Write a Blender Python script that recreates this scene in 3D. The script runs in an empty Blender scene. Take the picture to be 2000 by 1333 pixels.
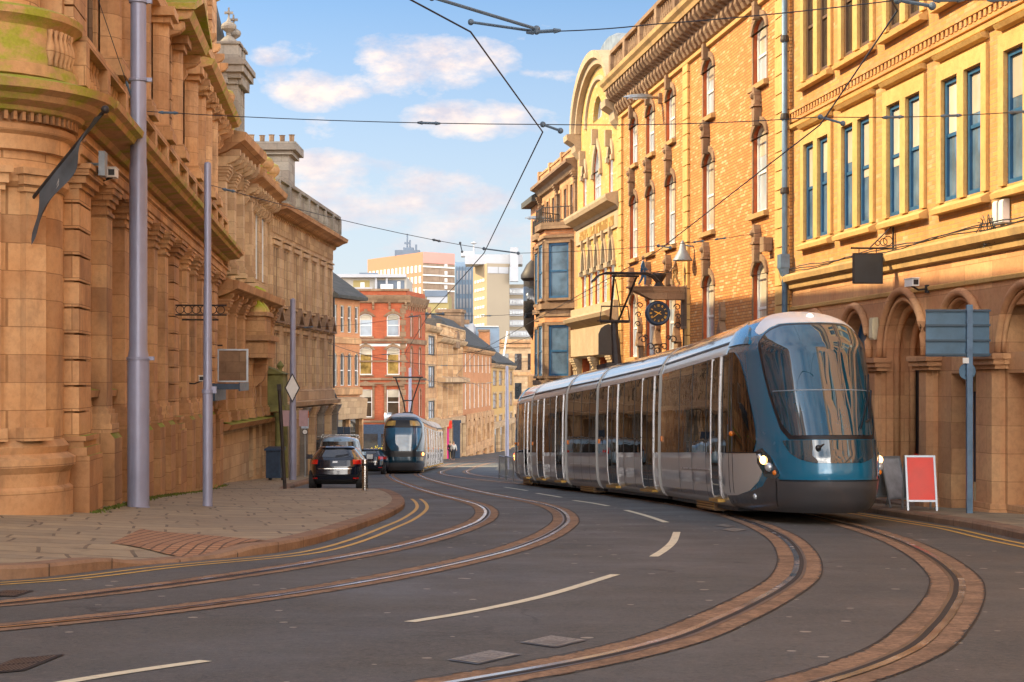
import bpy, bmesh, math, random
from mathutils import Vector, Matrix
random.seed(7)
S = bpy.context.scene
COL = S.collection
rad = math.radians
FPX = 3300.0; CAMH = 1.2; HZ = 745.0       # focal length in pixels of a 2000 px wide frame, eye height, horizon row

# ------------------------------------------------------------------ ground height
def zg(Y):
    return -0.0421*Y + (0.012*(Y-120) if Y > 120 else 0)
def ground_pt(px, py, h=0.0):              # a surveyed point on the road (h above it)
    Y = (CAMH-h)*FPX/(py-884.0)
    return Vector(((px-1000)/FPX*Y, Y, zg(Y)+h))
def pt(px, py, Y):
    return Vector(((px-1000)/FPX*Y, Y, CAMH+(HZ-py)/FPX*Y))

# ------------------------------------------------------------------ materials
def nt_new(name):
    m = bpy.data.materials.new(name); m.use_nodes = True
    nt = m.node_tree
    b = nt.nodes['Principled BSDF']
    return m, nt, b
def N(nt, t, **kw):
    n = nt.nodes.new(t)
    for k, v in kw.items():
        if k in n.inputs: n.inputs[k].default_value = v
        else: setattr(n, k, v)
    return n
def rgb(c): return (c[0], c[1], c[2], 1)
def mix(nt, fac, a, b, mode='MIX'):
    n = nt.nodes.new('ShaderNodeMix'); n.data_type = 'RGBA'; n.blend_type = mode
    for i, v in ((0, fac), (6, a), (7, b)):
        if hasattr(v, 'links') or hasattr(v, 'is_linked'): nt.links.new(v, n.inputs[i])
        elif i == 0: n.inputs[0].default_value = v
        else: n.inputs[i].default_value = rgb(v)
    return n.outputs[2]
def ramp(nt, src, a, b, lo=0.0, hi=1.0):
    n = N(nt, 'ShaderNodeMapRange'); n.inputs[1].default_value = a; n.inputs[2].default_value = b
    n.inputs[3].default_value = lo; n.inputs[4].default_value = hi
    nt.links.new(src, n.inputs[0]); return n.outputs[0]
def noise(nt, vec, scale, detail=4, rough=.55):
    n = N(nt, 'ShaderNodeTexNoise'); n.inputs['Scale'].default_value = scale
    n.inputs['Detail'].default_value = detail; n.inputs['Roughness'].default_value = rough
    if vec is not None: nt.links.new(vec, n.inputs['Vector'])
    return n.outputs[0]
def objcoord(nt): return N(nt, 'ShaderNodeTexCoord').outputs['Object']
def mapv(nt, vec, scale):
    n = N(nt, 'ShaderNodeMapping'); n.inputs['Scale'].default_value = scale
    nt.links.new(vec, n.inputs[0]); return n.outputs[0]
def math_(nt, op, a, b=None, c=None):
    n = N(nt, 'ShaderNodeMath', operation=op)
    for i, v in enumerate((a, b, c)):
        if v is None: continue
        if hasattr(v, 'links') or hasattr(v, 'is_linked'): nt.links.new(v, n.inputs[i])
        else: n.inputs[i].default_value = v
    return n.outputs[0]
def wallvec(nt):                            # (x+y, z) so bricks run along faces and reveals alike
    c = objcoord(nt); s = N(nt, 'ShaderNodeSeparateXYZ'); nt.links.new(c, s.inputs[0])
    a = math_(nt, 'ADD', s.outputs[0], s.outputs[1])
    k = N(nt, 'ShaderNodeCombineXYZ'); nt.links.new(a, k.inputs[0]); nt.links.new(s.outputs[2], k.inputs[1])
    return k.outputs[0]
def bump(nt, b, h, strength=.3, dist=.02):
    n = N(nt, 'ShaderNodeBump'); n.inputs['Strength'].default_value = strength; n.inputs['Distance'].default_value = dist
    nt.links.new(h, n.inputs['Height']); nt.links.new(n.outputs[0], b.inputs['Normal'])

def plain(name, c, rough=.5, metal=0.0, var=.12, scale=6, bmp=0, coat=0, emit=None, estr=0, spec=None):
    m, nt, b = nt_new(name)
    b.inputs['Roughness'].default_value = rough; b.inputs['Metallic'].default_value = metal
    if spec is not None: b.inputs['Specular IOR Level'].default_value = spec
    v = objcoord(nt); n1 = noise(nt, v, scale, 5)
    d = tuple(x*(1-var) for x in c); l = tuple(min(1, x*(1+var)) for x in c)
    nt.links.new(mix(nt, ramp(nt, n1, .3, .7), d, l), b.inputs['Base Color'])
    nt.links.new(ramp(nt, n1, .3, .7, max(0, rough-.06), min(1, rough+.08)), b.inputs['Roughness'])
    if bmp: bump(nt, b, noise(nt, v, scale*6, 4), bmp, .01)
    if coat:
        b.inputs['Coat Weight'].default_value = coat; b.inputs['Coat Roughness'].default_value = .03
    if emit:
        b.inputs['Emission Color'].default_value = rgb(emit); b.inputs['Emission Strength'].default_value = estr
    return m

def stone(name, c1, c2, dirt=(.10,.07,.05), dfac=.55, block=(1.1,.42), mort=.5, moss=0.0, rough=.85, bmp=.5, mosscol=(.16,.18,.015)):
    m, nt, b = nt_new(name); b.inputs['Roughness'].default_value = rough
    v = objcoord(nt)
    base = mix(nt, ramp(nt, noise(nt, v, .9, 8, .6), .32, .68), c1, c2)
    base = mix(nt, ramp(nt, noise(nt, v, 9, 6, .7), .45, .70, 0, .4), base, tuple(x*.6 for x in c1))
    wv = wallvec(nt)
    if block:
        br = N(nt, 'ShaderNodeTexBrick'); nt.links.new(wv, br.inputs['Vector'])
        br.inputs['Scale'].default_value = 1; br.inputs['Brick Width'].default_value = block[0]; br.inputs['Row Height'].default_value = block[1]
        br.inputs['Mortar Size'].default_value = .008; br.inputs['Mortar Smooth'].default_value = .3
        br.inputs['Color1'].default_value = (1,1,1,1); br.inputs['Color2'].default_value = (.68,.62,.60,1); br.inputs['Mortar'].default_value = (mort,mort*.9,mort*.8,1)
        base = mix(nt, 1.0, base, br.outputs['Color'], 'MULTIPLY')
    st = noise(nt, mapv(nt, v, (1.0,1.0,.45)), 1.1, 7, .62)
    base = mix(nt, ramp(nt, st, .50, .78, 0, dfac*.85), base, dirt)
    if moss > 0:
        g = N(nt, 'ShaderNodeNewGeometry'); s = N(nt, 'ShaderNodeSeparateXYZ'); nt.links.new(g.outputs['Normal'], s.inputs[0])
        up = ramp(nt, s.outputs[2], .15, .5)
        mm = math_(nt, 'MULTIPLY', up, ramp(nt, noise(nt, v, 1.7, 6, .7), .3, .5))
        m2 = math_(nt, 'MAXIMUM', mm, ramp(nt, noise(nt, mapv(nt, v, (.8,.8,1.5)), 1.9, 7, .7), .70-.22*moss, .82-.18*moss, 0, .9))
        base = mix(nt, m2, base, mix(nt, noise(nt, v, 22, 4), mosscol, tuple(x*2.2 for x in mosscol)))
    nt.links.new(base, b.inputs['Base Color'])
    h = math_(nt, 'ADD', noise(nt, v, 14, 8, .7), noise(nt, v, 2.5, 4))
    if block: h = math_(nt, 'ADD', h, math_(nt, 'MULTIPLY', br.outputs['Fac'], -1.2))
    bump(nt, b, h, bmp, .02)
    return m

def brick(name, c1, c2, mortar, dirt=(.12,.05,.02), dfac=.4, w=.225, h=.075, pale=None, msize=.008, bmp=.5):
    m, nt, b = nt_new(name); b.inputs['Roughness'].default_value = .85
    v = objcoord(nt); wv = wallvec(nt)
    br = N(nt, 'ShaderNodeTexBrick'); nt.links.new(wv, br.inputs['Vector'])
    br.inputs['Scale'].default_value = 1; br.inputs['Brick Width'].default_value = w; br.inputs['Row Height'].default_value = h
    br.inputs['Mortar Size'].default_value = msize; br.inputs['Mortar Smooth'].default_value = .15; br.inputs['Bias'].default_value = -.1
    br.inputs['Color1'].default_value = rgb(c1); br.inputs['Color2'].default_value = rgb(c2); br.inputs['Mortar'].default_value = rgb(mortar)
    base = br.outputs['Color']
    base = mix(nt, ramp(nt, noise(nt, v, .5, 6, .6), .4, .7, 0, .5), base, tuple(x*.62 for x in c1))
    if pale:
        # single paler bricks scattered through the wall
        b2 = N(nt, 'ShaderNodeTexBrick'); nt.links.new(wv, b2.inputs['Vector'])
        b2.inputs['Scale'].default_value = 1; b2.inputs['Brick Width'].default_value = w; b2.inputs['Row Height'].default_value = h
        b2.inputs['Mortar Size'].default_value = 0; b2.inputs['Color1'].default_value = (0,0,0,1); b2.inputs['Color2'].default_value = (1,1,1,1)
        bw = N(nt, 'ShaderNodeRGBToBW'); nt.links.new(b2.outputs['Color'], bw.inputs[0])
        f = math_(nt, 'MULTIPLY', ramp(nt, bw.outputs[0], .66, .88, 0, .5), math_(nt, 'SUBTRACT', 1.0, br.outputs['Fac']))
        f = math_(nt, 'MULTIPLY', f, ramp(nt, noise(nt, v, .8, 5, .7), .38, .66))
        base = mix(nt, f, base, pale)
    st = noise(nt, mapv(nt, v, (1.6,1.6,.3)), 1.4, 7, .65)
    base = mix(nt, ramp(nt, st, .5, .75, 0, dfac), base, dirt)
    nt.links.new(base, b.inputs['Base Color'])
    hh = math_(nt, 'SUBTRACT', noise(nt, v, 30, 4), math_(nt, 'MULTIPLY', br.outputs['Fac'], 1.5))
    bump(nt, b, hh, bmp, .012)
    return m

def glass(name, c, rough=.04, var=.3, scale=1.5, wav=.04, spec=.8):
    m, nt, b = nt_new(name)
    v = objcoord(nt); n1 = noise(nt, v, scale, 4)
    nt.links.new(mix(nt, ramp(nt, n1, .35, .65), tuple(x*(1-var) for x in c), tuple(x*(1+var) for x in c)), b.inputs['Base Color'])
    b.inputs['Roughness'].default_value = rough; b.inputs['Specular IOR Level'].default_value = spec; b.inputs['IOR'].default_value = 1.6
    if wav: bump(nt, b, noise(nt, v, 1.1, 2), wav, .08)
    return m

M = {}
def mats():
    M['sand'] = stone('sandstone_orange', (.64,.35,.155), (.76,.48,.25), dirt=(.10,.065,.045), dfac=.95, moss=.0)
    M['sand_moss'] = stone('sandstone_mossy', (.56,.31,.14), (.64,.39,.19), dirt=(.12,.08,.04), dfac=.7, block=None, moss=1.1, mosscol=(.20,.22,.015))
    M['sand_dark'] = stone('sandstone_weathered', (.50,.27,.12), (.62,.37,.18), dirt=(.11,.07,.04), dfac=.85, moss=.05)
    M['sand_pale'] = stone('sandstone_pale', (.60,.41,.23), (.70,.51,.31), dirt=(.2,.14,.09), dfac=.6, moss=.0)
    M['stone_grey'] = stone('stone_grey_weathered', (.27,.25,.22), (.38,.34,.28), dirt=(.09,.09,.08), dfac=.6, moss=.0)
    M['tan'] = stone('stone_tan', (.40,.30,.19), (.50,.38,.25), dirt=(.2,.15,.1), dfac=.5, block=None)
    M['pink'] = stone('sandstone_pink', (.68,.34,.16), (.76,.45,.22), dirt=(.25,.12,.07), dfac=.7, block=(1.3,.5), mort=.62)
    M['gold'] = stone('stone_golden', (.58,.34,.11), (.66,.43,.16), dirt=(.26,.14,.05), dfac=.5, block=None)
    M['gold_dark'] = stone('stone_golden_weathered', (.40,.25,.10), (.52,.34,.14), dirt=(.10,.08,.05), dfac=.8, block=None)
    M['cream'] = stone('stone_cream', (.66,.56,.36), (.74,.65,.46), dirt=(.35,.27,.16), dfac=.35, block=None, bmp=.25)
    M['umber'] = stone('stone_umber', (.26,.17,.10), (.38,.25,.15), dirt=(.09,.06,.04), dfac=.6, block=(.9,.35))
    M['brick_r1'] = brick('brick_buff', (.66,.33,.10), (.50,.19,.06), (.40,.27,.14), dirt=(.26,.11,.04), dfac=.5, w=.30, h=.088, pale=(.80,.62,.36), msize=.010)
    M['brick_r2'] = brick('brick_orange', (.60,.235,.06), (.67,.33,.095), (.20,.085,.035), dirt=(.38,.13,.03), dfac=.5, w=.30, h=.088, pale=(.82,.66,.42), msize=.010)
    M['brick_y'] = brick('brick_yellow', (.60,.36,.09), (.52,.27,.06), (.5,.36,.16), dirt=(.4,.24,.08), dfac=.35, w=.30, h=.088, pale=(.8,.7,.5), msize=.012)
    M['brick_red'] = brick('brick_red', (.42,.085,.03), (.52,.13,.045), (.30,.12,.07), dirt=(.2,.06,.03), dfac=.4, w=.35, h=.11, msize=.012)
    M['brick_or'] = brick('brick_terracotta', (.60,.24,.09), (.68,.30,.13), (.5,.3,.18), dirt=(.3,.14,.07), dfac=.4, w=.35, h=.11, msize=.012)
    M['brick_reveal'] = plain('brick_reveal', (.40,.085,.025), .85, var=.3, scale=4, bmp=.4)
    M['white'] = plain('white_paint', (.78,.78,.76), .45, var=.06)
    M['bluepaint'] = plain('blue_frame_paint', (.02,.10,.22), .4, var=.2)
    M['brownpaint'] = plain('brown_frame_paint', (.12,.07,.04), .5, var=.2)
    M['black'] = plain('black_paint', (.015,.016,.02), .4, var=.3)
    M['darkblue'] = plain('dark_blue_paint', (.02,.045,.09), .4, var=.3)
    M['iron'] = plain('iron_dark', (.035,.03,.03), .55, .3, var=.4, bmp=.3)
    M['olive'] = plain('olive_iron', (.22,.19,.03), .6, var=.3, bmp=.2)
    M['slate'] = brick('roof_slate', (.058,.060,.060), (.10,.097,.09), (.03,.03,.03), dirt=(.08,.075,.05), w=.4, h=.25, bmp=.4)
    M['lead'] = plain('lead_grey', (.22,.26,.30), .5, .2, var=.3, scale=3, bmp=.2)
    M['pole'] = plain('pole_lilac_grey', (.27,.285,.40), .38, .15, var=.10, scale=2.5, bmp=.05)
    M['steel'] = plain('stainless_steel', (.55,.54,.52), .25, 1, var=.1)
    M['galv'] = plain('galvanised_steel', (.42,.47,.52), .4, .7, var=.15, scale=4)
    M['signback'] = plain('sign_back_blue_grey', (.09,.17,.25), .5, .2, var=.18, scale=3)
    M['signpost'] = plain('post_blue_grey', (.12,.20,.30), .45, .3, var=.2)
    M['cable'] = plain('cable_black', (.03,.035,.05), .5, .3)
    M['cable2'] = plain('insulator_blue_grey', (.09,.14,.2), .5)
    M['glass_dark'] = glass('glass_dark', (.03,.035,.04))
    M['glass_brown'] = glass('glass_brown', (.06,.045,.03))
    M['glass_blue'] = glass('glass_blue', (.10,.17,.26))
    M['glass_blind'] = glass('glass_with_blind', (.55,.50,.40), rough=.10, var=.2, scale=.7, wav=.02)
    M['glass_pale'] = glass('glass_pale', (.38,.44,.50), rough=.08, var=.25, scale=.8)
    M['glass_warm'] = glass('glass_warm', (.36,.24,.07), rough=.05, var=.6, scale=1.2)
    M['concrete'] = stone('concrete', (.42,.40,.36), (.50,.48,.44), dirt=(.2,.19,.17), dfac=.4, block=None, bmp=.2)
    M['red'] = plain('red_panel', (.85,.035,.012), .35, var=.12, scale=2)
    M['orange_l'] = plain('amber_lens', (.8,.22,.02), .2)
    M['magenta'] = plain('magenta_paint', (.75,.02,.25), .5)
    M['yellowflower'] = plain('yellow_flowers', (.75,.6,.02), .7, var=.3, scale=20)
    M['rubber'] = plain('rubber_black', (.015,.015,.016), .75, var=.3)
    M['gilt'] = plain('gilt', (.75,.42,.06), .35, .6)
    M['cloth'] = plain('flag_cloth', (.075,.085,.10), .8, var=.35, scale=3)
    M['skin'] = plain('skin', (.5,.28,.19), .6)
mats()

# ------------------------------------------------------------------ mesh builder
class MB:
    def __init__(self, s=1, z0=0.0):
        self.v = []; self.f = []; self.s = s; self.z0 = z0; self.fac = False
    def p(self, u, n, z):
        self.v.append((u, self.s*n, z-self.z0)); return len(self.v)-1
    def face(self, pts, d=None):
        f = [self.p(*q) for q in pts]
        if d is not None and self.nrm(f).dot(Vector((d[0], self.s*d[1], d[2]))) < 0: f.reverse()
        self.f.append(f)
    def nrm(self, f):
        P = [Vector(self.v[i]) for i in f]; n = Vector()
        for a, b in zip(P, P[1:]+P[:1]): n += a.cross(b)
        return n
    def orient(self, fn):                   # make every face look along fn(centre)
        for f in self.f:
            c = sum((Vector(self.v[i]) for i in f), Vector())/len(f)
            if self.nrm(f).dot(fn(c)) < 0: f.reverse()
        return self
    def box(self, u0, u1, n0, n1, z0, z1):
        i = [self.p(u, n, z) for z in (z0, z1) for (u, n) in ((u0,n0),(u1,n0),(u1,n1),(u0,n1))]
        for q in ((0,1,2,3),(4,5,6,7),(0,1,5,4),(1,2,6,5),(2,3,7,6),(3,0,4,7)): self.f.append([i[k] for k in q])
    def prism(self, prof, u0, u1):          # prof = [(n,z)...] run along u
        a = [self.p(u0, n, z) for n, z in prof]; b = [self.p(u1, n, z) for n, z in prof]; k = len(prof)
        for i in range(k): j = (i+1) % k; self.f.append([a[i], a[j], b[j], b[i]])
        self.f.append(a); self.f.append(b[::-1])
    def slab(self, poly, n0, n1):           # poly = [(u,z)...] between n0 and n1
        a = [self.p(u, n0, z) for u, z in poly]; b = [self.p(u, n1, z) for u, z in poly]; k = len(poly)
        for i in range(k): j = (i+1) % k; self.f.append([a[i], a[j], b[j], b[i]])
        self.f.append(a); self.f.append(b[::-1])
    def vslab(self, poly, z0, z1):          # poly = [(u,n)...] between z0 and z1
        a = [self.p(u, n, z0) for u, n in poly]; b = [self.p(u, n, z1) for u, n in poly]; k = len(poly)
        for i in range(k): j = (i+1) % k; self.f.append([a[i], a[j], b[j], b[i]])
        self.f.append(a); self.f.append(b[::-1])
    def tube(self, pts, r, k=6, closed=False):
        pts = [Vector(q) for q in pts]; rings = []
        for i, q in enumerate(pts):
            rr = r[i] if isinstance(r, (list, tuple)) else r
            d = (pts[(i+1) % len(pts)] - pts[i-1]) if closed else (pts[min(i+1, len(pts)-1)] - pts[max(i-1, 0)])
            if d.length < 1e-9: d = Vector((0,0,1))
            d.normalize(); a = d.cross(Vector((0,0,1)) if abs(d.z) < .95 else Vector((1,0,0))).normalized(); b = d.cross(a)
            rings.append([self.p(*(q + (a*math.cos(t)+b*math.sin(t))*rr)) for t in [2*math.pi*j/k for j in range(k)]])
        m = len(rings)
        for i in range(m if closed else m-1):
            A, B = rings[i], rings[(i+1) % m]
            for j in range(k): self.f.append([A[j], A[(j+1) % k], B[(j+1) % k], B[j]])
        if not closed: self.f.append(rings[0]); self.f.append(rings[-1][::-1])
    def lathe(self, prof, c=(0,0), k=16, a0=0, a1=2*math.pi):   # prof = [(r,z)...]
        full = abs(a1-a0-2*math.pi) < 1e-6; kk = k if full else k+1; rings = []
        for r, z in prof:
            rings.append([self.p(c[0]+r*math.cos(a0+(a1-a0)*j/k), c[1]+r*math.sin(a0+(a1-a0)*j/k), z) for j in range(kk)])
        for A, B in zip(rings, rings[1:]):
            for j in range(k): q = (j+1) % kk; self.f.append([A[j], A[q], B[q], B[j]])
        if full:
            if prof[0][0] > .001: self.f.append(rings[0])
            if prof[-1][0] > .001: self.f.append(rings[-1][::-1])
    def ball(self, c, r, k=12, sz=1.0):
        self.lathe([(max(.0005, r*math.sin(math.pi*i/8)), c[2]-r*sz*math.cos(math.pi*i/8)) for i in range(9)], (c[0], c[1]), k)
    def grid(self, rows):                   # rows of points
        ids = [[self.p(*q) for q in r] for r in rows]
        for A, B in zip(ids, ids[1:]):
            for j in range(len(A)-1): self.f.append([A[j], A[j+1], B[j+1], B[j]])
    def build(self, name, mat, parent=None, smooth=False, label=None, recalc=True, xf=None, angle=None):
        me = bpy.data.meshes.new(name)
        if not recalc:
            for f in self.f:
                n = self.nrm(f)
                if n.z < -.9*n.length or (self.fac and n.y*self.s < -.9*n.length): f.reverse()
        vs = self.v if xf is None else [tuple(xf @ Vector(q)) for q in self.v]
        me.from_pydata(vs, [], self.f)
        bm = bmesh.new(); bm.from_mesh(me)
        bmesh.ops.remove_doubles(bm, verts=bm.verts, dist=1e-5)
        if recalc: bmesh.ops.recalc_face_normals(bm, faces=bm.faces)
        bm.to_mesh(me); bm.free()
        me.materials.append(mat if not isinstance(mat, str) else M[mat])
        if smooth:
            me.shade_smooth()
            if angle: 
                try: me.set_sharp_from_angle(angle=rad(angle))
                except Exception: pass
        o = bpy.data.objects.new(name, me); COL.objects.link(o)
        if parent: o.parent = parent
        if label: o['label'] = label
        return o
def tag(o, label, cat, group=None, kind=None):
    if label: o['label'] = label
    if cat: o['category'] = cat
    if group: o['group'] = group
    if kind: o['kind'] = kind
    return o
def empty(name, loc, rot=(0,0,0), label=None, cat=None, group=None):
    o = bpy.data.objects.new(name, None); COL.objects.link(o)
    o.location = loc; o.rotation_euler = rot; o.empty_display_size = .3
    return tag(o, label, cat, group)
def copy_tree(o, parent=None, depth=0):
    c = o.copy(); COL.objects.link(c)
    if parent: c.parent = parent
    for ch in [x for x in COL.objects if x.parent == o]: copy_tree(ch, c)
    return c
def spline(pts, n=8):                       # Catmull-Rom through 2D/3D points
    P = [Vector(q) for q in pts]; P = [2*P[0]-P[1]] + P + [2*P[-1]-P[-2]]; out = []
    for i in range(1, len(P)-2):
        a, b, c, d = P[i-1:i+3]
        for j in range(n):
            t = j/n
            out.append(.5*((2*b)+(c-a)*t+(2*a-5*b+4*c-d)*t*t+(3*b-a-3*c+d)*t**3))
    out.append(P[-2]); return out
def interp(tab, x):
    if x <= tab[0][0]: return tab[0][1]
    for (a, va), (b, vb) in zip(tab, tab[1:]):
        if x <= b: return va+(vb-va)*(x-a)/(b-a)
    return tab[-1][1]

# ------------------------------------------------------------------ facades
def arch_pts(u0, u1, zs, rise, kind, k=12):
    uc = (u0+u1)/2; r = (u1-u0)/2; out = []
    for i in range(k+1):
        t = -math.cos(math.pi*i/k)
        f = {'r': math.sqrt(max(0, 1-t*t)), 'p': math.sqrt(max(0, 1-abs(t)**1.25)), 's': 1-t*t}[kind]
        out.append((uc+r*t, zs+rise*f))
    return out
def outline(op, w=0, wb=None):
    u0, u1, z0, z1 = op[:4]; kind = op[4] if len(op) > 4 else None; rise = op[5] if len(op) > 5 else 0
    wb = w if wb is None else wb
    if not kind: return [(u0-w, z0-wb), (u0-w, z1+w), (u1+w, z1+w), (u1+w, z0-wb)]
    return [(u0-w, z0-wb)] + arch_pts(u0-w, u1+w, z1-rise, rise+w, kind) + [(u1+w, z0-wb)]
def ring(mb, a, b, n0, n1):                 # a inner, b outer outlines
    k = len(a)
    A0 = [mb.p(u, n0, z) for u, z in a]; A1 = [mb.p(u, n1, z) for u, z in a]
    B0 = [mb.p(u, n0, z) for u, z in b]; B1 = [mb.p(u, n1, z) for u, z in b]
    for i in range(k):
        j = (i+1) % k
        mb.f += [[A1[i], A1[j], B1[j], B1[i]], [A0[i], A0[j], A1[j], A1[i]], [B0[i], B0[j], B1[j], B1[i]]]
class Facade:
    """root Empty at the near lower corner; local x runs away along the wall, n points to the street."""
    def __init__(self, name, label, cat, X0, Y0, m, side, Y1, zbase, group=None):
        self.m = m; self.s = 1 if side == 'R' else -1; self.nrm = math.sqrt(1+m*m)
        self.X0, self.Y0, self.zb = X0, Y0, zbase
        self.L = (Y1-Y0)*self.nrm
        self.root = empty(name, (X0, Y0, zbase), (0, 0, math.atan2(1, m)), label, cat, group)
    def U(self, Y): return (Y-self.Y0)*self.nrm
    def Upx(self, px):                       # wall distance seen at picture column px
        k = (px-1000)/FPX; Y = (self.X0-self.m*self.Y0)/(k-self.m); return self.U(Y)
    def mb(self): b = MB(self.s, self.zb); b.fac = True; return b
    def world(self, u, n, z):
        return self.root_matrix() @ Vector((u, self.s*n, z-self.zb))
    def root_matrix(self):
        return Matrix.Translation((self.X0, self.Y0, self.zb)) @ Matrix.Rotation(math.atan2(1, self.m), 4, 'Z')
    def wall(self, name, mat, u0, u1, z0, z1, ops=(), depth=.25, body=7, n=0.0, top=True, ends=True, reveal=None):
        mb = self.mb(); rv = mb; rvs = []
        us = sorted({u0, u1, *[o[0] for o in ops], *[o[1] for o in ops]}); zs = sorted({z0, z1, *[o[2] for o in ops], *[o[3] for o in ops]})
        us = [x for x in us if u0-1e-6 <= x <= u1+1e-6]; zs = [x for x in zs if z0-1e-6 <= x <= z1+1e-6]
        for a, b in zip(us, us[1:]):
            for c, d in zip(zs, zs[1:]):
                uc, zc = (a+b)/2, (c+d)/2
                if any(o[0] < uc < o[1] and o[2] < zc < o[3] for o in ops): continue
                mb.face([(a,n,c),(b,n,c),(b,n,d),(a,n,d)], (0,1,0))
        for o in ops:
            ol = outline(o)
            if len(o) > 4 and o[4]:
                ar = ol[1:-1]
                for (a, za), (b, zb_) in zip(ar, ar[1:]): mb.face([(a,n,za),(b,n,zb_),(b,n,o[3]),(a,n,o[3])], (0,1,0))
            dd = o[6] if len(o) > 6 else depth
            if reveal: rv = self.mb(); rvs.append(rv)
            for i in range(len(ol)):
                (a, za), (b, zb_) = ol[i], ol[(i+1) % len(ol)]
                rv.face([(a,n,za),(b,n,zb_),(b,n-dd,zb_),(a,n-dd,za)], ((o[0]+o[1])/2-(a+b)/2, 0, (o[2]+o[3])/2-(za+zb_)/2))
        if ends: mb.face([(u0,n,z0),(u0,-body,z0),(u0,-body,z1),(u0,n,z1)], (-1,0,0)); mb.face([(u1,n,z0),(u1,-body,z0),(u1,-body,z1),(u1,n,z1)], (1,0,0))
        if top: mb.face([(u0,n,z1),(u1,n,z1),(u1,-body,z1),(u0,-body,z1)])
        mb.face([(u0,-body,z0),(u1,-body,z0),(u1,-body,z1),(u0,-body,z1)], (0,-1,0))
        w = mb.build(name, mat, self.root, recalc=False)
        for q in rvs: q.build('reveal', reveal, w, recalc=False)
        return w
    def window(self, op, frame='white', pane='glass_dark', depth=.18, fw=.06, bars=(), rail=True, surround=None, sw=.14, sn=.05, sill=None, name='window', n=0.0, blind=None, key=None, hood=None):
        mb = self.mb(); inner = outline(op, -fw); outer = outline(op)
        ring(mb, inner, outer, n-depth, n-depth+.07)
        uc = (op[0]+op[1])/2
        zt = op[3]-(op[5] if len(op) > 5 else 0)
        if rail: zm = (op[2]+zt)/2 + .1; mb.box(op[0]+fw, op[1]-fw, n-depth-.01, n-depth+.05, zm-.035, zm+.035)
        for t in bars: u = op[0]+(op[1]-op[0])*t; mb.box(u-.02, u+.02, n-depth-.01, n-depth+.045, op[2]+fw, zt)
        w = mb.build(name, frame, self.root)
        g = self.mb(); g.face([(u, n-depth+.012, z) for u, z in outline(op, -fw+.005)], (0,1,0)); g.build('pane', pane, w, recalc=False)
        if blind:
            g = self.mb(); zc = op[2]+(op[3]-op[2])*blind[0]
            pts = [(u, max(z, zc)) for u, z in outline(op, -fw-.005)]
            g.face([(u, n-depth+.02, z) for u, z in pts], (0,1,0)); g.build('blind', blind[1], w, recalc=False)
        if surround:
            g = self.mb(); ring(g, outline(op, 0, 0), outline(op, sw, 0), n-.02, n+sn)
            g.build('surround', surround, w)
        if sill:
            g = self.mb(); g.prism([(n-.05, op[2]-.16), (n+.14, op[2]-.16), (n+.15, op[2]-.03), (n-.05, op[2]+.02)], op[0]-sw-.05, op[1]+sw+.05)
            g.build('sill', sill, w)
        if key:
            g = self.mb(); zt = op[3]
            g.slab([(uc-.09, zt-.05), (uc-.13, zt+.36), (uc+.13, zt+.36), (uc+.09, zt-.05)], n, n+.12); g.build('keystone', key, w)
        if hood:
            g = self.mb(); g.prism([(n, op[3]+.25), (n+.12, op[3]+.28), (n+.2, op[3]+.36), (n, op[3]+.42)], op[0]-.25, op[1]+.25); g.build('hood', hood, w)
        return w
    def band(self, name, mat, u0, u1, prof, parent=None):
        mb = self.mb(); mb.prism(prof, u0, u1); return mb.build(name, mat, parent or self.root)
    def quoins(self, mat, uc, w, z0, z1, h=.42, n=.07, name='quoins', alt=.5):
        mb = self.mb(); z = z0; i = 0
        while z < z1-.05:
            ww = w if (i % 2 == 0 or alt == 1) else w*alt; t = min(z+h-.035, z1)
            mb.box(uc-ww/2, uc+ww/2, -.02, n, z, t); z += h; i += 1
        return mb.build(name, mat, self.root)
    def pilaster(self, mat, uc, w, z0, z1, n=.18, cap=True, base=True, name='pilaster', capm=None):
        mb = self.mb(); mb.box(uc-w/2, uc+w/2, -.02, n, z0, z1)
        if base:
            for k, (dz0, dz1, e) in enumerate(((0, .16, .11), (.16, .24, .08), (.24, .34, .09), (.34, .42, .04))): mb.box(uc-w/2-e, uc+w/2+e, -.02, n+e, z0+dz0, z0+dz1)
        if cap:
            for (dz0, dz1, e) in ((-.5, -.44, .04), (-.34, -.24, .05), (-.24, -.14, .10), (-.14, -.04, .15), (-.04, .02, .18)): mb.box(uc-w/2-e, uc+w/2+e, -.02, n+e, z1+dz0, z1+dz1)
        return mb.build(name, mat, self.root)
    def balustrade(self, mat, u0, u1, z0, z1, n=.1, pitch=.28, bay=2.4, k=6, r=.075):
        mb = self.mb(); h = z1-z0
        mb.box(u0, u1, n-.14, n+.14, z0, z0+h*.13); mb.box(u0-.02, u1+.02, n-.17, n+.17, z1-h*.14, z1)
        bs = []; nb = max(1, round((u1-u0)/bay)); bw = (u1-u0)/nb
        for i in range(nb+1): u = u0+bw*i; mb.box(u-.18, u+.18, n-.16, n+.18, z0+h*.13, z1-h*.14)
        prof = [(r*.75,0),(r*.5,.1),(r*1.1,.35),(r*1.0,.45),(r*.45,.75),(r*.8,.9),(r*.7,1)]
        for i in range(nb):
            c = max(1, int((bw-.4)/pitch)); b = self.mb(); bs.append(b)
            for j in range(c):
                u = u0+bw*i+.2+(bw-.4)*(j+.5)/c
                b.lathe([(rr, z0+h*.13+(h*.73)*t) for rr, t in prof], (u, n), k)
        o = mb.build('parapet', mat, self.root)
        for q in bs: q.build('baluster_row', mat, o, smooth=True)
        return o
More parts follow.
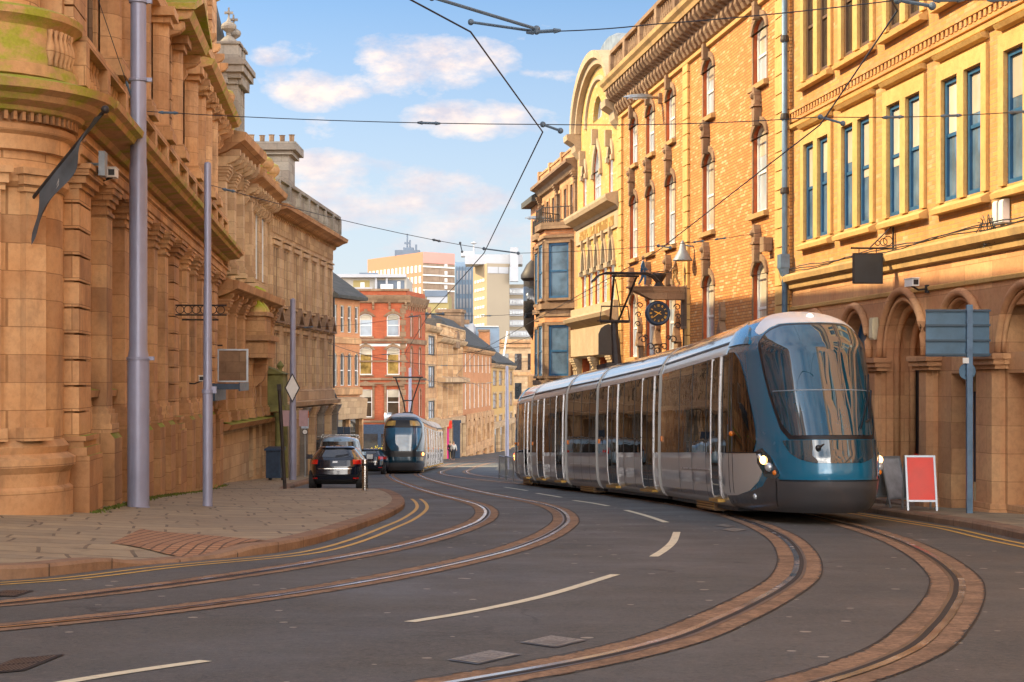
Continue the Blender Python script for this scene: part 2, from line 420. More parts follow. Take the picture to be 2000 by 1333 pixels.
    def brackets(self, mat, u0, u1, pitch, z0, z1, n, w=.2, name='bracket'):
        mb = self.mb(); c = int((u1-u0)/pitch); h = z1-z0; each = name != 'dentils'
        for i in range(c+1):
            u = u0+(u1-u0)*i/c if c else (u0+u1)/2
            pr = [(0, z0), (n*.25, z0+.05*h), (n*.45, z0+.3*h), (n*.4, z0+.5*h), (n*.8, z0+.62*h), (n, z0+.8*h), (n, z1), (0, z1)]
            if each: mb = self.mb()
            mb.prism(pr, u-w/2, u+w/2)
            if each: o = mb.build(name, mat, self.root)
        return o if each else mb.build(name, mat, self.root)
# ================================================================== ground, road, pavements, tracks
def mat_asphalt():
    m, nt, b = nt_new('asphalt'); v = objcoord(nt)
    base = mix(nt, ramp(nt, noise(nt, v, .25, 6, .6), .35, .65), (.062,.068,.064), (.104,.108,.100))
    base = mix(nt, ramp(nt, noise(nt, v, 1.3, 7, .7), .45, .72, 0, .5), base, (.088,.078,.066))
    base = mix(nt, ramp(nt, noise(nt, mapv(nt, v, (.5,.12,1)), 1.0, 5, .6), .5, .7, 0, .45), base, (.035,.035,.037))
    base = mix(nt, ramp(nt, noise(nt, v, 30, 5, .9), .50, .64, 0, .8), base, (.17,.155,.14))
    base = mix(nt, ramp(nt, noise(nt, v, 17, 6, .85), .53, .66, 0, .7), base, (.014,.014,.015))
    vo = N(nt, 'ShaderNodeTexVoronoi'); vo.inputs['Scale'].default_value = 2.3; nt.links.new(v, vo.inputs['Vector'])
    spot = math_(nt, 'LESS_THAN', vo.outputs['Distance'], math_(nt, 'MULTIPLY', noise(nt, v, 1.7, 3), .17))            # trodden gum and chips
    base = mix(nt, math_(nt, 'MULTIPLY', spot, .8), base, (.42,.38,.32))
    vo2 = N(nt, 'ShaderNodeTexVoronoi'); vo2.inputs['Scale'].default_value = .42; vo2.feature = 'DISTANCE_TO_EDGE'
    wv = N(nt, 'ShaderNodeVectorMath', operation='ADD'); nt.links.new(v, wv.inputs[0])
    nn = N(nt, 'ShaderNodeTexNoise'); nn.inputs['Scale'].default_value = .8; nn.inputs['Detail'].default_value = 6; nt.links.new(v, nn.inputs['Vector']); nt.links.new(nn.outputs['Color'], wv.inputs[1])
    nt.links.new(wv.outputs[0], vo2.inputs['Vector'])
    crack = math_(nt, 'MULTIPLY', math_(nt, 'LESS_THAN', vo2.outputs['Distance'], .007), ramp(nt, noise(nt, v, .3, 3), .5, .6, 0, .6))
    base = mix(nt, crack, base, (.02,.02,.02))
    base = mix(nt, ramp(nt, noise(nt, v, 3.2, 8, .8), .52, .68, 0, .45), base, (.16,.15,.135))
    nt.links.new(base, b.inputs['Base Color'])
    nt.links.new(ramp(nt, noise(nt, v, .7, 5), .3, .7, .55, .8), b.inputs['Roughness'])
    bump(nt, b, math_(nt, 'ADD', noise(nt, v, 160, 3, .8), noise(nt, v, 9, 4)), .55, .008)
    return m
def mat_flags():
    m, nt, b = nt_new('york_stone_flags'); v = objcoord(nt)
    r = N(nt, 'ShaderNodeMapping'); r.inputs['Rotation'].default_value = (0, 0, rad(-12)); nt.links.new(v, r.inputs[0])
    wob = N(nt, 'ShaderNodeVectorMath', operation='MULTIPLY_ADD'); nn = N(nt, 'ShaderNodeTexNoise'); nn.inputs['Scale'].default_value = .35
    nt.links.new(v, nn.inputs['Vector']); nt.links.new(nn.outputs['Color'], wob.inputs[0]); wob.inputs[1].default_value = (.5,.5,0); nt.links.new(r.outputs[0], wob.inputs[2])
    br = N(nt, 'ShaderNodeTexBrick'); nt.links.new(wob.outputs[0], br.inputs['Vector'])
    br.inputs['Scale'].default_value = 1; br.inputs['Brick Width'].default_value = .95; br.inputs['Row Height'].default_value = .62
    br.inputs['Mortar Size'].default_value = .022; br.inputs['Color1'].default_value = (.43,.34,.21,1); br.inputs['Color2'].default_value = (.27,.225,.155,1); br.inputs['Mortar'].default_value = (.10,.075,.05,1)
    br.offset_frequency = 2; br.squash = 1.4; br.squash_frequency = 3
    base = mix(nt, ramp(nt, noise(nt, v, .7, 7, .65), .35, .7, 0, .6), br.outputs['Color'], (.30,.23,.14))
    base = mix(nt, ramp(nt, noise(nt, v, 3.5, 7, .7), .5, .75, 0, .6), base, (.12,.09,.06))
    vo = N(nt, 'ShaderNodeTexVoronoi'); vo.inputs['Scale'].default_value = 2.6; nt.links.new(v, vo.inputs['Vector'])
    base = mix(nt, math_(nt, 'MULTIPLY', math_(nt, 'LESS_THAN', vo.outputs['Distance'], .05), .5), base, (.5,.4,.28))
    nt.links.new(base, b.inputs['Base Color']); b.inputs['Roughness'].default_value = .72
    bump(nt, b, math_(nt, 'SUBTRACT', math_(nt, 'ADD', noise(nt, v, 12, 6), noise(nt, v, 60, 4)), math_(nt, 'MULTIPLY', br.outputs['Fac'], 2.0)), .5, .012)
    return m
M['asphalt'] = mat_asphalt(); M['flags'] = mat_flags()
M['kerb'] = stone('kerb_granite', (.22,.13,.08), (.33,.21,.13), dirt=(.06,.045,.035), dfac=.8, block=None, bmp=.7)
M['earth'] = plain('earth', (.11,.10,.08), .95, var=.3, scale=.1)
def grit(name, c, rough=.9, sc=60):
    m, nt, b = nt_new(name); v = objcoord(nt)
    base = mix(nt, ramp(nt, noise(nt, v, sc, 4, .8), .3, .7), tuple(x*.45 for x in c), tuple(min(1, x*1.7) for x in c))
    base = mix(nt, ramp(nt, noise(nt, v, 2.4, 7, .75), .42, .62, 0, .7), base, tuple(x*.40 for x in c))
    nt.links.new(base, b.inputs['Base Color']); b.inputs['Roughness'].default_value = rough
    bump(nt, b, noise(nt, v, sc, 4, .8), .8, .01); return m
M['resin'] = grit('rail_surround_grit', (.28,.175,.105), sc=20)
M['rail'] = plain('rail_polished_steel', (.62,.62,.64), .22, 1, var=.15, scale=2)
M['rail_side'] = plain('rail_worn_steel', (.16,.13,.11), .4, .8, var=.4, scale=8)
M['groove'] = plain('rail_groove_dark', (.025,.02,.018), .8, var=.4)
def paint(name, c):
    m, nt, b = nt_new(name); v = objcoord(nt)
    base = mix(nt, ramp(nt, noise(nt, v, 7, 8, .8), .52, .68, 0, .75), c, tuple(x*.35 for x in c))
    nt.links.new(base, b.inputs['Base Color']); b.inputs['Roughness'].default_value = .65
    bump(nt, b, noise(nt, v, 120, 3), .4, .005); return m
M['yellow'] = paint('yellow_line_paint', (.62,.38,.08)); M['wline'] = paint('white_line_paint', (.72,.68,.50))

def tagk(o): o['kind'] = 'structure'; return o
mb = MB(); Ys = [-300, -60, 0, 60, 119.99, 120, 160, 220, 300, 400, 700, 1500]
mb.grid([[(x, y, zg(y)-.25) for x in (-900, -100, -30, 0, 30, 100, 900)] for y in Ys]); tagk(mb.build('ground', 'earth', recalc=False))
mb = MB(); Ys = [-40, 0, 30, 60, 90, 119.99, 120, 150, 200, 320]
mb.grid([[(x, y, zg(y)) for x in (-60, -20, 0, 20, 45)] for y in Ys]); tagk(mb.build('road', 'asphalt', recalc=False))

# left pavement: kerb edge as a function X(Y)
KL = [(12.2,-16),(12.6,-12),(13.2,-9),(14.2,-6.4),(15.8,-4.85),(16.5,-4.42),(17.9,-3.92),(19.6,-3.02),(21,-2.68),(23.4,-2.48),(26.6,-2.36),(30.7,-2.25),(36.4,-2.33),(42.4,-2.76),(48.0,-3.42),(50.3,-3.8)]
KL = [(p.x, p.y) for p in spline([(a, b, 0) for a, b in KL], 6)]
KB = [(50.6,-6.7),(57,-7.35),(63.6,-7.75),(76,-8.5),(90,-8.75),(100,-9.6),(112,-10.3),(118,-10.0),(128,-12.5),(140,-13)]
KB = [(p.x, p.y) for p in spline([(a, b, 0) for a, b in KB], 4)]
def lift(x, y):                              # the side-street pavement climbs to the left; dropped kerb at the crossing
    z = .12 + .055*max(0, -x-4.8)*min(1, max(0, (46-y)/12))
    k = interp([(a, b) for a, b in KL], y) if y < 50.3 else -9
    d = math.hypot(0, y-18.6); e = abs(x-k)
    z -= .095*math.exp(-(d/.95)**4)*math.exp(-(e/1.1)**2)
    return z
mb = MB(); kb = MB()
def pave_strip(K, W, side=-1, n=14):
    rows = []; 
    for y, x in K:
        xi = x+side*.28
        rows.append([(xi+(side*W)*(j/n)**1.6, y, zg(y)+lift(xi+(side*W)*(j/n)**1.6, y)) for j in range(n+1)])
    mb.grid(rows)
def kerb_strip(pts, side, hf):
    # pts = [(x,y)], kerb stones .28 wide laid inside the edge, separate stones about 1 m long
    P = [Vector((a, b, 0)) for a, b in pts]; rows = []
    for i, q in enumerate(P):
        d = (P[min(i+1, len(P)-1)]-P[max(i-1, 0)]).normalized(); nn = Vector((-d.y, d.x, 0))*side
        a = q; b_ = q+nn*.29; h = hf(b_.x, b_.y); z = zg(q.y)
        rows.append([(a.x, a.y, z-.2), (a.x, a.y, z+h-.03), (a.x+nn.x*.03, a.y+nn.y*.03, z+h+.004), (b_.x, b_.y, z+h+.004), (b_.x, b_.y, z-.2)])
    kb.grid(rows)
    acc = 0                                  # joints
    for a, b_ in zip(P, P[1:]):
        acc += (b_-a).length
        if acc > .95:
            acc = 0; d = (b_-a).normalized(); nn = Vector((-d.y, d.x, 0))*side; h = hf(b_.x+nn.x*.1, b_.y); z = zg(b_.y)
            q0, q1 = b_-nn*.004, b_+nn*.29
            jt.face([(q0.x-d.x*.006, q0.y-d.y*.006, z+h+.0065), (q0.x+d.x*.006, q0.y+d.y*.006, z+h+.0065), (q1.x+d.x*.006, q1.y+d.y*.006, z+h+.0065), (q1.x-d.x*.006, q1.y-d.y*.006, z+h+.0065)])
            jt.face([(q0.x-d.x*.006, q0.y-d.y*.006, z), (q0.x+d.x*.006, q0.y+d.y*.006, z), (q0.x+d.x*.006, q0.y+d.y*.006, z+h), (q0.x-d.x*.006, q0.y-d.y*.006, z+h)])
jt = MB()
pave_strip(KL, 22); pave_strip(KB, 16)
xs = [-3.9, -5, -6, -6.72]
mb.grid([[(x, y, zg(y)+.12) for x in (-4.05,-5,-6,-6.72,-7.2)] for y in (50.25, 50.56)])
tagk(mb.build('pavement', 'flags', recalc=False))
kerb_strip([(x, y) for y, x in KL]+[(-3.86, 50.45)], 1, lift)
kerb_strip([(-3.84, 50.5), (-4.8, 50.62), (-5.8, 50.68), (-6.72, 50.7)], 1, lambda x, y: .12)
kerb_strip([(x, y) for y, x in KB], 1, lift)
# right pavement
KR = [ground_pt(px, py).xy for px, py in ((2300,1128),(2120,1080),(2000,1056),(1900,1034),(1850,1026),(1760,1012),(1702,1003))]
KR = [(9.2, 8), (9.0, 12)] + [(p.x, p.y) for p in KR if p.y > 14] + [(6.75, 36), (6.35, 41), (5.9, 47), (5.0, 57), (3.3, 70), (2.3, 85), (2.5, 100), (4.5, 120), (8, 150), (14, 190)]
KR = [(p.x, p.y) for p in spline([(a, b, 0) for a, b in KR], 5)]
mb = MB(); rows = [[(x+.28+j*3.2, y, zg(y)+.12) for j in range(6)] for x, y in KR]; mb.grid(rows); tagk(mb.build('pavement', 'flags', recalc=False))
kerb_strip(KR, -1, lambda x, y: .12)
ko = tagk(kb.build('kerb', 'kerb', recalc=False)); jt.build('joint', 'groove', ko, recalc=False)

def strip(mbx, pts, w, off=0.0, h=.004):
    P = [Vector((q[0], q[1], 0)) for q in pts]; rows = []
    for i, q in enumerate(P):
        d = (P[min(i+1, len(P)-1)]-P[max(i-1, 0)]).normalized(); nn = Vector((d.y, -d.x, 0))
        a, b_ = q+nn*(off-w/2), q+nn*(off+w/2)
        rows.append([(a.x, a.y, zg(a.y)+h), (b_.x, b_.y, zg(b_.y)+h)])
    mbx.grid(rows)
def jag(P, amp=.02, seed=1):
    return P
TL = [(-9.4,7.6),(-6.6,9.5),(-4.2,11.9),(-2.95,13.8),(-1.88,16.5),(-.95,20),(-.42,23),(-.02,26.5),(.22,30),(.24,34.5),(-.05,39),(-.72,44),(-1.68,50.8),(-2.8,60),(-4.35,74),(-5.75,90),(-6.25,102),(-6.4,115),(-6.3,128),(-5.2,150),(-2,172),(2,195)]
TR = [(-9,1.8),(-5.5,3.4),(-2.8,5),(-.85,6.9),(.8,8.95),(1.65,10.4),(2.22,11.9),(2.68,13.3),(3.13,14.8),(3.57,16.6),(4.07,19.5),(4.5,23),(4.75,26.5),(4.88,30.5),(4.86,34),(4.55,39),(3.6,47),(2.85,51.6),(1.9,58.9),(1.05,64.5),(-.8,75),(-2.35,86),(-3.35,98),(-3.7,112),(-3.4,130),(-2,150),(1.3,172),(6,195)]
def track(name, pts, label):
    P = [(q.x, q.y) for q in spline([(a, b, 0) for a, b in pts], 10)]
    o = empty(name, (P[0][0], P[0][1], zg(P[0][1])), label=label, cat='tram track'); inv = Matrix.Translation(o.location).inverted()
    rng = random.Random(3)
    for sgn in (-1, 1):
        g = sgn*.7475
        mb = MB(); Q = [Vector((q[0], q[1], 0)) for q in P]; rows = []
        Q2 = []
        for a, b_ in zip(Q, Q[1:]):
            for k in range(4): Q2.append(a.lerp(b_, k/4))
        for i in range(1, len(Q2)-1):
            d = (Q2[i+1]-Q2[i-1]).normalized(); nn = Vector((d.y, -d.x, 0)); j1, j2 = rng.uniform(-.018, .018), rng.uniform(-.018, .018)
            a, b_ = Q2[i]+nn*(g-.24+j1*1.4), Q2[i]+nn*(g+.22+j2*1.4)
            rows.append([(a.x, a.y, zg(a.y)+.004), (b_.x, b_.y, zg(b_.y)+.004)])
        mb.grid(rows); mb.build('rail_surround', 'resin', o, recalc=False, xf=inv)
        mb = MB(); strip(mb, P, .135, g, .007); r = mb.build('rail', 'rail_side', o, recalc=False, xf=inv)
        mb = MB(); strip(mb, P, .058, g-sgn*-.038, .0105); mb.build('running_surface', 'rail', r, recalc=False, xf=inv)
        mb = MB(); strip(mb, P, .045, g-sgn*.014, .0095); mb.build('groove', 'groove', r, recalc=False, xf=inv)
        for e, w in ((-.25, .012), (.23, .012)):
            mb = MB(); strip(mb, P, w, g+e, .0075); mb.build('sealant_joint', 'groove', o, recalc=False, xf=inv)
    return P
TLP = track('tram_track', TL, 'curved tram track on the left passing under the distant rear-facing tram')
TRP = track('tram_track', TR, 'curved tram track on the right that the big silver and blue tram stands on')
# painted lines
def pxline(pts, h=0): return [(q.x, q.y) for q in spline([tuple(ground_pt(a, b, h).xy)+(0,) for a, b in pts], 6)]
def marking(name, polys, w, mat, label, cat, group=None, loc=None):
    q = polys[0][0]; o = empty(name, (q[0], q[1], zg(q[1])), label=label, cat=cat, group=group) if len(polys) > 1 else None
    inv = Matrix.Translation((q[0], q[1], zg(q[1]))).inverted()
    for P in polys:
        mb = MB(); strip(mb, P, w, 0, .0045); c = mb.build('line' if o else name, mat, o, recalc=False, xf=inv)
    if not o: c.location = (q[0], q[1], zg(q[1])); tag(c, label, cat, group)
    return o or c
yl = []
for d in (.28, .50):
    Q = [Vector((x, y, 0)) for y, x in KL if 11.9 < y < 43.5]; P = []
    for i, q in enumerate(Q):
        t = (Q[min(i+1, len(Q)-1)]-Q[max(i-1, 0)]).normalized(); P.append(tuple((q+Vector((t.y, -t.x, 0))*d).xy))
    yl.append(P)
marking('double_yellow_line', yl, .075, 'yellow', 'double yellow lines following the left kerb round the corner', 'road marking')
yl = []
for d in (.25, .47):
    Q = [Vector((x, y, 0)) for x, y in KR if 9 < y < 40]; P = []
    for i, q in enumerate(Q):
        t = (Q[min(i+1, len(Q)-1)]-Q[max(i-1, 0)]).normalized(); P.append(tuple((q-Vector((t.y, -t.x, 0))*d).xy))
    yl.append(P)
marking('double_yellow_line', yl, .075, 'yellow', 'double yellow lines along the right kerb beside the big tram', 'road marking')
dashes = [(((800,1216),(930,1194),(1070,1163),(1202,1123)), .1, 'long white dash in the middle of the road, left of the right-hand rails'),
 (((60,1346),(180,1325),(290,1308),(402,1292)), .1, 'white dash cut off by the bottom left edge of the road near the gully grate'),
 (((1277,1088),(1300,1073),(1315,1058),(1322,1040)), .11, 'short curved white dash between the two tram tracks'),
 (((1222,997),(1262,1008),(1301,1021)), .12, 'slanting white dash just beyond the short curved dash'),
 (((1120,978),(1155,983),(1188,989)), .12, 'white dash beside the second tram carriage from the front'),
 (((1048,964),(1072,968),(1096,972)), .12, 'white dash beside the middle tram carriage'),
 (((985,952),(1008,955.5),(1030,959)), .12, 'small far white dash near the tail of the big tram')]
for p, w, lab in dashes: marking('lane_dash', [pxline(p)], w, 'wline', lab, 'road marking', 'white dashes between the tracks')
# stop line and thin markings far away
marking('lane_dash', [[(-5.2,128),(-1.0,131)]], .5, 'wline', 'far white line across the road beyond the distant tram', 'road marking')
# brick paving at the dropped kerb
M['blister'] = brick('paving_brick_red', (.42,.20,.10), (.50,.28,.15), (.12,.07,.04), dfac=.3, w=.3, h=.16, msize=.012)
def mat_paver():
    m, nt, b = nt_new('tactile_paver'); v = objcoord(nt)
    br = N(nt, 'ShaderNodeTexBrick'); nt.links.new(v, br.inputs['Vector']); br.offset = .0
    for k, x in (('Scale', 1), ('Brick Width', .15), ('Row Height', .15), ('Mortar Size', .014)): br.inputs[k].default_value = x
    br.inputs['Color1'].default_value = (.46,.25,.13,1); br.inputs['Color2'].default_value = (.36,.18,.09,1); br.inputs['Mortar'].default_value = (.10,.06,.035,1)
    base = mix(nt, ramp(nt, noise(nt, v, 5, 6, .7), .45, .7, 0, .5), br.outputs['Color'], (.2,.12,.07))
    nt.links.new(base, b.inputs['Base Color']); b.inputs['Roughness'].default_value = .8
    bump(nt, b, math_(nt, 'SUBTRACT', noise(nt, v, 40, 3), math_(nt, 'MULTIPLY', br.outputs['Fac'], 2)), .6, .015); return m
M['tactile'] = mat_paver()
c4 = [ground_pt(275,1036,.13), ground_pt(520,1067,.06), ground_pt(365,1089,.04), ground_pt(215,1067,.1)]
org = c4[3].copy()
mb = MB(); rows = []
for i in range(13):
    r = []
    for j in range(9):
        a = c4[0].lerp(c4[1], i/12); b_ = c4[3].lerp(c4[2], i/12); q = a.lerp(b_, j/8); r.append((q.x-org.x, q.y-org.y, zg(q.y)+lift(q.x, q.y)+.014-org.z))
    rows.append(r)
mb.grid(rows); o = mb.build('tactile_paving', 'tactile', recalc=False); o.location = org; tag(o, 'patch of small reddish tactile pavers at the dropped kerb', 'paving')

# covers and grates
M['cover'] = grit('iron_cover_worn', (.36,.33,.28), .6, 30)
def cover(name, quad, label, cat, grate=False, mat='cover'):
    P = [ground_pt(a, b) for a, b in quad]; o0 = sum(P, Vector())/4
    e1 = (P[1]-P[0]); e2 = (P[3]-P[0])
    base = MB(); f = lambda s, t, h: tuple(P[0]+e1*s+e2*t+Vector((0,0,h))-o0)
    o = empty(name, o0, label=label, cat=cat)
    base.face([f(0,0,.006), f(1,0,.006), f(1,1,.006), f(0,1,.006)]); base.build('frame', 'iron' if grate else 'rail_side', o, recalc=False)
    m = MB()
    if grate:
        for i in range(9):
            s = .08+.84*i/9; m.grid([[f(s,.08,.009), f(s,.47,.009)], [f(s+.045,.08,.009), f(s+.045,.47,.009)]]); m.grid([[f(s,.53,.009), f(s,.92,.009)], [f(s+.045,.53,.009), f(s+.045,.92,.009)]])
        m.build('bar', 'rail_side', o, recalc=False)
        m = MB(); m.face([f(.03,.03,.0075), f(.97,.03,.0075), f(.97,.97,.0075), f(.03,.97,.0075)]); m.build('opening', 'groove', o, recalc=False)
    else:
        m.face([f(.05,.06,.009), f(.95,.06,.009), f(.95,.94,.009), f(.05,.94,.009)]); pl = m.build('plate', mat, o, recalc=False)
        m = MB()
        for i in range(6):
            for j in range(6):
                s, t = .1+.8*i/6, .1+.8*j/6
                if (i+j) % 2: m.face([f(s+.01,t+.02,.012), f(s+.12,t+.02,.012), f(s+.12,t+.06,.012), f(s+.01,t+.06,.012)])
                else: m.face([f(s+.02,t+.01,.012), f(s+.06,t+.01,.012), f(s+.06,t+.12,.012), f(s+.02,t+.12,.012)])
        m.build('tread', 'rail_side', pl, recalc=False)
    return o
cover('manhole_cover', [(872,1291),(934,1300),(1020,1283),(958,1272)], 'pale worn manhole cover nearest the camera, left of the right track', 'manhole cover')
cover('manhole_cover', [(1014,1257),(1086,1267),(1146,1249),(1076,1243)], 'pale manhole cover just beyond the nearest one and touching the rails', 'manhole cover')
cover('gully_grate', [(-60,1322),(48,1312),(112,1296),(30,1288)], 'dark iron gully grate at the bottom left of the road', 'drain grate', True)
cover('gully_grate', [(-30,1166),(30,1167),(66,1160),(10,1154)], 'small worn gully cover beside the yellow lines at the left edge', 'drain grate', True)
cover('manhole_cover', [(1393,1027),(1420,1031),(1440,1028),(1412,1025)], 'small iron cover between the tracks in front of the tram', 'manhole cover')
cover('manhole_cover', [(1408,1036),(1436,1040),(1458,1036),(1430,1032)], 'small iron cover one step nearer in front of the tram', 'manhole cover')
# ================================================================== right-hand buildings
RX = lambda Y: 12.64-.126*Y
def right(name, label, Y0, Y1, zb, dn=0.0, cat='building'):
    return Facade(name, label, cat, RX(Y0)-dn, Y0, -.126, 'R', Y1, zb)
def vtube(F, pts, r, k=6): 
    mb = F.mb(); mb.s = 1; mb.tube([(u, F.s*n, z) for u, n, z in pts], r, k); return mb

# ---- R1 : buff brick over a golden sandstone arcade
F = right('brick_building', 'tall buff brick building with paired blue windows above a sandstone arcade, far right', 25.0, 43.35, -2.1)
U = F.U
cen = [41.25, 38.3, 35.28, 32.2, 29.25, 26.3]
ops = []
for i, y in enumerate(cen):
    if i == 2: ops.append((U(y)-1.08, U(y)+1.08, -2.1, 2.85, 'r', 1.08, 1.5))
    elif i == 3: ops += [(U(y)-.95, U(y)+.95, 1.72, 2.72, 'r', .95, .10), (U(31.55), U(32.75), -1.7, 1.35, None, 0, .8)]
    elif i == 4: ops += [(U(y)-.95, U(y)+.95, 1.72, 2.55, None, 0, .6), (U(y)-.9, U(y)+.9, -1.0, 1.35, None, 0, .5)]
    else: ops += [(U(y)-.85, U(y)+.85, 1.72, 2.72, 'r', .85, .5), (U(y)-.85, U(y)+.85, -1.6, 1.35, None, 0, .5)]
F.wall('arcade_wall', 'pink', 0, F.L, -2.1, 3.6, ops, body=9, top=False)
ops2 = []
for y in cen:
    for sg in (-1, 1): ops2.append((U(y)+sg*.57-.41, U(y)+sg*.57+.41, 4.72, 7.08, None, 0, .14))
    for sg in (-1, 1): ops2.append((U(y)+sg*.57-.41, U(y)+sg*.57+.41, 8.72, 11.1, None, 0, .14))
F.wall('upper_wall', 'brick_r1', 0, F.L, 3.6, 14.6, ops2, body=9, n=-.02)
F.band('cornice', 'gold_dark', 0, F.L, [(-.02,3.52),(.10,3.56),(.12,3.68),(.24,3.74),(.27,3.86),(.2,3.92),(-.02,3.98)])
F.band('frieze_course', 'gold', 0, F.L, [(-.01,3.0),(.05,3.02),(.06,3.09),(-.01,3.12)])
F.band('string_course', 'gold', 0, F.L, [(-.03,7.62),(.08,7.66),(.1,7.74),(-.03,7.8)])
mb = F.mb()
for i in range(int(F.L/.23)): mb.box(i*.23, i*.23+.12, -.02, .07, 7.9, 8.04)
mb.box(0, F.L, -.02, .09, 8.04, 8.12); mb.box(0, F.L, -.02, .05, 7.82, 7.9); mb.build('dentil_course', 'brick_r1', F.root)
F.band('top_cornice', 'gold', 0, F.L, [(-.02,13.4),(.1,13.45),(.3,13.8),(.5,13.95),(.5,14.15),(-.02,14.3)])
for i, y in enumerate(cen):
    u = U(y)
    if i > 4: continue
    for row, (z0, z1, fr) in enumerate(((4.72, 7.08, 'bluepaint'), (8.72, 11.1, 'brownpaint'))):
        # stone surround with mullion, sill and hood: one frame for the pair
        mb = F.mb(); 
        for a, b in ((-1.22,-.98), (-.16,.16), (.98,1.22)): mb.box(u+a, u+b, -.05, .05, z0-.02, z1+.02)
        mb.box(u-1.22, u+1.22, -.05, .05, z1+.02, z1+.34)
        mb.prism([(-.05, z0-.24), (.16, z0-.24), (.18, z0-.15), (-.05, z0-.02)], u-1.28, u+1.28)
        if row == 0: mb.prism([(-.02, z1+.42), (.1, z1+.44), (.16, z1+.52), (-.02, z1+.56)], u-1.2, u+1.2)
        g = mb.build('window_surround', 'gold', F.root)
        for sg in (-1, 1):
            c = u+sg*.57; bl = (.45+.1*((i+row+sg) % 3), 'glass_blind')
            F.window((c-.41, c+.41, z0, z1), fr, 'glass_blue' if row == 0 else 'glass_brown', depth=.11, fw=.085, blind=bl if row == 0 else None)
# arcade dressings
for i, y in enumerate(cen):
    u = U(y); r = 1.08 if i == 2 else .95 if i in (3, 4) else .85; ro = r+.34 if i == 2 else r+.28
    zt = 2.85 if i == 2 else 2.72
    mb = F.mb(); a0 = arch_pts(u-ro+.1, u+ro-.1, 1.72, zt-1.72+ro-r-.1, 'r', 20)
    mb.tube([(q[0], .07, q[1]) for q in a0], .085, 8)
    a1 = arch_pts(u-r-.06, u+r+.06, 1.72, zt-1.72+.06, 'r', 20); mb.tube([(q[0], .02, q[1]) for q in a1], .05, 6)
    mb.build('arch_moulding', 'pink', F.root, smooth=True)
    if i == 2:                              # recessed orders of the doorway
        mb = F.mb()
        for k in range(3):
            rr = r-.03-.13*k; P = [(u-rr, -.9)] + arch_pts(u-rr, u+rr, 1.72, rr, 'r', 20) + [(u+rr, -.9)]
            mb.tube([(q[0], -.22-.3*k, q[1]) for q in P], .075, 7)
        mb.build('archivolt', 'pink', F.root, smooth=True)
        mb = F.mb(); mb.face([(q[0], -1.45, q[1]) for q in [(u-r, -2.1)]+arch_pts(u-r, u+r, 1.72, r, 'r', 16)+[(u+r, -2.1)]]); mb.build('doorway_back', 'brownpaint', F.root, recalc=False)
        mb = F.mb(); mb.box(u+.35, u+1.05, -1.42, -1.38, -1.3, 1.5); d = mb.build('door', 'glass_dark', F.root)
        mb = F.mb(); mb.box(u+.3, u+1.04, -.62, -.58, -1.35, 1.45); mb.build('screen_panel', 'black', F.root)
        mb = F.mb(); mb.box(u+.3, u+1.05, -.57, -.53, -.95, -.35); mb.build('red_banner', 'red', F.root)
        mb = F.mb(); mb.tube([(u-.5, -.9, 2.1), (u-.45, -.8, 2.2)], .03); mb.ball((u-.4, -.78, 2.18), .07); mb.build('doorway_lamp', plain('lamp_glow_orange', (1,.5,.1), .3, emit=(1,.35,.05), estr=6), F.root, label='glowing orange lamp inside the arched doorway')
    elif i == 3:
        mb = F.mb(); mb.face([(q[0], -.095, q[1]) for q in outline((u-.95, u+.95, 1.72, 2.72, 'r', .95))]); mb.build('tympanum', 'pink', F.root, recalc=False)
        mb = F.mb(); mb.box(U(31.5), U(32.8), -.5, -.45, -.75, 1.0); mb.build('dark_board', 'darkblue', F.root)
        mb = F.mb(); mb.box(U(31.5), U(32.8), -.5, -.46, -1.9, -.752); mb.box(U(31.5), U(32.8), -.5, -.46, 1.002, 1.4); mb.build('painted_panel', 'cream', F.root)
    elif i == 4:
        mb = F.mb(); mb.face([(u-.95,-.58,1.72),(u+.95,-.58,1.72),(u+.95,-.58,2.56),(u-.95,-.58,2.56)]); mb.build('pane', 'glass_dark', F.root, recalc=False)
        mb = F.mb(); mb.face([(u-.9,-.3,-1.0),(u+.9,-.3,-1.0),(u+.9,-.3,1.35),(u-.9,-.3,1.35)]); mb.build('infill', 'pink', F.root, recalc=False)
    else:
        F.window((u-.85, u+.85, 1.72, 2.72, 'r', .85), 'bluepaint', 'glass_blue', depth=.35, rail=False, bars=(.5,), name='arched_window')
        mb = F.mb(); mb.face([(u-.85,-.45,-1.6),(u+.85,-.45,-1.6),(u+.85,-.45,1.35),(u-.85,-.45,1.35)]); mb.build('pane', 'glass_dark', F.root, recalc=False)
bounds = []
for a, b in zip(cen, cen[1:]): bounds.append((U(a)+U(b))/2)
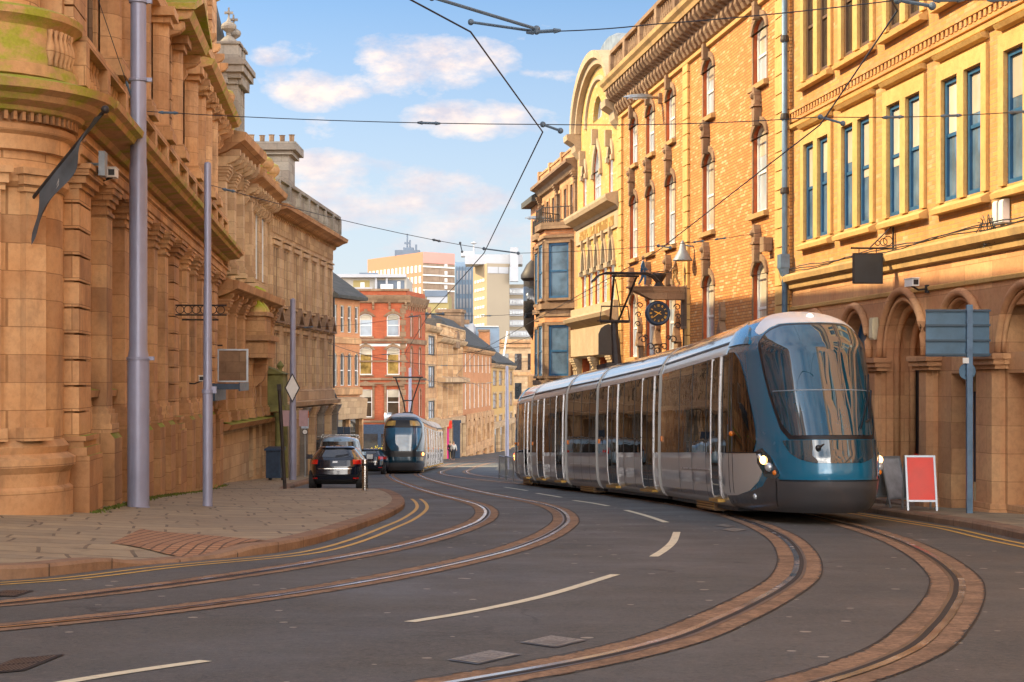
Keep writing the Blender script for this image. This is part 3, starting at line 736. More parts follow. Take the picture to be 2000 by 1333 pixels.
for i, u in enumerate([F.L-.7]+bounds):
    w = .75 if i else .5
    if i == 3: w = .62                     # between the doorway and the blind arch: polygonal pier
    if i == 4: w = .95
    mb = F.mb()
    mb.vslab([(u-w/2, -.02), (u-w/2, .10), (u-w/2+.12, .2), (u+w/2-.12, .2), (u+w/2, .10), (u+w/2, -.02)], -2.1, 1.45)
    mb.vslab([(u-w/2-.08, -.02), (u-w/2-.08, .14), (u-w/2+.08, .27), (u+w/2-.08, .27), (u+w/2+.08, .14), (u+w/2+.08, -.02)], -2.1, -1.12+.0)
    mb.vslab([(u-w/2-.05, -.02), (u-w/2-.05, .13), (u-w/2+.09, .24), (u+w/2-.09, .24), (u+w/2+.05, .13), (u+w/2+.05, -.02)], -1.12, -1.0)
    mb.build('pier', 'pink', F.root)
    mb = F.mb()
    for dz0, dz1, e in ((1.42,1.5,.05),(1.5,1.6,.1),(1.6,1.7,.14)): mb.box(u-w/2-.1-e, u+w/2+.1+e, -.02, .2+e, dz0, dz1)
    mb.build('impost', 'pink', F.root)
F.band('plinth_step', 'kerb', 0, F.L, [(0,-2.1),(.38,-2.1),(.38,-1.3),(0,-1.3)])
R1 = F
# fittings on R1
def cctv(F, u, n, z, name, label, yaw=0, col='white', L=.32):
    o = empty(name, F.world(u, .02, z), (0, 0, math.atan2(1, F.m)), label, 'camera')
    s = F.s; mb = MB(s, 0); mb.box(-.06, .06, 0, .05, -.08, .08); mb.tube([(0, .04, 0), (0, n*.6, -.02), (0, n, .06)], .022); mb.build('bracket', 'iron', o)
    mb = MB(s, 0); mb.box(-L*.5, L*.5, n-.07, n+.07, .05, .20); mb.box(-L*.5-.03, L*.5+.03, n-.08, n+.08, .2, .215); mb.build('housing', col, o)
    mb = MB(s, 0); mb.box(-L*.5-.012, -L*.5, n-.05, n+.05, .075, .175); mb.build('lens', 'black', o); return o
cctv(F, U(33.9), .34, 3.05, 'security_camera', 'white box security camera beside the sandstone arch next to the doorway', L=.45)
o = empty('alarm_box', F.world(U(36.95), .02, 2.35), (0, 0, math.atan2(1, F.m)), 'cream alarm box between the two sandstone arches', 'alarm box')
mb = MB(1); mb.box(-.14, .14, 0, .1, -.24, .24); mb.box(-.11, .11, .1, .13, -.2, .2); mb.build('case', 'cream', o)
# hanging sign with scroll bracket
def bracket_sign(F, u, z, n, w, h, label, mat='signback', shape='sq', scroll=True):
    o = empty('hanging_sign', F.world(u, 0, z), (0, 0, math.atan2(1, F.m)), label, 'sign')
    s = F.s; mb = MB(s); mb.tube([(0, 0, 0), (0, n, 0)], .022); mb.tube([(0, .02, -.05), (0, .02, .5)], .022)
    if scroll:
        mb.tube([(0, .02, .5), (0, n*.55, .02)], .014)
        for k, (cn, r) in enumerate(((n*.1+.04, .1), (n*.24, .075), (n*.38, .05))):
            mb.tube([(0, cn+r*math.cos(t), .06+r+r*math.sin(t)) for t in [2*math.pi*j/14 for j in range(14)]], .01, 5, True)
    mb.build('bracket', 'iron', o)
    mb = MB(s); n0, n1 = n-w-.06, n-.06
    for q in (n0+.12, n1-.12): mb.tube([(0, q, 0), (0, q, -.12)], .01)
    mb.build('hanger', 'iron', o)
    mb = MB(s)
    if shape == 'sq': mb.box(-.03, .03, n0, n1, -.12-h, -.12)
    else:
        pr = [(n0, -.12-h), (n0, -.12-.32*h), (n0+.12*w, -.12-.14*h), (n0+.32*w, -.12-.04*h), (n0+.5*w, -.12), (n0+.68*w, -.12-.04*h), (n0+.88*w, -.12-.14*h), (n1, -.12-.32*h), (n1, -.12-h)]
        mb.prism(pr, -.035, .035)
    b = mb.build('board', mat, o)
    if shape == 'sq':
        mb = MB(s); 
        for a, c, d, e in ((n0-.015,n0+.015,-.13-h,-.11), (n1-.015,n1+.015,-.13-h,-.11), (n0,n1,-.135-h,-.105-h), (n0,n1,-.135,-.105)): mb.box(-.036, .036, a, c, d, e)
        mb.build('rim', 'iron', b)
    return o
M['signdark'] = plain('sign_board_charcoal', (.028,.032,.036), .5, var=.25, scale=3)
bracket_sign(F, U(35.9), 4.02, .95, .62, .62, 'blank charcoal square sign hanging from a scrolled bracket over the arcade', 'signdark')
# white junction boxes and loose cables
for k, (y, lab) in enumerate(((30.15, 'nearer of the two white cable boxes on the buff brick wall'), (30.42, 'farther of the two white cable boxes on the buff brick wall'))):
    o = empty('cable_box', F.world(U(y), 0, 4.2), (0, 0, math.atan2(1, F.m)), lab, 'cable box', 'white cable boxes on the brick wall')
    mb = MB(1); mb.box(-.09, .09, 0, .13, -.17, .2); mb.prism([(0,.2),(.13,.2),(.1,.25),(0,.25)], -.09, .09); mb.build('case', 'white', o)
rng = random.Random(5); P = []
mb = F.mb(); mb.s = 1
for k in range(3):
    P = []; z = 3.70+.03*k; 
    for j in range(40):
        u = U(26)+(U(43)-U(26))*j/39; P.append((u, .13+.02*k, z+.28+.03*math.sin(j*.5+k)+rng.uniform(-.012,.012)))
    mb.tube(P, .012, 4)
for k in range(14):
    u = U(30.6)+rng.uniform(-.4,.5); P = [(u+rng.uniform(-.2,.2), .1+rng.uniform(0,.1), 4.15-.12*j+rng.uniform(-.1,.1)) for j in range(5)]; mb.tube(P, .009, 4)
o = mb.build('wall_cables', 'cable', None); o.location = F.root.location; o.rotation_euler = F.root.rotation_euler; tag(o, 'tangle of thin cables running along the top of the sandstone arcade', 'cables')

# ---- R2 : orange brick, narrow arched windows, heavy bracketed cornice
F = right('brick_building', 'orange brick building with tall arched white windows, bracketed cornice and balustrade', 43.4, 66.3, -2.9, .04)
U = F.U; F2 = F
cols = [46.2, 52.0, 57.3, 60.6, 63.6]; rows = [(9.35, 11.15, .22), (5.82, 8.25, .26), (2.1, 4.5, .26), (-1.9, .9, .1)]
ops = []; pan = []
for y in cols:
    for j, (a, b, rs) in enumerate(rows):
        if j < 3: ops.append((U(y)-.68, U(y)+.68, a, b, 'r', .38, .19))
        else: ops.append((U(y)-.7, U(y)+.7, a, b, None, 0, .34))
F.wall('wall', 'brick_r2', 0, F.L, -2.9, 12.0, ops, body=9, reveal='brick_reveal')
for k, y in enumerate(cols):
    for j, (a, b, rs) in enumerate(rows[:3]):
        u = U(y); op = (u-.68, u+.68, a, b, 'r', .38)
        w = F.window(op, 'white', 'glass_pale', depth=.18, fw=.09, blind=((.35, .55, .0)[(k+j) % 3]+.1, 'glass_blind'), sill='gold_dark')
        mb = F.mb(); ol = outline((u-.68, u+.68, b-.9, b, 'r', .38)); ou = outline((u-.68, u+.68, b-.9, b, 'r', .38), .18, 0)
        ring(mb, ol[1:-1], ou[1:-1], -.02, .06)
        # drop ears and side strips
        mb.box(u-.8, u-.68, -.02, .012, a-.02, b-.38); mb.box(u+.68, u+.8, -.02, .012, a-.02, b-.38)
        mb.slab([(u-.1, b-.06), (u-.15, b+.42), (u+.15, b+.42), (u+.1, b-.06)], -.02, .2)
        mb.build('hood_mould', 'umber', w)
        if j > 0:
            mb = F.mb(); mb.slab([(u-.13,b+.44),(u-.17,b+.6),(u-.14,b+.85),(u-.06,b+.98),(u+.06,b+.98),(u+.14,b+.85),(u+.17,b+.6),(u+.13,b+.44)], .0, .2); mb.box(u-.2,u+.2,0,.24,b+.44,b+.5); mb.ball((u, .2, b+.75), .1, 8); mb.build('finial', 'umber', w)
    a, b = rows[3][:2]; F.window((U(y)-.7, U(y)+.7, a, b), 'brownpaint', 'glass_dark', depth=.3, fw=.08, bars=(.5,), rail=False, name='shop_window')
# small gabled stone niches between first-floor windows
for y in (50.0, 56.0, 59.0, 62.1):
    mb = F.mb(); u = U(y); mb.box(u-.28, u+.28, -.02, .12, 1.0, 2.5); mb.slab([(u-.36,2.5),(u+.36,2.5),(u,3.0)], -.02, .2); mb.slab([(u-.08,3.0),(u-.14,3.3),(u,3.55),(u+.14,3.3),(u+.08,3.0)], 0, .16); mb.build('niche', 'umber', F.root)
for y, w in ((43.95, 1.0), (54.8, .7), (65.95, .6)): F.quoins('gold', U(y), w, -2.8, 11.45, h=.5, n=.09, alt=1)
F.band('cornice_bed', 'gold', 0, F.L, [(-.02,11.42),(.1,11.46),(.12,11.56),(-.02,11.6)])
F.brackets('umber', .3, F.L-.3, .52, 11.6, 12.55, .62, .26)
F.band('cornice', 'gold_dark', -.1, F.L+.1, [(-.02,12.55),(.66,12.55),(.7,12.68),(.8,12.78),(.82,12.92),(.6,13.0),(.5,13.1),(-.02,13.12)])
F.balustrade('umber', .2, F.L-.2, 13.12, 14.1, n=.28, bay=2.7)
o = empty('downpipe', F.world(-.06, .1, -1.9), (0, 0, math.atan2(1, F.m)), 'dark blue-grey iron downpipe between the two brick buildings', 'pipe')
mb = MB(1); mb.tube([(0,.05,0), (0,.05,16.2)], .075, 10); mb.build('pipe', 'signpost', o, smooth=True)
for z in (0.6, 2.4, 4.2, 6.0, 7.9, 9.8, 11.8, 13.8):
    mb = MB(1); mb.lathe([(.11,z),(.115,z+.05),(.1,z+.16)], (0,.05), 10); mb.build('collar', 'iron', o)
mb = MB(1); mb.box(-.16,.16,-.04,.2,6.0,6.35); mb.prism([(-.02,5.8),(.12,5.8),(.2,6.0),(-.04,6.0)],-.12,.12); mb.build('hopper', 'signpost', o)
# floodlight box, corner lamp, cameras
o = empty('wall_speaker', F.world(U(45.1), .02, 4.85), (0,0,math.atan2(1,F.m)), 'small dark square box on the orange brick wall near the downpipe', 'wall box')
mb = MB(1); mb.box(-.17,.17,0,.22,-.18,.18); mb.box(-.19,.19,.2,.24,-.2,.2); mb.build('case', 'umber', o)
o = empty('wall_lamp', F.world(U(53.95), .0, 5.2), (0,0,math.atan2(1,F.m)), 'grey bell-shaped lamp shade on the quoins above the clock', 'lamp')
mb = MB(1); mb.tube([(0,0,.3),(0,.3,.34)], .03); mb.lathe([(.02,.5),(.07,.42),(.12,.2),(.3,-.12),(.32,-.16),(.0,-.1)], (0,.36), 14); mb.build('shade', 'lead', o, smooth=True)
def street_lamp_arm(F, u, z, n, label):
    o = empty('wall_street_lamp', F.world(u, 0, z), (0,0,math.atan2(1,F.m)), label, 'street lamp', 'lamp heads fixed to the right-hand walls')
    s = F.s; mb = MB(s); mb.box(-.1,.1,0,.12,-.16,.2); mb.tube([(0,.05,.05),(0,.35,.05)], .05, 8); mb.build('arm', 'umber', o)
    mb = MB(s); mb.grid([[(-w*math.cos(t), nn, h*math.sin(t)+.03) for t in [math.pi*j/6 for j in range(7)]] for nn, w, h in ((.3,.05,.05),(.4,.14,.12),(.7,.17,.15),(1.1,.15,.11),(1.35,.06,.04))]); mb.build('head', 'galv', o, smooth=True)
    mb = MB(s); mb.box(-.12,.12,.55,1.2,-.02,.04); mb.build('lens', 'glass_pale', o)
street_lamp_arm(F, U(58.7), 11.0, 0, 'grey street lamp head on the orange brick wall beneath the bracketed cornice')
R2 = F
# ---- clock with figures
cu = U(54.9)
o = empty('projecting_clock', F.world(cu, 0, 1.6), (0,0,math.atan2(1,F.m)), 'black and gold Roman-numeral clock with two hammering figures on its ledge', 'clock')
mb = MB(1); mb.box(-.3,.3,0,1.85,2.52,2.62); mb.prism([(0,2.24),(1.2,2.24),(1.75,2.5),(1.9,2.62),(0,2.62)],-.26,.26); mb.box(-.34,.34,0,1.95,2.62,2.66); mb.box(-.4,.4,0,.12,1.3,2.7); mb.build('ledge', 'umber', o)
mb = MB(1); mb.tube([(0,.1,2.3),(0,.1,.3),(0,.5,.1),(0,1.0,.05)], .025)
for cn, cz, r in ((.32,2.0,.12),(.28,1.7,.1),(.3,1.4,.12),(1.55,2.05,.11),(1.6,1.75,.1),(1.62,1.45,.1),(.45,.95,.14),(1.45,.95,.14),(.75,.72,.13),(1.2,.72,.13),(.97,.58,.12),(.6,1.0,.09),(1.35,1.02,.09)):
    mb.tube([(0, cn+r*(1-.05*j)*math.cos(.5*j), cz+r*(1-.05*j)*math.sin(.5*j)) for j in range(15)], .018, 5)
mb.build('scrollwork', 'iron', o)
mb = MB(1)
for sg in (-.1, .1): pass
CY, CZ, CR = .97, 1.80, .36
def disc(mb, x, r, r0=0, k=40):
    if r0 == 0: mb.face([(x, CY+r*math.cos(2*math.pi*j/k), CZ+r*math.sin(2*math.pi*j/k)) for j in range(k)])
    else: mb.grid([[(x, CY+q*math.cos(2*math.pi*j/k), CZ+q*math.sin(2*math.pi*j/k)) for j in range(k+1)] for q in (r0, r)])
for a in range(1):
    pr = []
k = 40
mb.grid([[(x, CY+r*math.cos(2*math.pi*j/k), CZ+r*math.sin(2*math.pi*j/k)) for j in range(k+1)] for x, r in ((-.15,CR-.06),(-.19,CR-.02),(-.16,CR+.03),(0,CR+.05),(.16,CR+.03),(.19,CR-.02),(.15,CR-.06))])
case = mb.build('case', 'darkblue', o, smooth=True)
for sg in (-1, 1):
    mb = MB(1); disc(mb, sg*.152, CR-.055); d = mb.build('dial', 'black', o, recalc=False)
    mb = MB(1)
    R = lambda ang, r: (CY+sg*r*math.sin(ang), CZ+r*math.cos(ang))      # seen from the camera side clockwise
    def stroke(p, q, w):
        a = Vector((p[0], p[1])); b = Vector((q[0], q[1])); dd = (b-a).normalized(); nn = Vector((-dd.y, dd.x))*w/2
        mb.face([(sg*.156, *(a+nn)), (sg*.156, *(b+nn)), (sg*.156, *(b-nn)), (sg*.156, *(a-nn))])
    num = ['XII','I','II','III','IIII','V','VI','VII','VIII','IX','X','XI']
    s2 = -sg
    for h in range(12):
        ang = h*math.pi/6; rad_ = Vector((-sg*-1*math.sin(ang)*-1, math.cos(ang))); rad_ = Vector((s2*-1*math.sin(ang)*-1 if False else s2*math.sin(ang), math.cos(ang)))
        # tangent pointing to the reader's right
        tan = Vector((s2*math.cos(ang), -math.sin(ang))); c = Vector((CY, CZ))+rad_*.25
        chars = num[h]; wd = {'I': .018, 'V': .034, 'X': .034}; tot = sum(wd[x] for x in chars); x0 = -tot/2
        for chh in chars:
            xm = x0+wd[chh]/2; hh = .036
            P = lambda a, b: c+tan*(xm+a)+rad_*b
            if chh == 'I': stroke(P(0,-hh), P(0,hh), .010)
            elif chh == 'V': stroke(P(-.012,hh), P(0,-hh), .010); stroke(P(.012,hh), P(0,-hh), .010)
            else: stroke(P(-.014,hh), P(.014,-hh), .010); stroke(P(.014,hh), P(-.014,-hh), .010)
            x0 += wd[chh]
    mb.build('numerals', 'gilt', d, recalc=False)
    for nm, ang, ln, w in (('hour_hand', rad(66), .17, .035), ('minute_hand', rad(128), .25, .024)):
        mb = MB(1); dirv = Vector((s2*math.sin(ang), math.cos(ang))); pp = Vector((dirv.y, -dirv.x)); c = Vector((CY, CZ))
        pts = [c-dirv*.1-pp*w*.3, c-dirv*.1+pp*w*.3, c+pp*w*.5, c+dirv*ln*.72+pp*w*.45, c+dirv*ln, c+dirv*ln*.72-pp*w*.45, c-pp*w*.5]
        mb.face([(sg*(.160 if nm[0] == 'h' else .163), *q) for q in pts]); mb.build(nm, 'gilt', d, recalc=False)
CLOCK = o
F.root['label'] = 'orange brick building with tall arched white windows, bracketed cornice and balustrade'
bracket_sign(F, U(66.0), 3.55, .98, .78, 1.2, 'dark shield-shaped sign hanging from the corner of the orange brick building', 'signdark', 'shield', False)
cctv(F, U(54.2), .55, -.1, 'wall_bracket', 'dark curved iron bracket below the corner lamp', col='iron', L=.2)['category'] = 'bracket'

# ---- R3 : yellow brick and cream stone with a semicircular gable
F = right('gabled_building', 'yellow brick building with semicircular gable, pointed arcade and cream stone trim', 66.35, 76.6, -3.9, .02)
U = F.U; L = F.L; c = L*.5
ops = [(c-1.1, c+1.1, 11.7, 13.0, 'r', 1.1, .3), (c-.85, c+.85, 8.75, 11.2, 'p', 1.15, .14), (c-3.55, c-2.75, 8.75, 10.7, 'r', .4, .14), (c+2.75, c+3.55, 8.75, 10.7, 'r', .4, .14)]
arc = [.95+(L-1.9)*(i+.5)/5 for i in range(5)]
for u in arc: ops.append((u-.5, u+.5, 4.45, 7.0, 'p', .95, .16))
ops += [(1.4, 4.6, -3.0, 2.2, None, 0, .5), (5.6, 9.0, -3.0, 2.2, None, 0, .5)]
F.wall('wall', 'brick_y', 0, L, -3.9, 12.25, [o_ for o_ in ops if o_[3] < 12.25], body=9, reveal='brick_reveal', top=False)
gp = [(c+4.75*math.cos(math.pi*j/28), 12.25+2.5*math.sin(math.pi*j/28)) for j in range(29)]
mb = F.mb()                                 # gable panel with the lunette cut out
lun = [(c+1.1*math.cos(math.pi*j/28), 12.25+1.0*math.sin(math.pi*j/28)) for j in range(29)]
mb.grid([[(u, 0, z) for u, z in gp], [(u, 0, z) for u, z in lun]]); mb.grid([[(u, 0, z) for u, z in lun], [(u, -.3, z) for u, z in lun]])
gb = mb.build('gable', 'brick_y', F.root, recalc=False); mb = F.mb(); mb.grid([[(u, -6, z) for u, z in gp], [(c, -6, 12.25)]*29]); mb.build('rear_gable', 'brick_y', F.root, recalc=False)
F.window((c-1.1, c+1.1, 12.25, 13.25, 'r', 1.0), 'white', 'glass_pale', depth=.28, rail=False, bars=(.33,.66), name='lunette_window', fw=.08)
mb = F.mb()
prf = [(.02,4.15,2.2),(.25,4.2,2.25),(.27,4.4,2.45),(.42,4.45,2.5),(.44,4.8,2.8),(-1.2,4.85,2.85)]
mb.grid([[(c+a*math.cos(math.pi*j/28), n, 12.25+b*math.sin(math.pi*j/28)) for j in range(29)] for n, a, b in prf]); mb.build('gable_arch', 'tan', F.root, smooth=True, angle=35)
mb = F.mb(); mb.grid([[(c+a*math.cos(math.pi*j/28), n, 12.25+b*math.sin(math.pi*j/28)) for j in range(29)] for n, a, b in ((-.4,4.85,2.8),(-.4,5.1,3.45),(-.6,5.2,3.55),(-7,5.2,3.55))]); mb.build('roof', 'lead', F.root, smooth=True, angle=35)
mb = F.mb(); mb.grid([[(c+a*math.cos(math.pi*j/28), n, 12.25+b*math.sin(math.pi*j/28)) for j in range(29)] for n, a, b in ((.02,2.6,1.6),(.1,2.65,1.65),(.1,2.85,1.8),(.02,2.9,1.85))]); mb.build('arch_band', 'tan', F.root, smooth=True, angle=35)
for u0, u1 in ((-.1, .95), (L-.95, L+.1)): F.band('corbel', 'tan', u0, u1, [(0,11.2),(.25,11.5),(.3,11.8),(.62,12.0),(.64,12.25),(0,12.3)])
w = F.window((c-.85, c+.85, 8.75, 11.2, 'p', 1.15), 'white', 'glass_pale', depth=.13, bars=(.5,), name='pointed_window')
for q in (-3.15, 3.15): F.window((c+q-.4, c+q+.4, 8.75, 10.7, 'r', .4), 'white', 'glass_pale', depth=.13)
for u, r, zs, rs, kd in ((c, .85, 10.05, 1.15, 'p'), (c-3.15, .4, 10.3, .4, 'r'), (c+3.15, .4, 10.3, .4, 'r')):
    mb = F.mb(); a = arch_pts(u-r, u+r, zs, rs, kd, 14); b = arch_pts(u-r-.3, u+r+.3, zs, rs+.32, kd, 14); ring(mb, a, b, -.02, .08)
    mb.box(u-r-.34, u-r+.0, 0, .13, zs-.2, zs); mb.box(u+r, u+r+.34, 0, .13, zs-.2, zs); mb.slab([(u-.1,zs+rs),(u-.13,zs+rs+.65),(u+.13,zs+rs+.65),(u+.1,zs+rs)], 0, .26); mb.build('arch_dressing', 'tan', F.root)
F.band('cornice', 'tan', -.1, L+.1, [(0,7.98),(.12,8.02),(.2,8.15),(.55,8.3),(.62,8.45),(.62,8.55),(0,8.72)])
F.band('frieze', 'tan', 0, L, [(0,7.3),(.08,7.3),(.08,7.98),(0,7.98)])
mb = F.mb(); rng = random.Random(12)       # worn raised lettering, no longer readable
u = 1.0
while u < L-1.1:
    wd = rng.choice((.1,.16,.2)); 
    if rng.random() < .86: mb.box(u, u+.045, .08, .115, 7.42, 7.82); 
    if wd > .12: mb.box(u+wd, u+wd+.04, .08, .115, 7.42, 7.82); mb.box(u+.04, u+wd, .08, .115, rng.choice((7.42,7.6,7.78)), rng.choice((7.62,7.65,7.82)))
    u += wd+.14
mb.build('worn_lettering', 'gold', F.root)
for u in arc:
    w = F.window((u-.5, u+.5, 4.45, 7.0, 'p', .95), 'white', 'glass_pale', depth=.15)
    mb = F.mb(); a = arch_pts(u-.46, u+.46, 6.05, .95, 'p', 14); b = arch_pts(u-.68, u+.68, 6.05, 1.12, 'p', 14); ring(mb, a, b, -.05, .08); mb.box(u-.8,u-.46,-.05,.14,5.85,6.05); mb.box(u+.46,u+.8,-.05,.14,5.85,6.05)
    mb.slab([(u-.08,7.0),(u-.12,7.42),(u+.12,7.42),(u+.08,7.0)], 0, .16); mb.build('arch_dressing', 'tan', w)
F.band('fascia_cornice', 'tan', -.1, L+.1, [(0,3.5),(.25,3.6),(.6,3.8),(.68,3.95),(.3,4.1),(.3,4.4),(0,4.4)])
F.band('fascia', 'tan', 0, L, [(0,2.2),(.3,2.3),(.32,3.5),(0,3.5)])
for u in (.4, .95, 5.1, L-.95, L-.4): F.pilaster('tan', u, .32, -3.4, 2.2, n=.22)
for a, b in ((1.4, 4.6), (5.6, 9.0)): F.window((a, b, -3.0, 2.2), 'white', 'glass_pale', depth=.4, bars=(.2,.4,.6,.8), rail=True, name='shop_window')
F.quoins('gold', .16, .34, 4.4, 11.9, h=.48, n=.08, alt=1)

# ---- R4 : stone front with two tiers of canted bays
F = right('bay_fronted_building', 'brown stone building with stacked canted bay windows and little iron balconies', 76.7, 88.4, -4.2)
U = F.U; L = F.L
def bay(F, u, w, n, z0, z1, wins, mat='umber'):
    ch = w*.27; P = [(u-w/2, 0), (u-w/2+ch, n), (u+w/2-ch, n), (u+w/2, 0)]
    o = F.mb(); o.vslab(P, z0, z1); b = o.build('bay', mat, F.root)
    def grow(e): return [(u-w/2-e, 0), (u-w/2+ch-e*.4, n+e), (u+w/2-ch+e*.4, n+e), (u+w/2+e, 0)]
    mb = F.mb()
    for a, h, e in wins['bands']: mb = F.mb(); mb.vslab(grow(e), a, a+h); mb.build('moulding', mat, b)
    for a, h in wins['brick']: mb = F.mb(); mb.vslab(grow(.012), a, a+h); mb.build('brick_panel', 'brick_or', b)
    for (a, za) in wins['win']:
        for (p, q) in zip(P, P[1:]):
            p0 = Vector(p); q0 = Vector(q); d = (q0-p0); ln = d.length; d /= ln; nn = Vector((-d.y, d.x)); 
            if nn.y < 0: nn = -nn
            if p[0] == u-w/2: nn = Vector((-n, ch)).normalized()
            if q[0] == u+w/2: nn = Vector((n, ch)).normalized()
            m_ = .16*ln; s0 = p0+d*m_; s1 = q0-d*m_
            g = F.mb()
            def fr(x0, x1, zz0, zz1, t):
                a0 = p0+d*x0+nn*.0; b0 = p0+d*x1
                g.vslab([tuple(a0), tuple(b0), tuple(b0+nn*t), tuple(a0+nn*t)], zz0, zz1)
            x0, x1 = m_, ln-m_
            fr(x0-.12, x0, a-.05, za+.1, .09); fr(x1, x1+.12, a-.05, za+.1, .09); fr(x0-.12, x1+.12, za+.1, za+.22, .12); fr(x0-.14, x1+.14, a-.16, a-.05, .14)
            wn = g.build('window', mat, b)
            g = F.mb(); fr(x0, x0+.09, a-.05, za+.1, .06); fr(x1-.09, x1, a-.05, za+.1, .06); fr(x0, x1, (a+za)/2-.04, (a+za)/2+.04, .06); fr(x0, x1, a-.05, a+.05, .065); fr(x0, x1, za, za+.1, .06)
            g.build('sash', 'bluepaint', wn)
            g = F.mb(); fr(x0+.05, x1-.05, a, za, .025); g.build('pane', 'glass_blue', wn)
    return b
F.wall('wall', 'sand_dark', 0, L, -4.2, 11.2, [(u, u+.75, 8.6, 10.3, None, 0, .12) for u in (1.1, 3.0, 4.9, 6.8, 8.7, 10.2)], body=9)
for u in (1.1, 3.0, 4.9, 6.8, 8.7, 10.2): F.window((u, u+.75, 8.6, 10.3), 'bluepaint', 'glass_dark', depth=.11, surround='sand_dark', sill='umber')
F.band('cornice', 'umber', -.05, L+.05, [(0,10.75),(.15,10.8),(.3,11.05),(.55,11.15),(.55,11.3),(0,11.4)])
mb = F.mb(); mb.box(0, L, -.3, .1, 11.3, 11.85); mb.box(-.03, L+.03, -.34, .15, 11.85, 11.95)
for u in (.25, L*.33, L*.66, L-.25): mb.box(u-.22, u+.22, -.36, .18, 11.3, 12.1)
mb.build('parapet', 'sand_dark', F.root)
for u in (.2, L*.48, L-.2): F.pilaster('umber', u, .3, 8.3, 10.75, n=.12)
wins = {'bands': [(8.25,.3,.22),(7.85,.12,.08),(4.55,.25,.16),(4.2,.1,.06),(1.0,.25,.15),(.7,.1,.05),(-4.1,.8,.08)], 'brick': [(7.98,.25),(3.95,.22)], 'win': [(5.1,7.5),(1.5,3.7),(-2.6,.2)]}
for u, w, n in ((2.9, 3.9, 1.2), (8.3, 3.2, .65)):
    b = bay(F, u, w, n, -4.2, 8.3, wins)
    mb = F.mb(); mb.s = 1
    ch = w*.27; P = [(u-w/2-.1, .1), (u-w/2+ch-.05, n+.15), (u+w/2-ch+.05, n+.15), (u+w/2+.1, .1)]
    for z in (8.65, 9.25): mb.tube([(p[0], F.s*p[1], z) for p in P], .025, 5)
    for p, q in zip(P, P[1:]):
        for k in range(9): t = k/8; x = p[0]+(q[0]-p[0])*t; y = p[1]+(q[1]-p[1])*t; mb.tube([(x, y, 8.55), (x+.04*math.sin(k), y, 8.9), (x, y, 9.25+(.12 if k % 4 == 0 else 0))], .016, 4)
    mb.build('railing', 'iron', b)
F.band('fascia', 'umber', 0, L, [(0,.6),(.1,.6),(.14,1.0),(0,1.0)])
street_lamp_arm(F, U(84.5), 9.3, 0, 'grey street lamp head on the bay-fronted stone building')
# ---- R5 : last house on the right with rounded corner oriel
F = right('corner_house', 'farthest right-hand house with small round domed oriel and black shopfront', 88.5, 92.2, -4.8)
U = F.U; L = F.L
F.wall('wall', 'brick_or', 0, L, .8, 10.6, [(.5, 1.2, 6.2, 8.4, None, 0, .12), (2, 2.7, 6.2, 8.4, None, 0, .12)], body=9)
F.wall('shopfront', 'black', 0, L, -4.8, .8, [], body=8.5, n=.06, top=False)
mb = F.mb(); mb.prism([(0,10.6),(.5,10.6),(.5,10.9),(-3.5,13.2),(-7,10.6)], -.2, L+.2); mb.build('roof', 'slate', F.root)
for u in (.5, 2): F.window((u, u+.7, 6.2, 8.4), 'white', 'glass_dark', depth=.15, surround='sand_dark')
mb = F.mb(); mb.lathe([(.1,3.4),(.35,3.8),(.6,4.2),(.6,6.6),(.75,6.75),(.75,6.95),(.6,7.2),(.45,7.5),(.2,7.75),(.05,7.9)], (L-.8, -.1), 18); mb.build('oriel', 'iron', F.root, smooth=True, angle=40)
mb = F.mb(); mb.lathe([(.615,4.6),(.615,6.3)], (L-.8, -.1), 18); mb.build('oriel_window', 'glass_dark', F.root, smooth=True)
F.band('fascia', 'umber', -.05, L, [(0,.5),(.15,.5),(.18,1.5),(0,1.6)])

# ---- R0 : next block towards and behind the camera, seen only in reflections
F = right('brick_building', 'golden brick block with stone-framed windows next to the buff brick building', -24, 24.9, -1.6)
ops = [(F.U(-22+3.9*i), F.U(-22+3.9*i)+1.5, 1.2+3.9*j, 3.6+3.9*j, None, 0, .15) for i in range(12) for j in range(5)]
F.wall('wall', 'brick_r1', 0, F.L, -1.6, 22, ops, body=9)
for op in ops: F.window(op[:4], 'bluepaint', 'glass_pale', depth=.12, surround='gold', sill='gold')
F.band('cornice', 'gold', 0, F.L, [(-.02,21),(.1,21.05),(.3,21.4),(.5,21.55),(.5,21.75),(-.02,21.9)])
F.band('string_course', 'gold_dark', 0, F.L, [(-.02,4.1),(.2,4.2),(.25,4.4),(-.02,4.5)])
# ================================================================== left-hand buildings
LX = lambda Y: -4.62-.095*Y
F = Facade('sandstone_building', 'huge orange sandstone bank-like building with mossy cornice, pilasters and rounded corner on the left', 'building', LX(27.0), 27.0, -.095, 'L', 57.9, -2.6)
U = F.U; L = F.L; L1 = F
pil = [30.4, 32.8, 35.3, 37.6, 39.8, 45.0, 47.25, 49.5, 51.75]
quo = [27.75, 42.3, 54.6]
ops = []
gaps = [(28.6, 30.0), (30.85, 32.35), (33.25, 34.85), (35.75, 37.15), (38.05, 39.35), (40.3, 41.2), (43.4, 44.55), (45.45, 46.8), (47.7, 49.05), (49.95, 51.3), (52.2, 53.5)]
for a, b in gaps: ops += [(U(a)+.12, U(b)-.12, 1.1, 4.35, None, 0, .16), (U(a)+.1, U(b)-.1, -1.25 if a < 40 else -1.7, .2, None, 0, .35)]
upw = [29.9, 32.2, 34.5, 36.8, 41.2, 43.6, 48.0, 50.2, 52.4, 54.6]
for y in upw: ops.append((U(y)-.55, U(y)+.55, 7.0, 9.5, None, 0, .12))
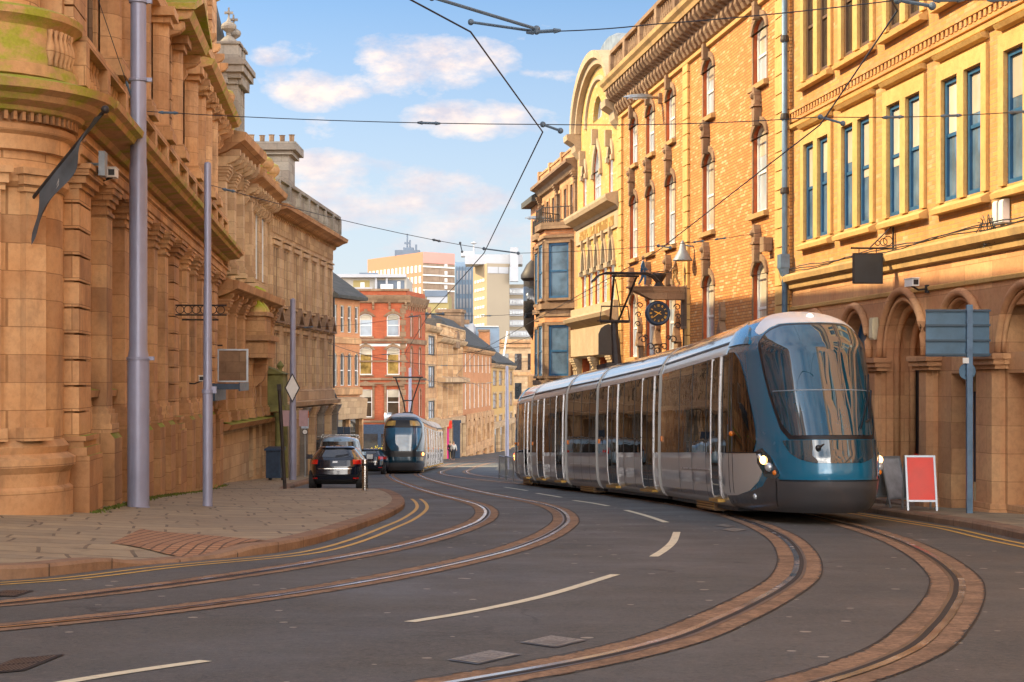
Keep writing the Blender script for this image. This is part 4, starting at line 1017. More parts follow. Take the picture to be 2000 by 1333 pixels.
for y in upw: ops.append((U(y)-.5, U(y)+.5, 12.1, 14.0, None, 0, .12))
F.wall('wall', 'sand', 0, L, -2.6, 14.8, ops, body=9, reveal=None)
for a, b in gaps:
    w = F.window((U(a)+.12, U(b)-.12, 1.1, 4.35), 'umber', 'glass_dark', depth=.14, fw=.07, bars=(.5,))
    mb = F.mb(); mb.prism([(-.1,.92),(.13,.92),(.15,1.04),(-.1,1.1)], U(a)-.02, U(b)+.02); mb.build('sill', 'sand_dark', w)
    mb = F.mb(); mb.box(U(a)+.25, U(b)-.25, 0, .05, .35, .85); mb.box(U(a)+.33, U(b)-.33, .05, .07, .42, .78); mb.build('apron_panel', 'sand', F.root)
    # olive basement grille
    mb = F.mb(); mb.s = 1; z0, z1 = (-1.25 if a < 40 else -1.7), .2; u0, u1 = U(a)+.12, U(b)-.12
    q = lambda u, z: (u, -.06*-F.s*-1, z)
    for z in (z0+.1, z0+.45, z1-.5, z1-.1): mb.tube([(u0, F.s*-.05, z), (u1, F.s*-.05, z)], .022, 4)
    for k in range(5): u = u0+(u1-u0)*k/4; mb.tube([(u, F.s*-.05, z0), (u, F.s*-.05, z1)], .02, 4)
    mb.tube([(u0, F.s*-.05, z0+.45), (u1, F.s*-.05, z1-.5)], .02, 4); mb.tube([(u1, F.s*-.05, z0+.45), (u0, F.s*-.05, z1-.5)], .02, 4)
    mb.build('basement_grille', 'olive', F.root)
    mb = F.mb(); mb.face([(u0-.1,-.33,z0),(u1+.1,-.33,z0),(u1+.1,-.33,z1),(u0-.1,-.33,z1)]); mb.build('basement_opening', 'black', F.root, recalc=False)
for y in pil:
    u = U(y); F.pilaster('sand', u, .72, .28, 4.66, n=.26)
    mb = F.mb(); mb.box(u-.5, u+.5, -.02, .42, -2.6, .18); mb.prism([(-.02,.18),(.42,.18),(.34,.28),(-.02,.28)], u-.5, u+.5); mb.box(u-.56, u+.56, -.02, .48, -2.6, -1.55 if y < 40 else -2.0); mb.build('pedestal', 'sand_dark', F.root)
for y in quo:
    F.quoins('sand', U(y), 1.25, .3, 4.3, h=.42, n=.24, alt=1)
    mb = F.mb(); u = U(y); mb.box(u-.55, u+.55, -.02, .15, .28, 4.66)
    for z0, z1, e in ((4.3,4.38,.05),(4.38,4.5,.12),(4.5,4.6,.18),(4.6,4.68,.22),(.0,.14,.14),(.14,.24,.08),(.24,.32,.12)): mb.box(u-.6-e, u+.6+e, -.02, .24+e, z0, z1)
    mb.box(u-.72, u+.72, -.02, .42, -2.6, .0); mb.build('corner_pier', 'sand_dark', F.root)
    F.quoins('sand', U(y)+.0, 1.2, 6.8, 14.2, h=.46, n=.16, alt=1)
F.band('plinth', 'sand_dark', 0, L, [(0,-2.6),(.16,-2.6),(.16,.14),(.1,.24),(0,.26)][:5] if False else [(0,-2.6),(.14,-2.6),(.14,-1.5),(.05,-1.42),(0,-1.42)])
F.band('architrave', 'sand', -.2, L+.05, [(0,4.66),(.3,4.66),(.3,4.8),(.34,4.82),(.34,5.0),(.4,5.02),(.4,5.06),(.24,5.08),(.24,5.3),(0,5.3)])
F.band('cornice', 'sand_moss', -.3, L+.4, [(0,5.3),(.35,5.3),(.42,5.38),(.75,5.42),(.8,5.5),(.9,5.54),(.92,5.64),(.45,5.76),(0,5.78)])
F.brackets('sand', .2, L-.2, .34, 5.2, 5.4, .38, .16, 'dentils')
F.balustrade('sand', 0, L, 5.78, 6.72, n=.22, bay=2.3, pitch=.3)
for y in (31.05, 33.35, 35.65, 39.2, 42.4, 46.6, 49.1, 51.3, 53.5):
    u = U(y); mb = F.mb(); mb.s = 1
    mb2 = F.mb(); mb2.vslab([(u+.34*math.cos(t), .05+.34*math.sin(t)) for t in [math.pi*j/8 for j in range(9)]], 6.75, 9.7)
    for z0, z1, r in ((6.75,6.95,.46),(6.95,7.1,.4),(9.45,9.6,.4),(9.6,9.8,.5)): mb2.box(u-r, u+r, 0, .05+r, z0, z1)
    mb2.build('half_column', 'sand', F.root)
for y in upw:
    F.window((U(y)-.55, U(y)+.55, 7.0, 9.5), 'umber', 'glass_dark', depth=.11, fw=.07, surround='sand', sw=.16, sn=.03)
    F.window((U(y)-.5, U(y)+.5, 12.1, 14.0), 'umber', 'glass_dark', depth=.11, fw=.07, surround='sand', sw=.14, sn=.03)
F.band('upper_architrave', 'sand', 0, L, [(0,9.8),(.25,9.8),(.3,10.05),(0,10.1)])
# broken pediments and the long mossy hood
for a, b in ((28.9, 31.4), (33.4, 36.4), (40.2, 44.9)):
    u0, u1 = U(a), U(b); uc = (u0+u1)/2; mb = F.mb()
    mb.prism([(0,9.75),(.75,9.85),(.85,10.05),(0,10.12)], u0, u1)
    mb.slab([(u0-.1,10.05),(u0-.1,10.2),(uc,10.95),(u1+.1,10.2),(u1+.1,10.05),(uc,10.75)], -.02, .9); mb.build('pediment', 'sand_moss', F.root)
    F.brackets('sand', u0+.25, u1-.25, (u1-u0-.5), 9.1, 9.8, .62, .28)
F.band('hood_cornice', 'sand_moss', U(46.5), U(57.9), [(0,9.75),(.3,9.8),(.75,9.92),(.85,10.08),(.3,10.22),(0,10.25)])
F.brackets('sand', U(46.9), U(57.4), 1.05, 9.05, 9.75, .6, .26)
F.band('attic_course', 'sand', 0, L, [(0,11.1),(.3,11.15),(.34,11.35),(0,11.4)])
F.brackets('sand', 1.0, L-.5, 1.6, 11.4, 12.0, .42, .24)
F.band('top_cornice', 'sand_moss', 0, L, [(0,14.2),(.2,14.3),(.4,14.5),(.45,14.6),(.45,14.8),(0,14.85)])
# rounded corner
cx, cy, R = -8.35, 26.35, 1.3
mb = MB(1, -2.6); prof = [(R+.16,-2.6),(R+.16,-.45),(R+.1,-.4),(R+.12,-.2),(R+.2,-.1),(R+.2,.02),(R+.06,.1),(R+.1,.2),(R+.02,.3),(R,.3),(R,2.9),(R,4.0)]
mb.lathe(prof, (0, 0), 40); 
t = bpy.data.objects.new('corner_turret', None)
def rotp(name, prof, mat, k=44, parent=None):
    b = MB(1, -2.6); inv = L1.root_matrix().inverted() @ Matrix.Translation((cx, cy, -2.6)); b.lathe(prof, (0,0), k); return b.build(name, mat, parent or L1.root, smooth=True, xf=inv, angle=30)
rotp('corner_turret', prof+[(R,4.66)], 'sand')
rotp('turret_plinth', [(R+.17,-2.6),(R+.3,-2.6),(R+.3,-1.0),(R+.2,-.95),(R+.17,-.95)], 'sand_dark')
rotp('turret_entablature', [(R,4.1),(R+.1,4.2),(R+.1,4.3),(R+.02,4.35),(R+.02,4.66),(R+.12,4.68),(R+.12,4.9),(R+.2,4.95),(R+.2,5.05),(R+.1,5.06),(R+.1,5.2)], 'sand')
rotp('turret_cornice', [(R+.1,5.2),(R+.3,5.24),(R+.34,5.3),(R+.55,5.36),(R+.62,5.44),(R+.8,5.5),(R+.84,5.62),(R+.5,5.72),(R+.1,5.78)], 'sand_moss')
rotp('turret_parapet', [(R+.1,5.76),(R+.24,5.8),(R+.24,5.98),(R+.16,6.0),(R+.14,6.55),(R+.2,6.62),(R+.3,6.68),(R+.32,6.78),(R+.2,6.84),(R-.3,6.84)], 'sand_moss')
rotp('turret_drum', [(R-.35,6.8),(R-.35,14.8)], 'sand')
rotp('turret_upper_cornice', [(R-.36,9.8),(R-.1,9.85),(R+.05,10.0),(R+.1,10.15),(R-.36,10.3)], 'sand_moss')
inv = L1.root_matrix().inverted()
mb = MB(1)                                   # dentils, balusters, pilaster and windows of the corner
for k in range(70):
    t = 2*math.pi*k/70; c_, s_ = math.cos(t), math.sin(t); r0, r1 = R+.08, R+.24; dt = .018
    P = [(cx+r*math.cos(t+d), cy+r*math.sin(t+d)) for r, d in ((r0,-dt),(r0,dt),(r1,dt),(r1,-dt))]; mb.vslab(P, 5.1, 5.24)
mb.build('turret_dentils', 'sand', L1.root, xf=inv)
for t0 in (-.45, -2.0):
    mb = MB(1)
    for k in range(6):
        t = t0+k*.085; mb.lathe([(.05,6.0),(.035,6.08),(.075,6.22),(.07,6.3),(.03,6.45),(.05,6.55)], (cx+(R+.17)*math.cos(t), cy+(R+.17)*math.sin(t)), 7)
    mb.build('turret_balustrade', 'sand', L1.root, xf=inv, smooth=True)
mb = MB(1)
for t0 in (-.62, -1.15, -1.75, -2.4):
    P = [(cx+r*math.cos(t0+d), cy+r*math.sin(t0+d)) for r, d in ((R-.2,-.16),(R-.2,.16),(R+.14,.13),(R+.14,-.13))]; mb.vslab(P, .3, 4.1)
    for z0, z1, e in ((4.05,4.15,.04),(4.15,4.3,.1),(4.3,4.4,.16),(.3,.5,.08)):
        P = [(cx+r*math.cos(t0+d), cy+r*math.sin(t0+d)) for r, d in ((R-.2,-.18-e*.4),(R-.2,.18+e*.4),(R+.14+e,.15+e*.4),(R+.14+e,-.15-e*.4))]; mb.vslab(P, z0, z1)
mb.build('turret_pilasters', 'sand', L1.root, xf=inv)
mb = MB(1)
for t0 in (-.9, -1.45, -2.05):
    P = [(cx+r*math.cos(t0+d), cy+r*math.sin(t0+d)) for r, d in ((R-.5,-.2),(R-.5,.2),(R-.32,.2),(R-.32,-.2))]; mb.vslab(P, 7.3, 9.4)
mb.build('turret_window', 'glass_pale', L1.root, xf=inv)
# side-street wall of the same building
class SideWall(Facade):                      # the return wall up the side street, looking back at the junction
    def __init__(self, zb): self.s = -1; self.zb = zb; self.root = None
SW = SideWall(-2.6); SW.root = empty('sandstone_side_range', (-32, 25.3, -2.6), label='orange sandstone range with tall windows facing up the side street', cat='building')
sops = [(x, x+1.3, z0, z1, None, 0, .3) for x in (2, 5.2, 8.4, 11.6, 14.8, 18, 21) for z0, z1 in ((1.1,4.2),(7.0,9.5),(11.4,13.2))]
SW.wall('wall', 'sand', 0, 23.3, -2.6, 14.8, sops, body=1.0)
for op in sops: SW.window(op[:4], 'umber', 'glass_dark', depth=.26, surround='sand', sill='sand_dark')
SW.band('plinth', 'sand_dark', 0, 22.3, [(0,-2.6),(.2,-2.6),(.2,.1),(0,.2)]); SW.band('cornice', 'sand_moss', 0, 22.0, [(0,5.3),(.35,5.3),(.75,5.42),(.92,5.64),(0,5.78)]); SW.band('top_cornice', 'sand', 0, 23.3, [(0,14.2),(.4,14.5),(.45,14.8),(0,14.85)])
for x in (.6, 4.25, 7.45, 10.65, 13.85, 17.05, 20.2): SW.pilaster('sand', x, .7, .1, 4.9, n=.2)

mb = MB(1, 0); mb.vslab([(-33,26.32),(-17.4,26.32),(-20.5,57.8),(-36,57.8)], -2.6, 14.6); mb.build('rear_range', 'sand', L1.root, xf=inv)
# ---- fittings on L1
o = empty('flag', (-7.37, 25.6, 3.84), (0,0,0), 'dark grey and pale flag hanging from a slanted pole on the sandstone corner', 'flag')
mb = MB(); a = Vector((0,0,0)); b = Vector((1.47,-1.1,1.3)); mb.tube([a, b], .028); mb.ball(tuple(b), .06); mb.build('flagpole', 'iron', o)
mb = MB(); mb.box(-.08,.05,-.08,.08,-.12,.1); mb.build('bracket', 'iron', o)
rows = []; n1, n2 = 26, 10
for i in range(n1+1):
    t = i/n1; top = a.lerp(b, .98-.80*t) ; r = []
    for j in range(n2+1):
        s = j/n2; ln = .85*(.12+.88*t)
        fold = .07*math.sin(7*t+5*s)*s+.05*math.sin(13*t+2*s)*s
        q = top + Vector((-.10*s+fold*.8, -.05*s+fold*.5+.2*s*t*.0, -ln*s*(.95+.06*math.sin(9*t)))); r.append((q.x, q.y, q.z))
    rows.append(r)
mb = MB(); mb.grid(rows); fl = mb.build('cloth', 'cloth', o, smooth=True)
M['cloth_pale'] = plain('flag_cloth_pale', (.30,.29,.28), .8, var=.25, scale=3)
mb = MB(); mb.grid([[(q[0]+.006, q[1]-.004, q[2]) for q in r[1:8]] for r in rows[17:23]]); mb.build('pale_stripe', 'cloth_pale', fl, smooth=True)
c = cctv(F, U(28.6), .55, 4.6, 'security_camera', 'silver bullet security camera on the sandstone wall beside the flag', L=.34)
cctv(F, U(46.2), .5, 1.15, 'security_camera', 'white dome-ended security camera low on the sandstone wall', L=.25)
o = empty('floodlight', F.world(U(27.6), .25, 4.75), (0,0,math.atan2(1,F.m)), 'square blue-grey floodlight beside the flag', 'lamp')
mb = MB(-1); mb.box(-.16,.16,.25,.35,-.2,.2); mb.tube([(0,0,0),(0,.25,0)], .025); mb.build('case', 'lead', o)
# scrolled bracket sign rail on the left wall
o = empty('bracket_rail', F.world(U(42.0), 0.2, 2.85), (0,0,math.atan2(1,F.m)), 'black wrought-iron bracket of rings projecting from the sandstone wall between the poles', 'bracket')
mb = MB(1); 
for z in (0, .24): mb.tube([(0,0,z),(0,-1.3,z)], .02, 5)
mb.tube([(0,-.2,-.12),(0,-1.1,-.12)], .022, 5)
for k in range(6):
    mb.tube([(0, -.15-.2*k+.1*math.cos(t), .13+.1*math.sin(t)) for t in [2*math.pi*j/12 for j in range(12)]], .011, 4, True)
mb.build('ironwork', 'iron', o)
# big blank sign board and canopy near the second pole
o = empty('hanging_sign', F.world(U(56.6), 0, 2.2), (0,0,math.atan2(1,F.m)), 'blank brown square sign board projecting from the left wall above the dark canopy', 'sign')
mb = MB(1); mb.box(-.04,.04,-1.12,-.15,-1.0,.05); bd = mb.build('board', 'umber', o)
mb = MB(1)
for a_, b_, c_, d_ in ((-1.15,-1.09,-1.03,.08),(-.18,-.12,-1.03,.08),(-1.12,-.15,-1.03,-.98),(-1.12,-.15,.03,.08)): mb.box(-.05,.05,a_,b_,c_,d_)
mb.build('rim', 'galv', bd)
mb = MB(1); mb.tube([(0,0,.2),(0,-.3,.2)], .03); mb.tube([(0,0,-.8),(0,-.3,-.8)], .03); mb.build('bracket', 'iron', o)
o = empty('entrance_canopy', F.world(U(53.2), 0.2, 1.0), (0,0,math.atan2(1,F.m)), 'dark blue flat canopy projecting below the brown sign board', 'canopy')
mb = MB(1); mb.box(-2.2,2.2,-1.0,0,-.05,.12); mb.box(-2.2,2.2,-.3,0,-.4,-.05); mb.box(-2.24,2.24,-1.04,-1.0,-.1,.16); mb.build('canopy_slab', 'darkblue', o)

# ---- L2 : ornate stone front with turret
F = Facade('ornate_building', 'ornate pale stone building with square turret topped by a cross finial', 'building', -10.12, 58.0, -.02, 'L', 71.9, -3.2)
U = F.U; L = F.L
ops = [(u-.5, u+.5, z0, z1, 'r' if k == 1 else None, .5 if k == 1 else 0, .11) for k, (z0, z1) in enumerate(((5.3, 8.0), (.6, 3.4))) for u in (1.3, 3.5, 5.7, 8.4, 10.2, 12.2)]
ops += [(u-.55, u+.55, -2.6, -.3, None, 0, .5) for u in (8.6, 10.6, 12.6)]
F.wall('wall', 'sand_pale', 0, L, -3.2, 9.6, ops, body=9)
for k, (z0, z1) in enumerate(((5.3, 8.0), (.6, 3.4))):
    for u in (1.3, 3.5, 5.7, 8.4, 10.2, 12.2): F.window((u-.5, u+.5, z0, z1)+(('r', .5) if k == 1 else ()), 'white' if k == 0 else 'umber', 'glass_dark', depth=.10, surround='sand_pale', sw=.18, sn=.04)
for u in (8.6, 10.6, 12.6): F.window((u-.55, u+.55, -2.6, -.3), 'black', 'glass_dark', depth=.4)
for u in (.25, 2.4, 4.6, 7.0): F.pilaster('sand_pale', u, .42, 5.0, 8.6, n=.28)
for u in (.25, 2.4, 4.6, 7.0, 9.3, 11.2, 13.4): F.pilaster('sand_dark', u, .5, -.2, 4.0, n=.3)
F.band('cornice', 'sand_dark', -.05, 5.6, [(0,9.0),(.3,9.1),(.7,9.35),(.95,9.5),(1.0,9.75),(0,9.9)])
F.band('cornice', 'sand_dark', 5.9, L+.1, [(0,8.55),(.25,8.6),(.6,8.85),(.8,8.95),(.85,9.15),(0,9.3)])
F.brackets('sand_pale', .4, 5.3, .82, 8.2, 9.2, .75, .26, 'scroll_console'); F.brackets('sand_pale', 6.2, L-.3, .8, 7.9, 8.7, .6, .24, 'scroll_console')
F.band('balcony_course', 'sand_dark', 0, L, [(0,4.1),(.3,4.2),(.7,4.4),(.75,4.65),(0,4.8)])
F.band('balcony_course', 'sand_dark', 0, L, [(0,-.55),(.35,-.5),(.5,-.3),(0,-.2)])
F.brackets('sand_dark', .5, L-.4, 1.1, 3.7, 4.25, .5, .24, 'scroll_console')
mb = F.mb(); mb.prism([(-.1,9.3),(-2.6,11.2),(-6,11.2),(-6,9.3)], 3, L); mb.build('roof', 'slate', F.root)
for u in (6.2, 8.2, 10.4, 12.4): mb = F.mb(); mb.box(u-.3,u+.3,.1,.65,9.2,9.5); mb.lathe([(.1,9.5),(.14,9.6),(.08,9.66),(.26,9.85),(.3,10.0),(.22,10.2),(.02,10.3)], (u,.4), 12); mb.build('ball_finial', 'sand_dark', F.root, smooth=True, angle=40)
mb = F.mb()
for z0, z1, r in ((9.85,10.0,.25),(10.0,10.3,.18)): mb.lathe([(r,z0),(r*.8,z1)], (.55,.3), 10)
mb.lathe([(.18,10.3),(.24,10.5),(.16,10.75),(.1,10.8),(.2,10.9),(.24,11.08),(.15,11.25),(.02,11.3)], (.55,.3), 12); mb.build('statue_finial', 'sand_dark', F.root, smooth=True, angle=40)
# turret
a0, a1 = 4.0, 6.0
mb = F.mb(); mb.box(a0, a1, -3.2, 0.02, 9.2, 12.2); tu = mb.build('turret', 'stone_grey', F.root)
mb = F.mb()
for z0, z1, e in ((9.2,9.5,.15),(12.1,12.3,.1),(12.3,12.5,.25),(12.5,12.75,.38),(12.75,12.95,.45),(12.95,13.05,.3)): mb.box(a0-e, a1+e, -3.2-e, .02+e, z0, z1)
for k in range(9): 
    u = a0+.1+(a1-a0-.2)*k/8; mb.box(u-.08, u+.08, 0, .3, 12.1, 12.5)
    n = -3.1+2.8*k/8; mb.box(a0-.3, a0, n-.1, n+.1, 12.1, 12.5)
for u in (a0+.2, a0+.7, a1-.7, a1-.2): mb.box(u-.14, u+.14, -.16, .12, 9.5, 12.1)
mb.build('turret_cornice', 'stone_grey', tu)
zz = lambda z: 12.9+(z-13.05)*.59
mb = F.mb(); mb.box(a0+.0, a0+.8, -.65, .15, 12.95, zz(14.2)); mb.box(a0-.08, a0+.88, -.73, .23, zz(14.2), zz(14.35)); mb.box(a0+.15,a0+.65,.15,.18,13.05,13.5); mb.box(a1-.8, a1, -.65, .15, 12.95, zz(14.2)); mb.box(a1-.88, a1+.08, -.73, .23, zz(14.2), zz(14.35)); mb.box(a0+.8, a1-.8, -.5, 0, 12.95, 13.3); mb.build('turret_dies', 'stone_grey', tu)
mb = F.mb(); mb.box(a0+.1,a0+1,-3.0,-2.2,12.95,zz(14.2)); mb.build('turret_dies', 'stone_grey', tu)
for u, n in ((a0+.4,-.25),(a1-.4,-.25),(a0+.4,-2.6)):
    mb = F.mb(); mb.lathe([(r, zz(z)) for r, z in ((.36,14.35),(.32,14.5),(.16,14.75),(.08,14.85),(.11,14.95),(.06,15.0),(.26,15.25),(.29,15.4),(.26,15.55),(.09,15.75),(.04,15.95),(.04,16.0))], (u,n), 12); mb.box(u-.03,u+.03,n-.03,n+.03,zz(16.0),zz(16.6)); mb.box(u-.03,u+.03,n-.16,n+.16,zz(16.2),zz(16.35)); mb.box(u-.16,u+.16,n-.03,n+.03,zz(16.2),zz(16.35)); mb.build('cross_finial', 'stone_grey', tu)
mb = F.mb(); mb.prism([(-.3,12.95),(-3.0,12.95),(-2.6,15.4),(-.9,15.4)], a0+.7, a1-.3); mb.build('mansard_roof', 'slate', tu)
# porch with ball finials
px0 = U(65.5)
mb = F.mb(); mb.box(px0-1.2, px0+1.2, -.02, .95, 2.1, 2.75); mb.box(px0-1.35, px0+1.35, -.02, 1.08, 2.75, 2.95); mb.box(px0-.95, px0+.95, 0, .8, 2.95, 3.7); mb.box(px0-1.05, px0+1.05, 0, .9, 3.7, 3.85); pr = mb.build('porch', 'sand_dark', F.root)
F.brackets('sand_dark', px0-.95, px0+.95, 1.9, -.2, 2.1, .8, .34, 'porch_console')
for u in (px0-.6, px0+.6):
    mb = F.mb(); mb.lathe([(.36,3.85),(.34,4.0),(.2,4.2),(.1,4.3),(.1,4.36),(.2,4.44),(.26,4.6),(.2,4.76),(.03,4.86)], (u, .45), 14); mb.build('porch_finial', 'sand_moss', pr, smooth=True, angle=50)
# green-stained side porch beyond
mb = F.mb(); u = U(70.5); mb.box(u-.9, u+.9, 0, .9, .2, 1.5); mb.box(u-1.0, u+1.0, 0, 1.0, -.05, .2); mb.prism([(0,1.5),(1.0,1.5),(0,1.9)], u-1, u+1); mb.lathe([(.1,1.5),(.07,1.7),(.17,1.85),(.02,2.05)], (u,.7), 10); mb.lathe([(.24,-3.2),(.2,-2.8),(.18,-.4),(.26,-.1)], (u-.7,.75), 12); mb.lathe([(.24,-3.2),(.2,-2.8),(.18,-.4),(.26,-.1)], (u+.7,.75), 12)
mb.build('side_porch', plain('green_stained_stone', (.17,.17,.06), .9, var=.5, scale=1.5, bmp=.4), F.root)

# ---- L3 : pale stone range with balustrade
F = Facade('balustraded_building', 'pale stone building with triangular window pediments and long roof balustrade', 'building', -10.3, 72.0, .042, 'L', 90.0, -3.9)
U = F.U; L = F.L; n = 7; sp = L/n
ops = []; 
for i in range(n):
    u = sp*(i+.5); ops += [(u-.66, u-.08, 4.6, 7.0, None, 0, .10), (u+.08, u+.66, 4.6, 7.0, None, 0, .10), (u-.66, u-.08, .95, 3.3, None, 0, .10), (u+.08, u+.66, .95, 3.3, None, 0, .10), (u-.75, u+.75, -3.5, -.35, None, 0, .5)]
F.wall('wall', 'sand_pale', 0, L, -3.9, 8.5, ops, body=9)
for i in range(n):
    u = sp*(i+.5)
    for z0, z1 in ((4.6, 7.0), (.95, 3.3)):
        mb = F.mb(); mb.box(u-.85,u-.68,-.02,.03,z0-.1,z1+.1); mb.box(u+.68,u+.85,-.02,.03,z0-.1,z1+.1); mb.box(u-.07,u+.07,-.09,.01,z0,z1); mb.box(u-.85,u+.85,-.02,.1,z1+.1,z1+.28); mb.box(u-.9,u+.9,-.02,.15,z1+.34,z1+.42); g = mb.build('window', 'sand_pale', F.root)
        mb = F.mb(); mb.face([(u-.68,-.085,z0),(u+.68,-.085,z0),(u+.68,-.085,z1),(u-.68,-.085,z1)]); mb.build('pane', 'glass_dark', g, recalc=False)
        mb = F.mb(); 
        for s0 in (-.62, .1): mb.box(u+s0, u+s0+.52, -.08, -.06, (z0+z1)/2-.04, (z0+z1)/2+.04); mb.box(u+s0, u+s0+.05, -.08, -.06, z0, z1); mb.box(u+s0+.47, u+s0+.52, -.08, -.06, z0, z1)
        mb.build('sash', 'umber', g)
    mb = F.mb(); ring(mb, [(u-.62,3.82),(u,4.3),(u+.62,3.82)], [(u-1.0,3.72),(u,4.58),(u+1.0,3.72)], -.02, .28); mb.build('pediment', 'umber', F.root)
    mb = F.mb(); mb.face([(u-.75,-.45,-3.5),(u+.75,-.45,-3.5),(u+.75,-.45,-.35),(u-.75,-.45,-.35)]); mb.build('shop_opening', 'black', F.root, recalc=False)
for i in range(n+1): F.pilaster('stone_grey' if i % 2 else 'sand_pale', min(max(sp*i, .3), L-.3), .5, -3.8, -.05, n=.3)
F.band('string_course', 'sand_pale', 0, L, [(0,.0),(.4,.05),(.45,.25),(.1,.3),(.1,.75),(0,.8)])
F.band('upper_string', 'sand_pale', 0, L, [(0,4.42),(.12,4.42),(.12,4.52),(0,4.55)])
mb = F.mb()
for i in range(int(L/.42)): mb.box(i*.42+.08, i*.42+.24, -.02, .1, 7.6, 8.3)
mb.build('frieze_flutes', 'sand_pale', F.root)
F.band('cornice', 'sand_dark', -.1, L+.3, [(0,8.3),(.3,8.38),(.5,8.5),(.75,8.58),(.8,8.75),(0,8.9)])
F.brackets('sand_dark', .2, L, .42, 8.15, 8.5, .42, .14, 'dentils')
F.balustrade('stone_grey', 0, L+.1, 8.88, 9.95, n=.25, bay=2.55, pitch=.26)
mb = F.mb(); mb.prism([(-1,8.8),(-4,11),(-8,8.8)], .5, L-.5); mb.build('roof', 'slate', F.root)
# chimney stack behind
o = empty('chimney_stack', (-11.95, 84, 8.6), label='tall stone chimney stack with a row of pots behind the balustrade', cat='chimney')
mb = MB(); mb.box(-1.0,1.0,-1.2,1.2,0,3.7); mb.box(-1.2,1.2,-1.4,1.4,3.7,3.9); mb.box(-1.4,1.4,-1.6,1.6,3.9,4.3); mb.box(-1.05,1.05,-1.25,1.25,1.9,2.05); mb.build('stack', 'stone_grey', o)
for k in range(5): mb = MB(); mb.lathe([(.16,4.3),(.12,4.5),(.13,4.8),(.17,4.85)], (-1.0+.5*k, .2*(k % 2)), 9); mb.build('pot', 'umber', o)

# ---- unseen blocks added up the side street, their heights set to shade the junction
F = Facade('shade_block', 'unseen tall brown stone block added across the side street to shade the junction', 'building', -20, -32.0, 0.0, 'L', 18.5, -2.0)
ops = [(4+6*i, 5.6+6*i, 2+4.6*j, 4.6+4.6*j, None, 0, .2) for i in range(8) for j in range(5)]
F.wall('wall', 'sand_dark', 0, F.L, -2, 26, ops, body=24)
for op in ops: F.window(op[:4], 'white', 'glass_brown', depth=.18, surround='sand', sill='sand')
F.band('cornice', 'sand', -.3, F.L+.3, [(0,25.2),(.5,25.5),(.6,26),(0,26.1)])
F = Facade('shade_block', 'unseen dark brick block added at the far end of the side street to shade the junction', 'building', -38, 8.0, 0.0, 'L', 36, -2.0)
ops = [(2+5*i, 3.6+5*i, 2+4.6*j, 4.6+4.6*j, None, 0, .2) for i in range(5) for j in range(6)]
F.wall('wall', 'brick_or', 0, F.L, -2, 35, ops, body=24)
for op in ops: F.window(op[:4], 'white', 'glass_brown', depth=.18, surround='sand', sill='sand')
F.band('cornice', 'sand', -.3, F.L+.3, [(0,34.2),(.5,34.5),(.6,35),(0,35.1)])
# ================================================================== buildings beyond
def box_building(name, label, cx, cy, w, d, yaw, z0, z1, mat, cat='building'):
    o = empty(name, (cx, cy, z0), (0,0,yaw), label, cat); mb = MB(1); mb.box(-w/2, w/2, 0, d, 0, z1-z0); mb.build('wall', mat, o); return o
F = Facade('stone_building', 'pale stone range with plain sash windows hidden beyond the balustraded building', 'building', -10.35, 90.2, -.085, 'L', 111.6, -4.9)
ops = [(F.L*(i+.5)/8-.55, F.L*(i+.5)/8+.55, a, b, None, 0, .2) for i in range(8) for a, b in ((3.6,5.8),(.4,2.7),(-4.4,-1.4))]
F.wall('wall', 'sand_dark', 0, F.L, -4.9, 7.4, ops, body=8)
for op in ops: F.window(op[:4], 'white', 'glass_dark', depth=.16, surround='umber')
F.band('cornice', 'umber', 0, F.L, [(0,6.8),(.3,6.9),(.4,7.2),(0,7.3)])
for i in range(9): F.pilaster('sand', min(max(F.L*i/8, .3), F.L-.3), .45, -4.6, -.2, n=.25)
# ---- L4 terracotta brick, four narrow arched lights
F = Facade('brick_building', 'narrow orange brick building with slate roof, left of the red brick block', 'building', -12.0, 112.0, .3, 'L', 116.9, -5.2)
U = F.U; L = F.L; q = L/4
ops = [(q*(i+.5)-.3, q*(i+.5)+.3, 4.5, 6.3, None, 0, .1) for i in range(4)]+[(q*(i+.5)-.34, q*(i+.5)+.34, .9, 3.1, 'r', .34, .1) for i in range(4)]
F.wall('wall', 'brick_or', 0, L, -5.2, 6.9, ops, body=7)
for o_ in ops: F.window(o_[:6] if o_[4] else o_[:4], 'white', 'glass_dark', depth=.09, fw=.05, surround='sand', sw=.09, sn=.03)
F.band('string_course', 'sand', 0, L, [(0,3.75),(.12,3.75),(.12,4.15),(0,4.2)]); F.band('sill_course', 'sand', 0, L, [(0,.2),(.2,.3),(.22,.75),(0,.8)])
F.band('shop_fascia', 'sand_pale', -.1, L+.1, [(0,-1.35),(.45,-1.35),(.55,.0),(0,.15)])
for u in (.2, L*.5, L-.2): mb = F.mb(); mb.box(u-.12,u+.12,0,.3,-5.2,-1.35); mb.build('shop_pillar', 'sand', F.root)
mb = F.mb(); mb.box(.3, L-.3, .01, .05, -4.6, -1.4); mb.build('shop_window', 'glass_brown', F.root)
mb = F.mb(); mb.prism([(.55,6.75),(.6,6.95),(-3.2,9.6),(-7,6.95),(-7,6.75)], -.1, L+.1); mb.build('roof', 'slate', F.root)
mb = F.mb(); mb.box(L-1.6, L-.6, -4.2, -3.0, 8.0, 10.0); mb.build('chimney', 'umber', F.root)
mb = F.mb(); mb.s = 1; mb.tube([(.15,F.s*.15,6.8),(.15,F.s*.15,.5),(.3,F.s*.3,0)], .07, 6); mb.build('downpipe', 'black', F.root)
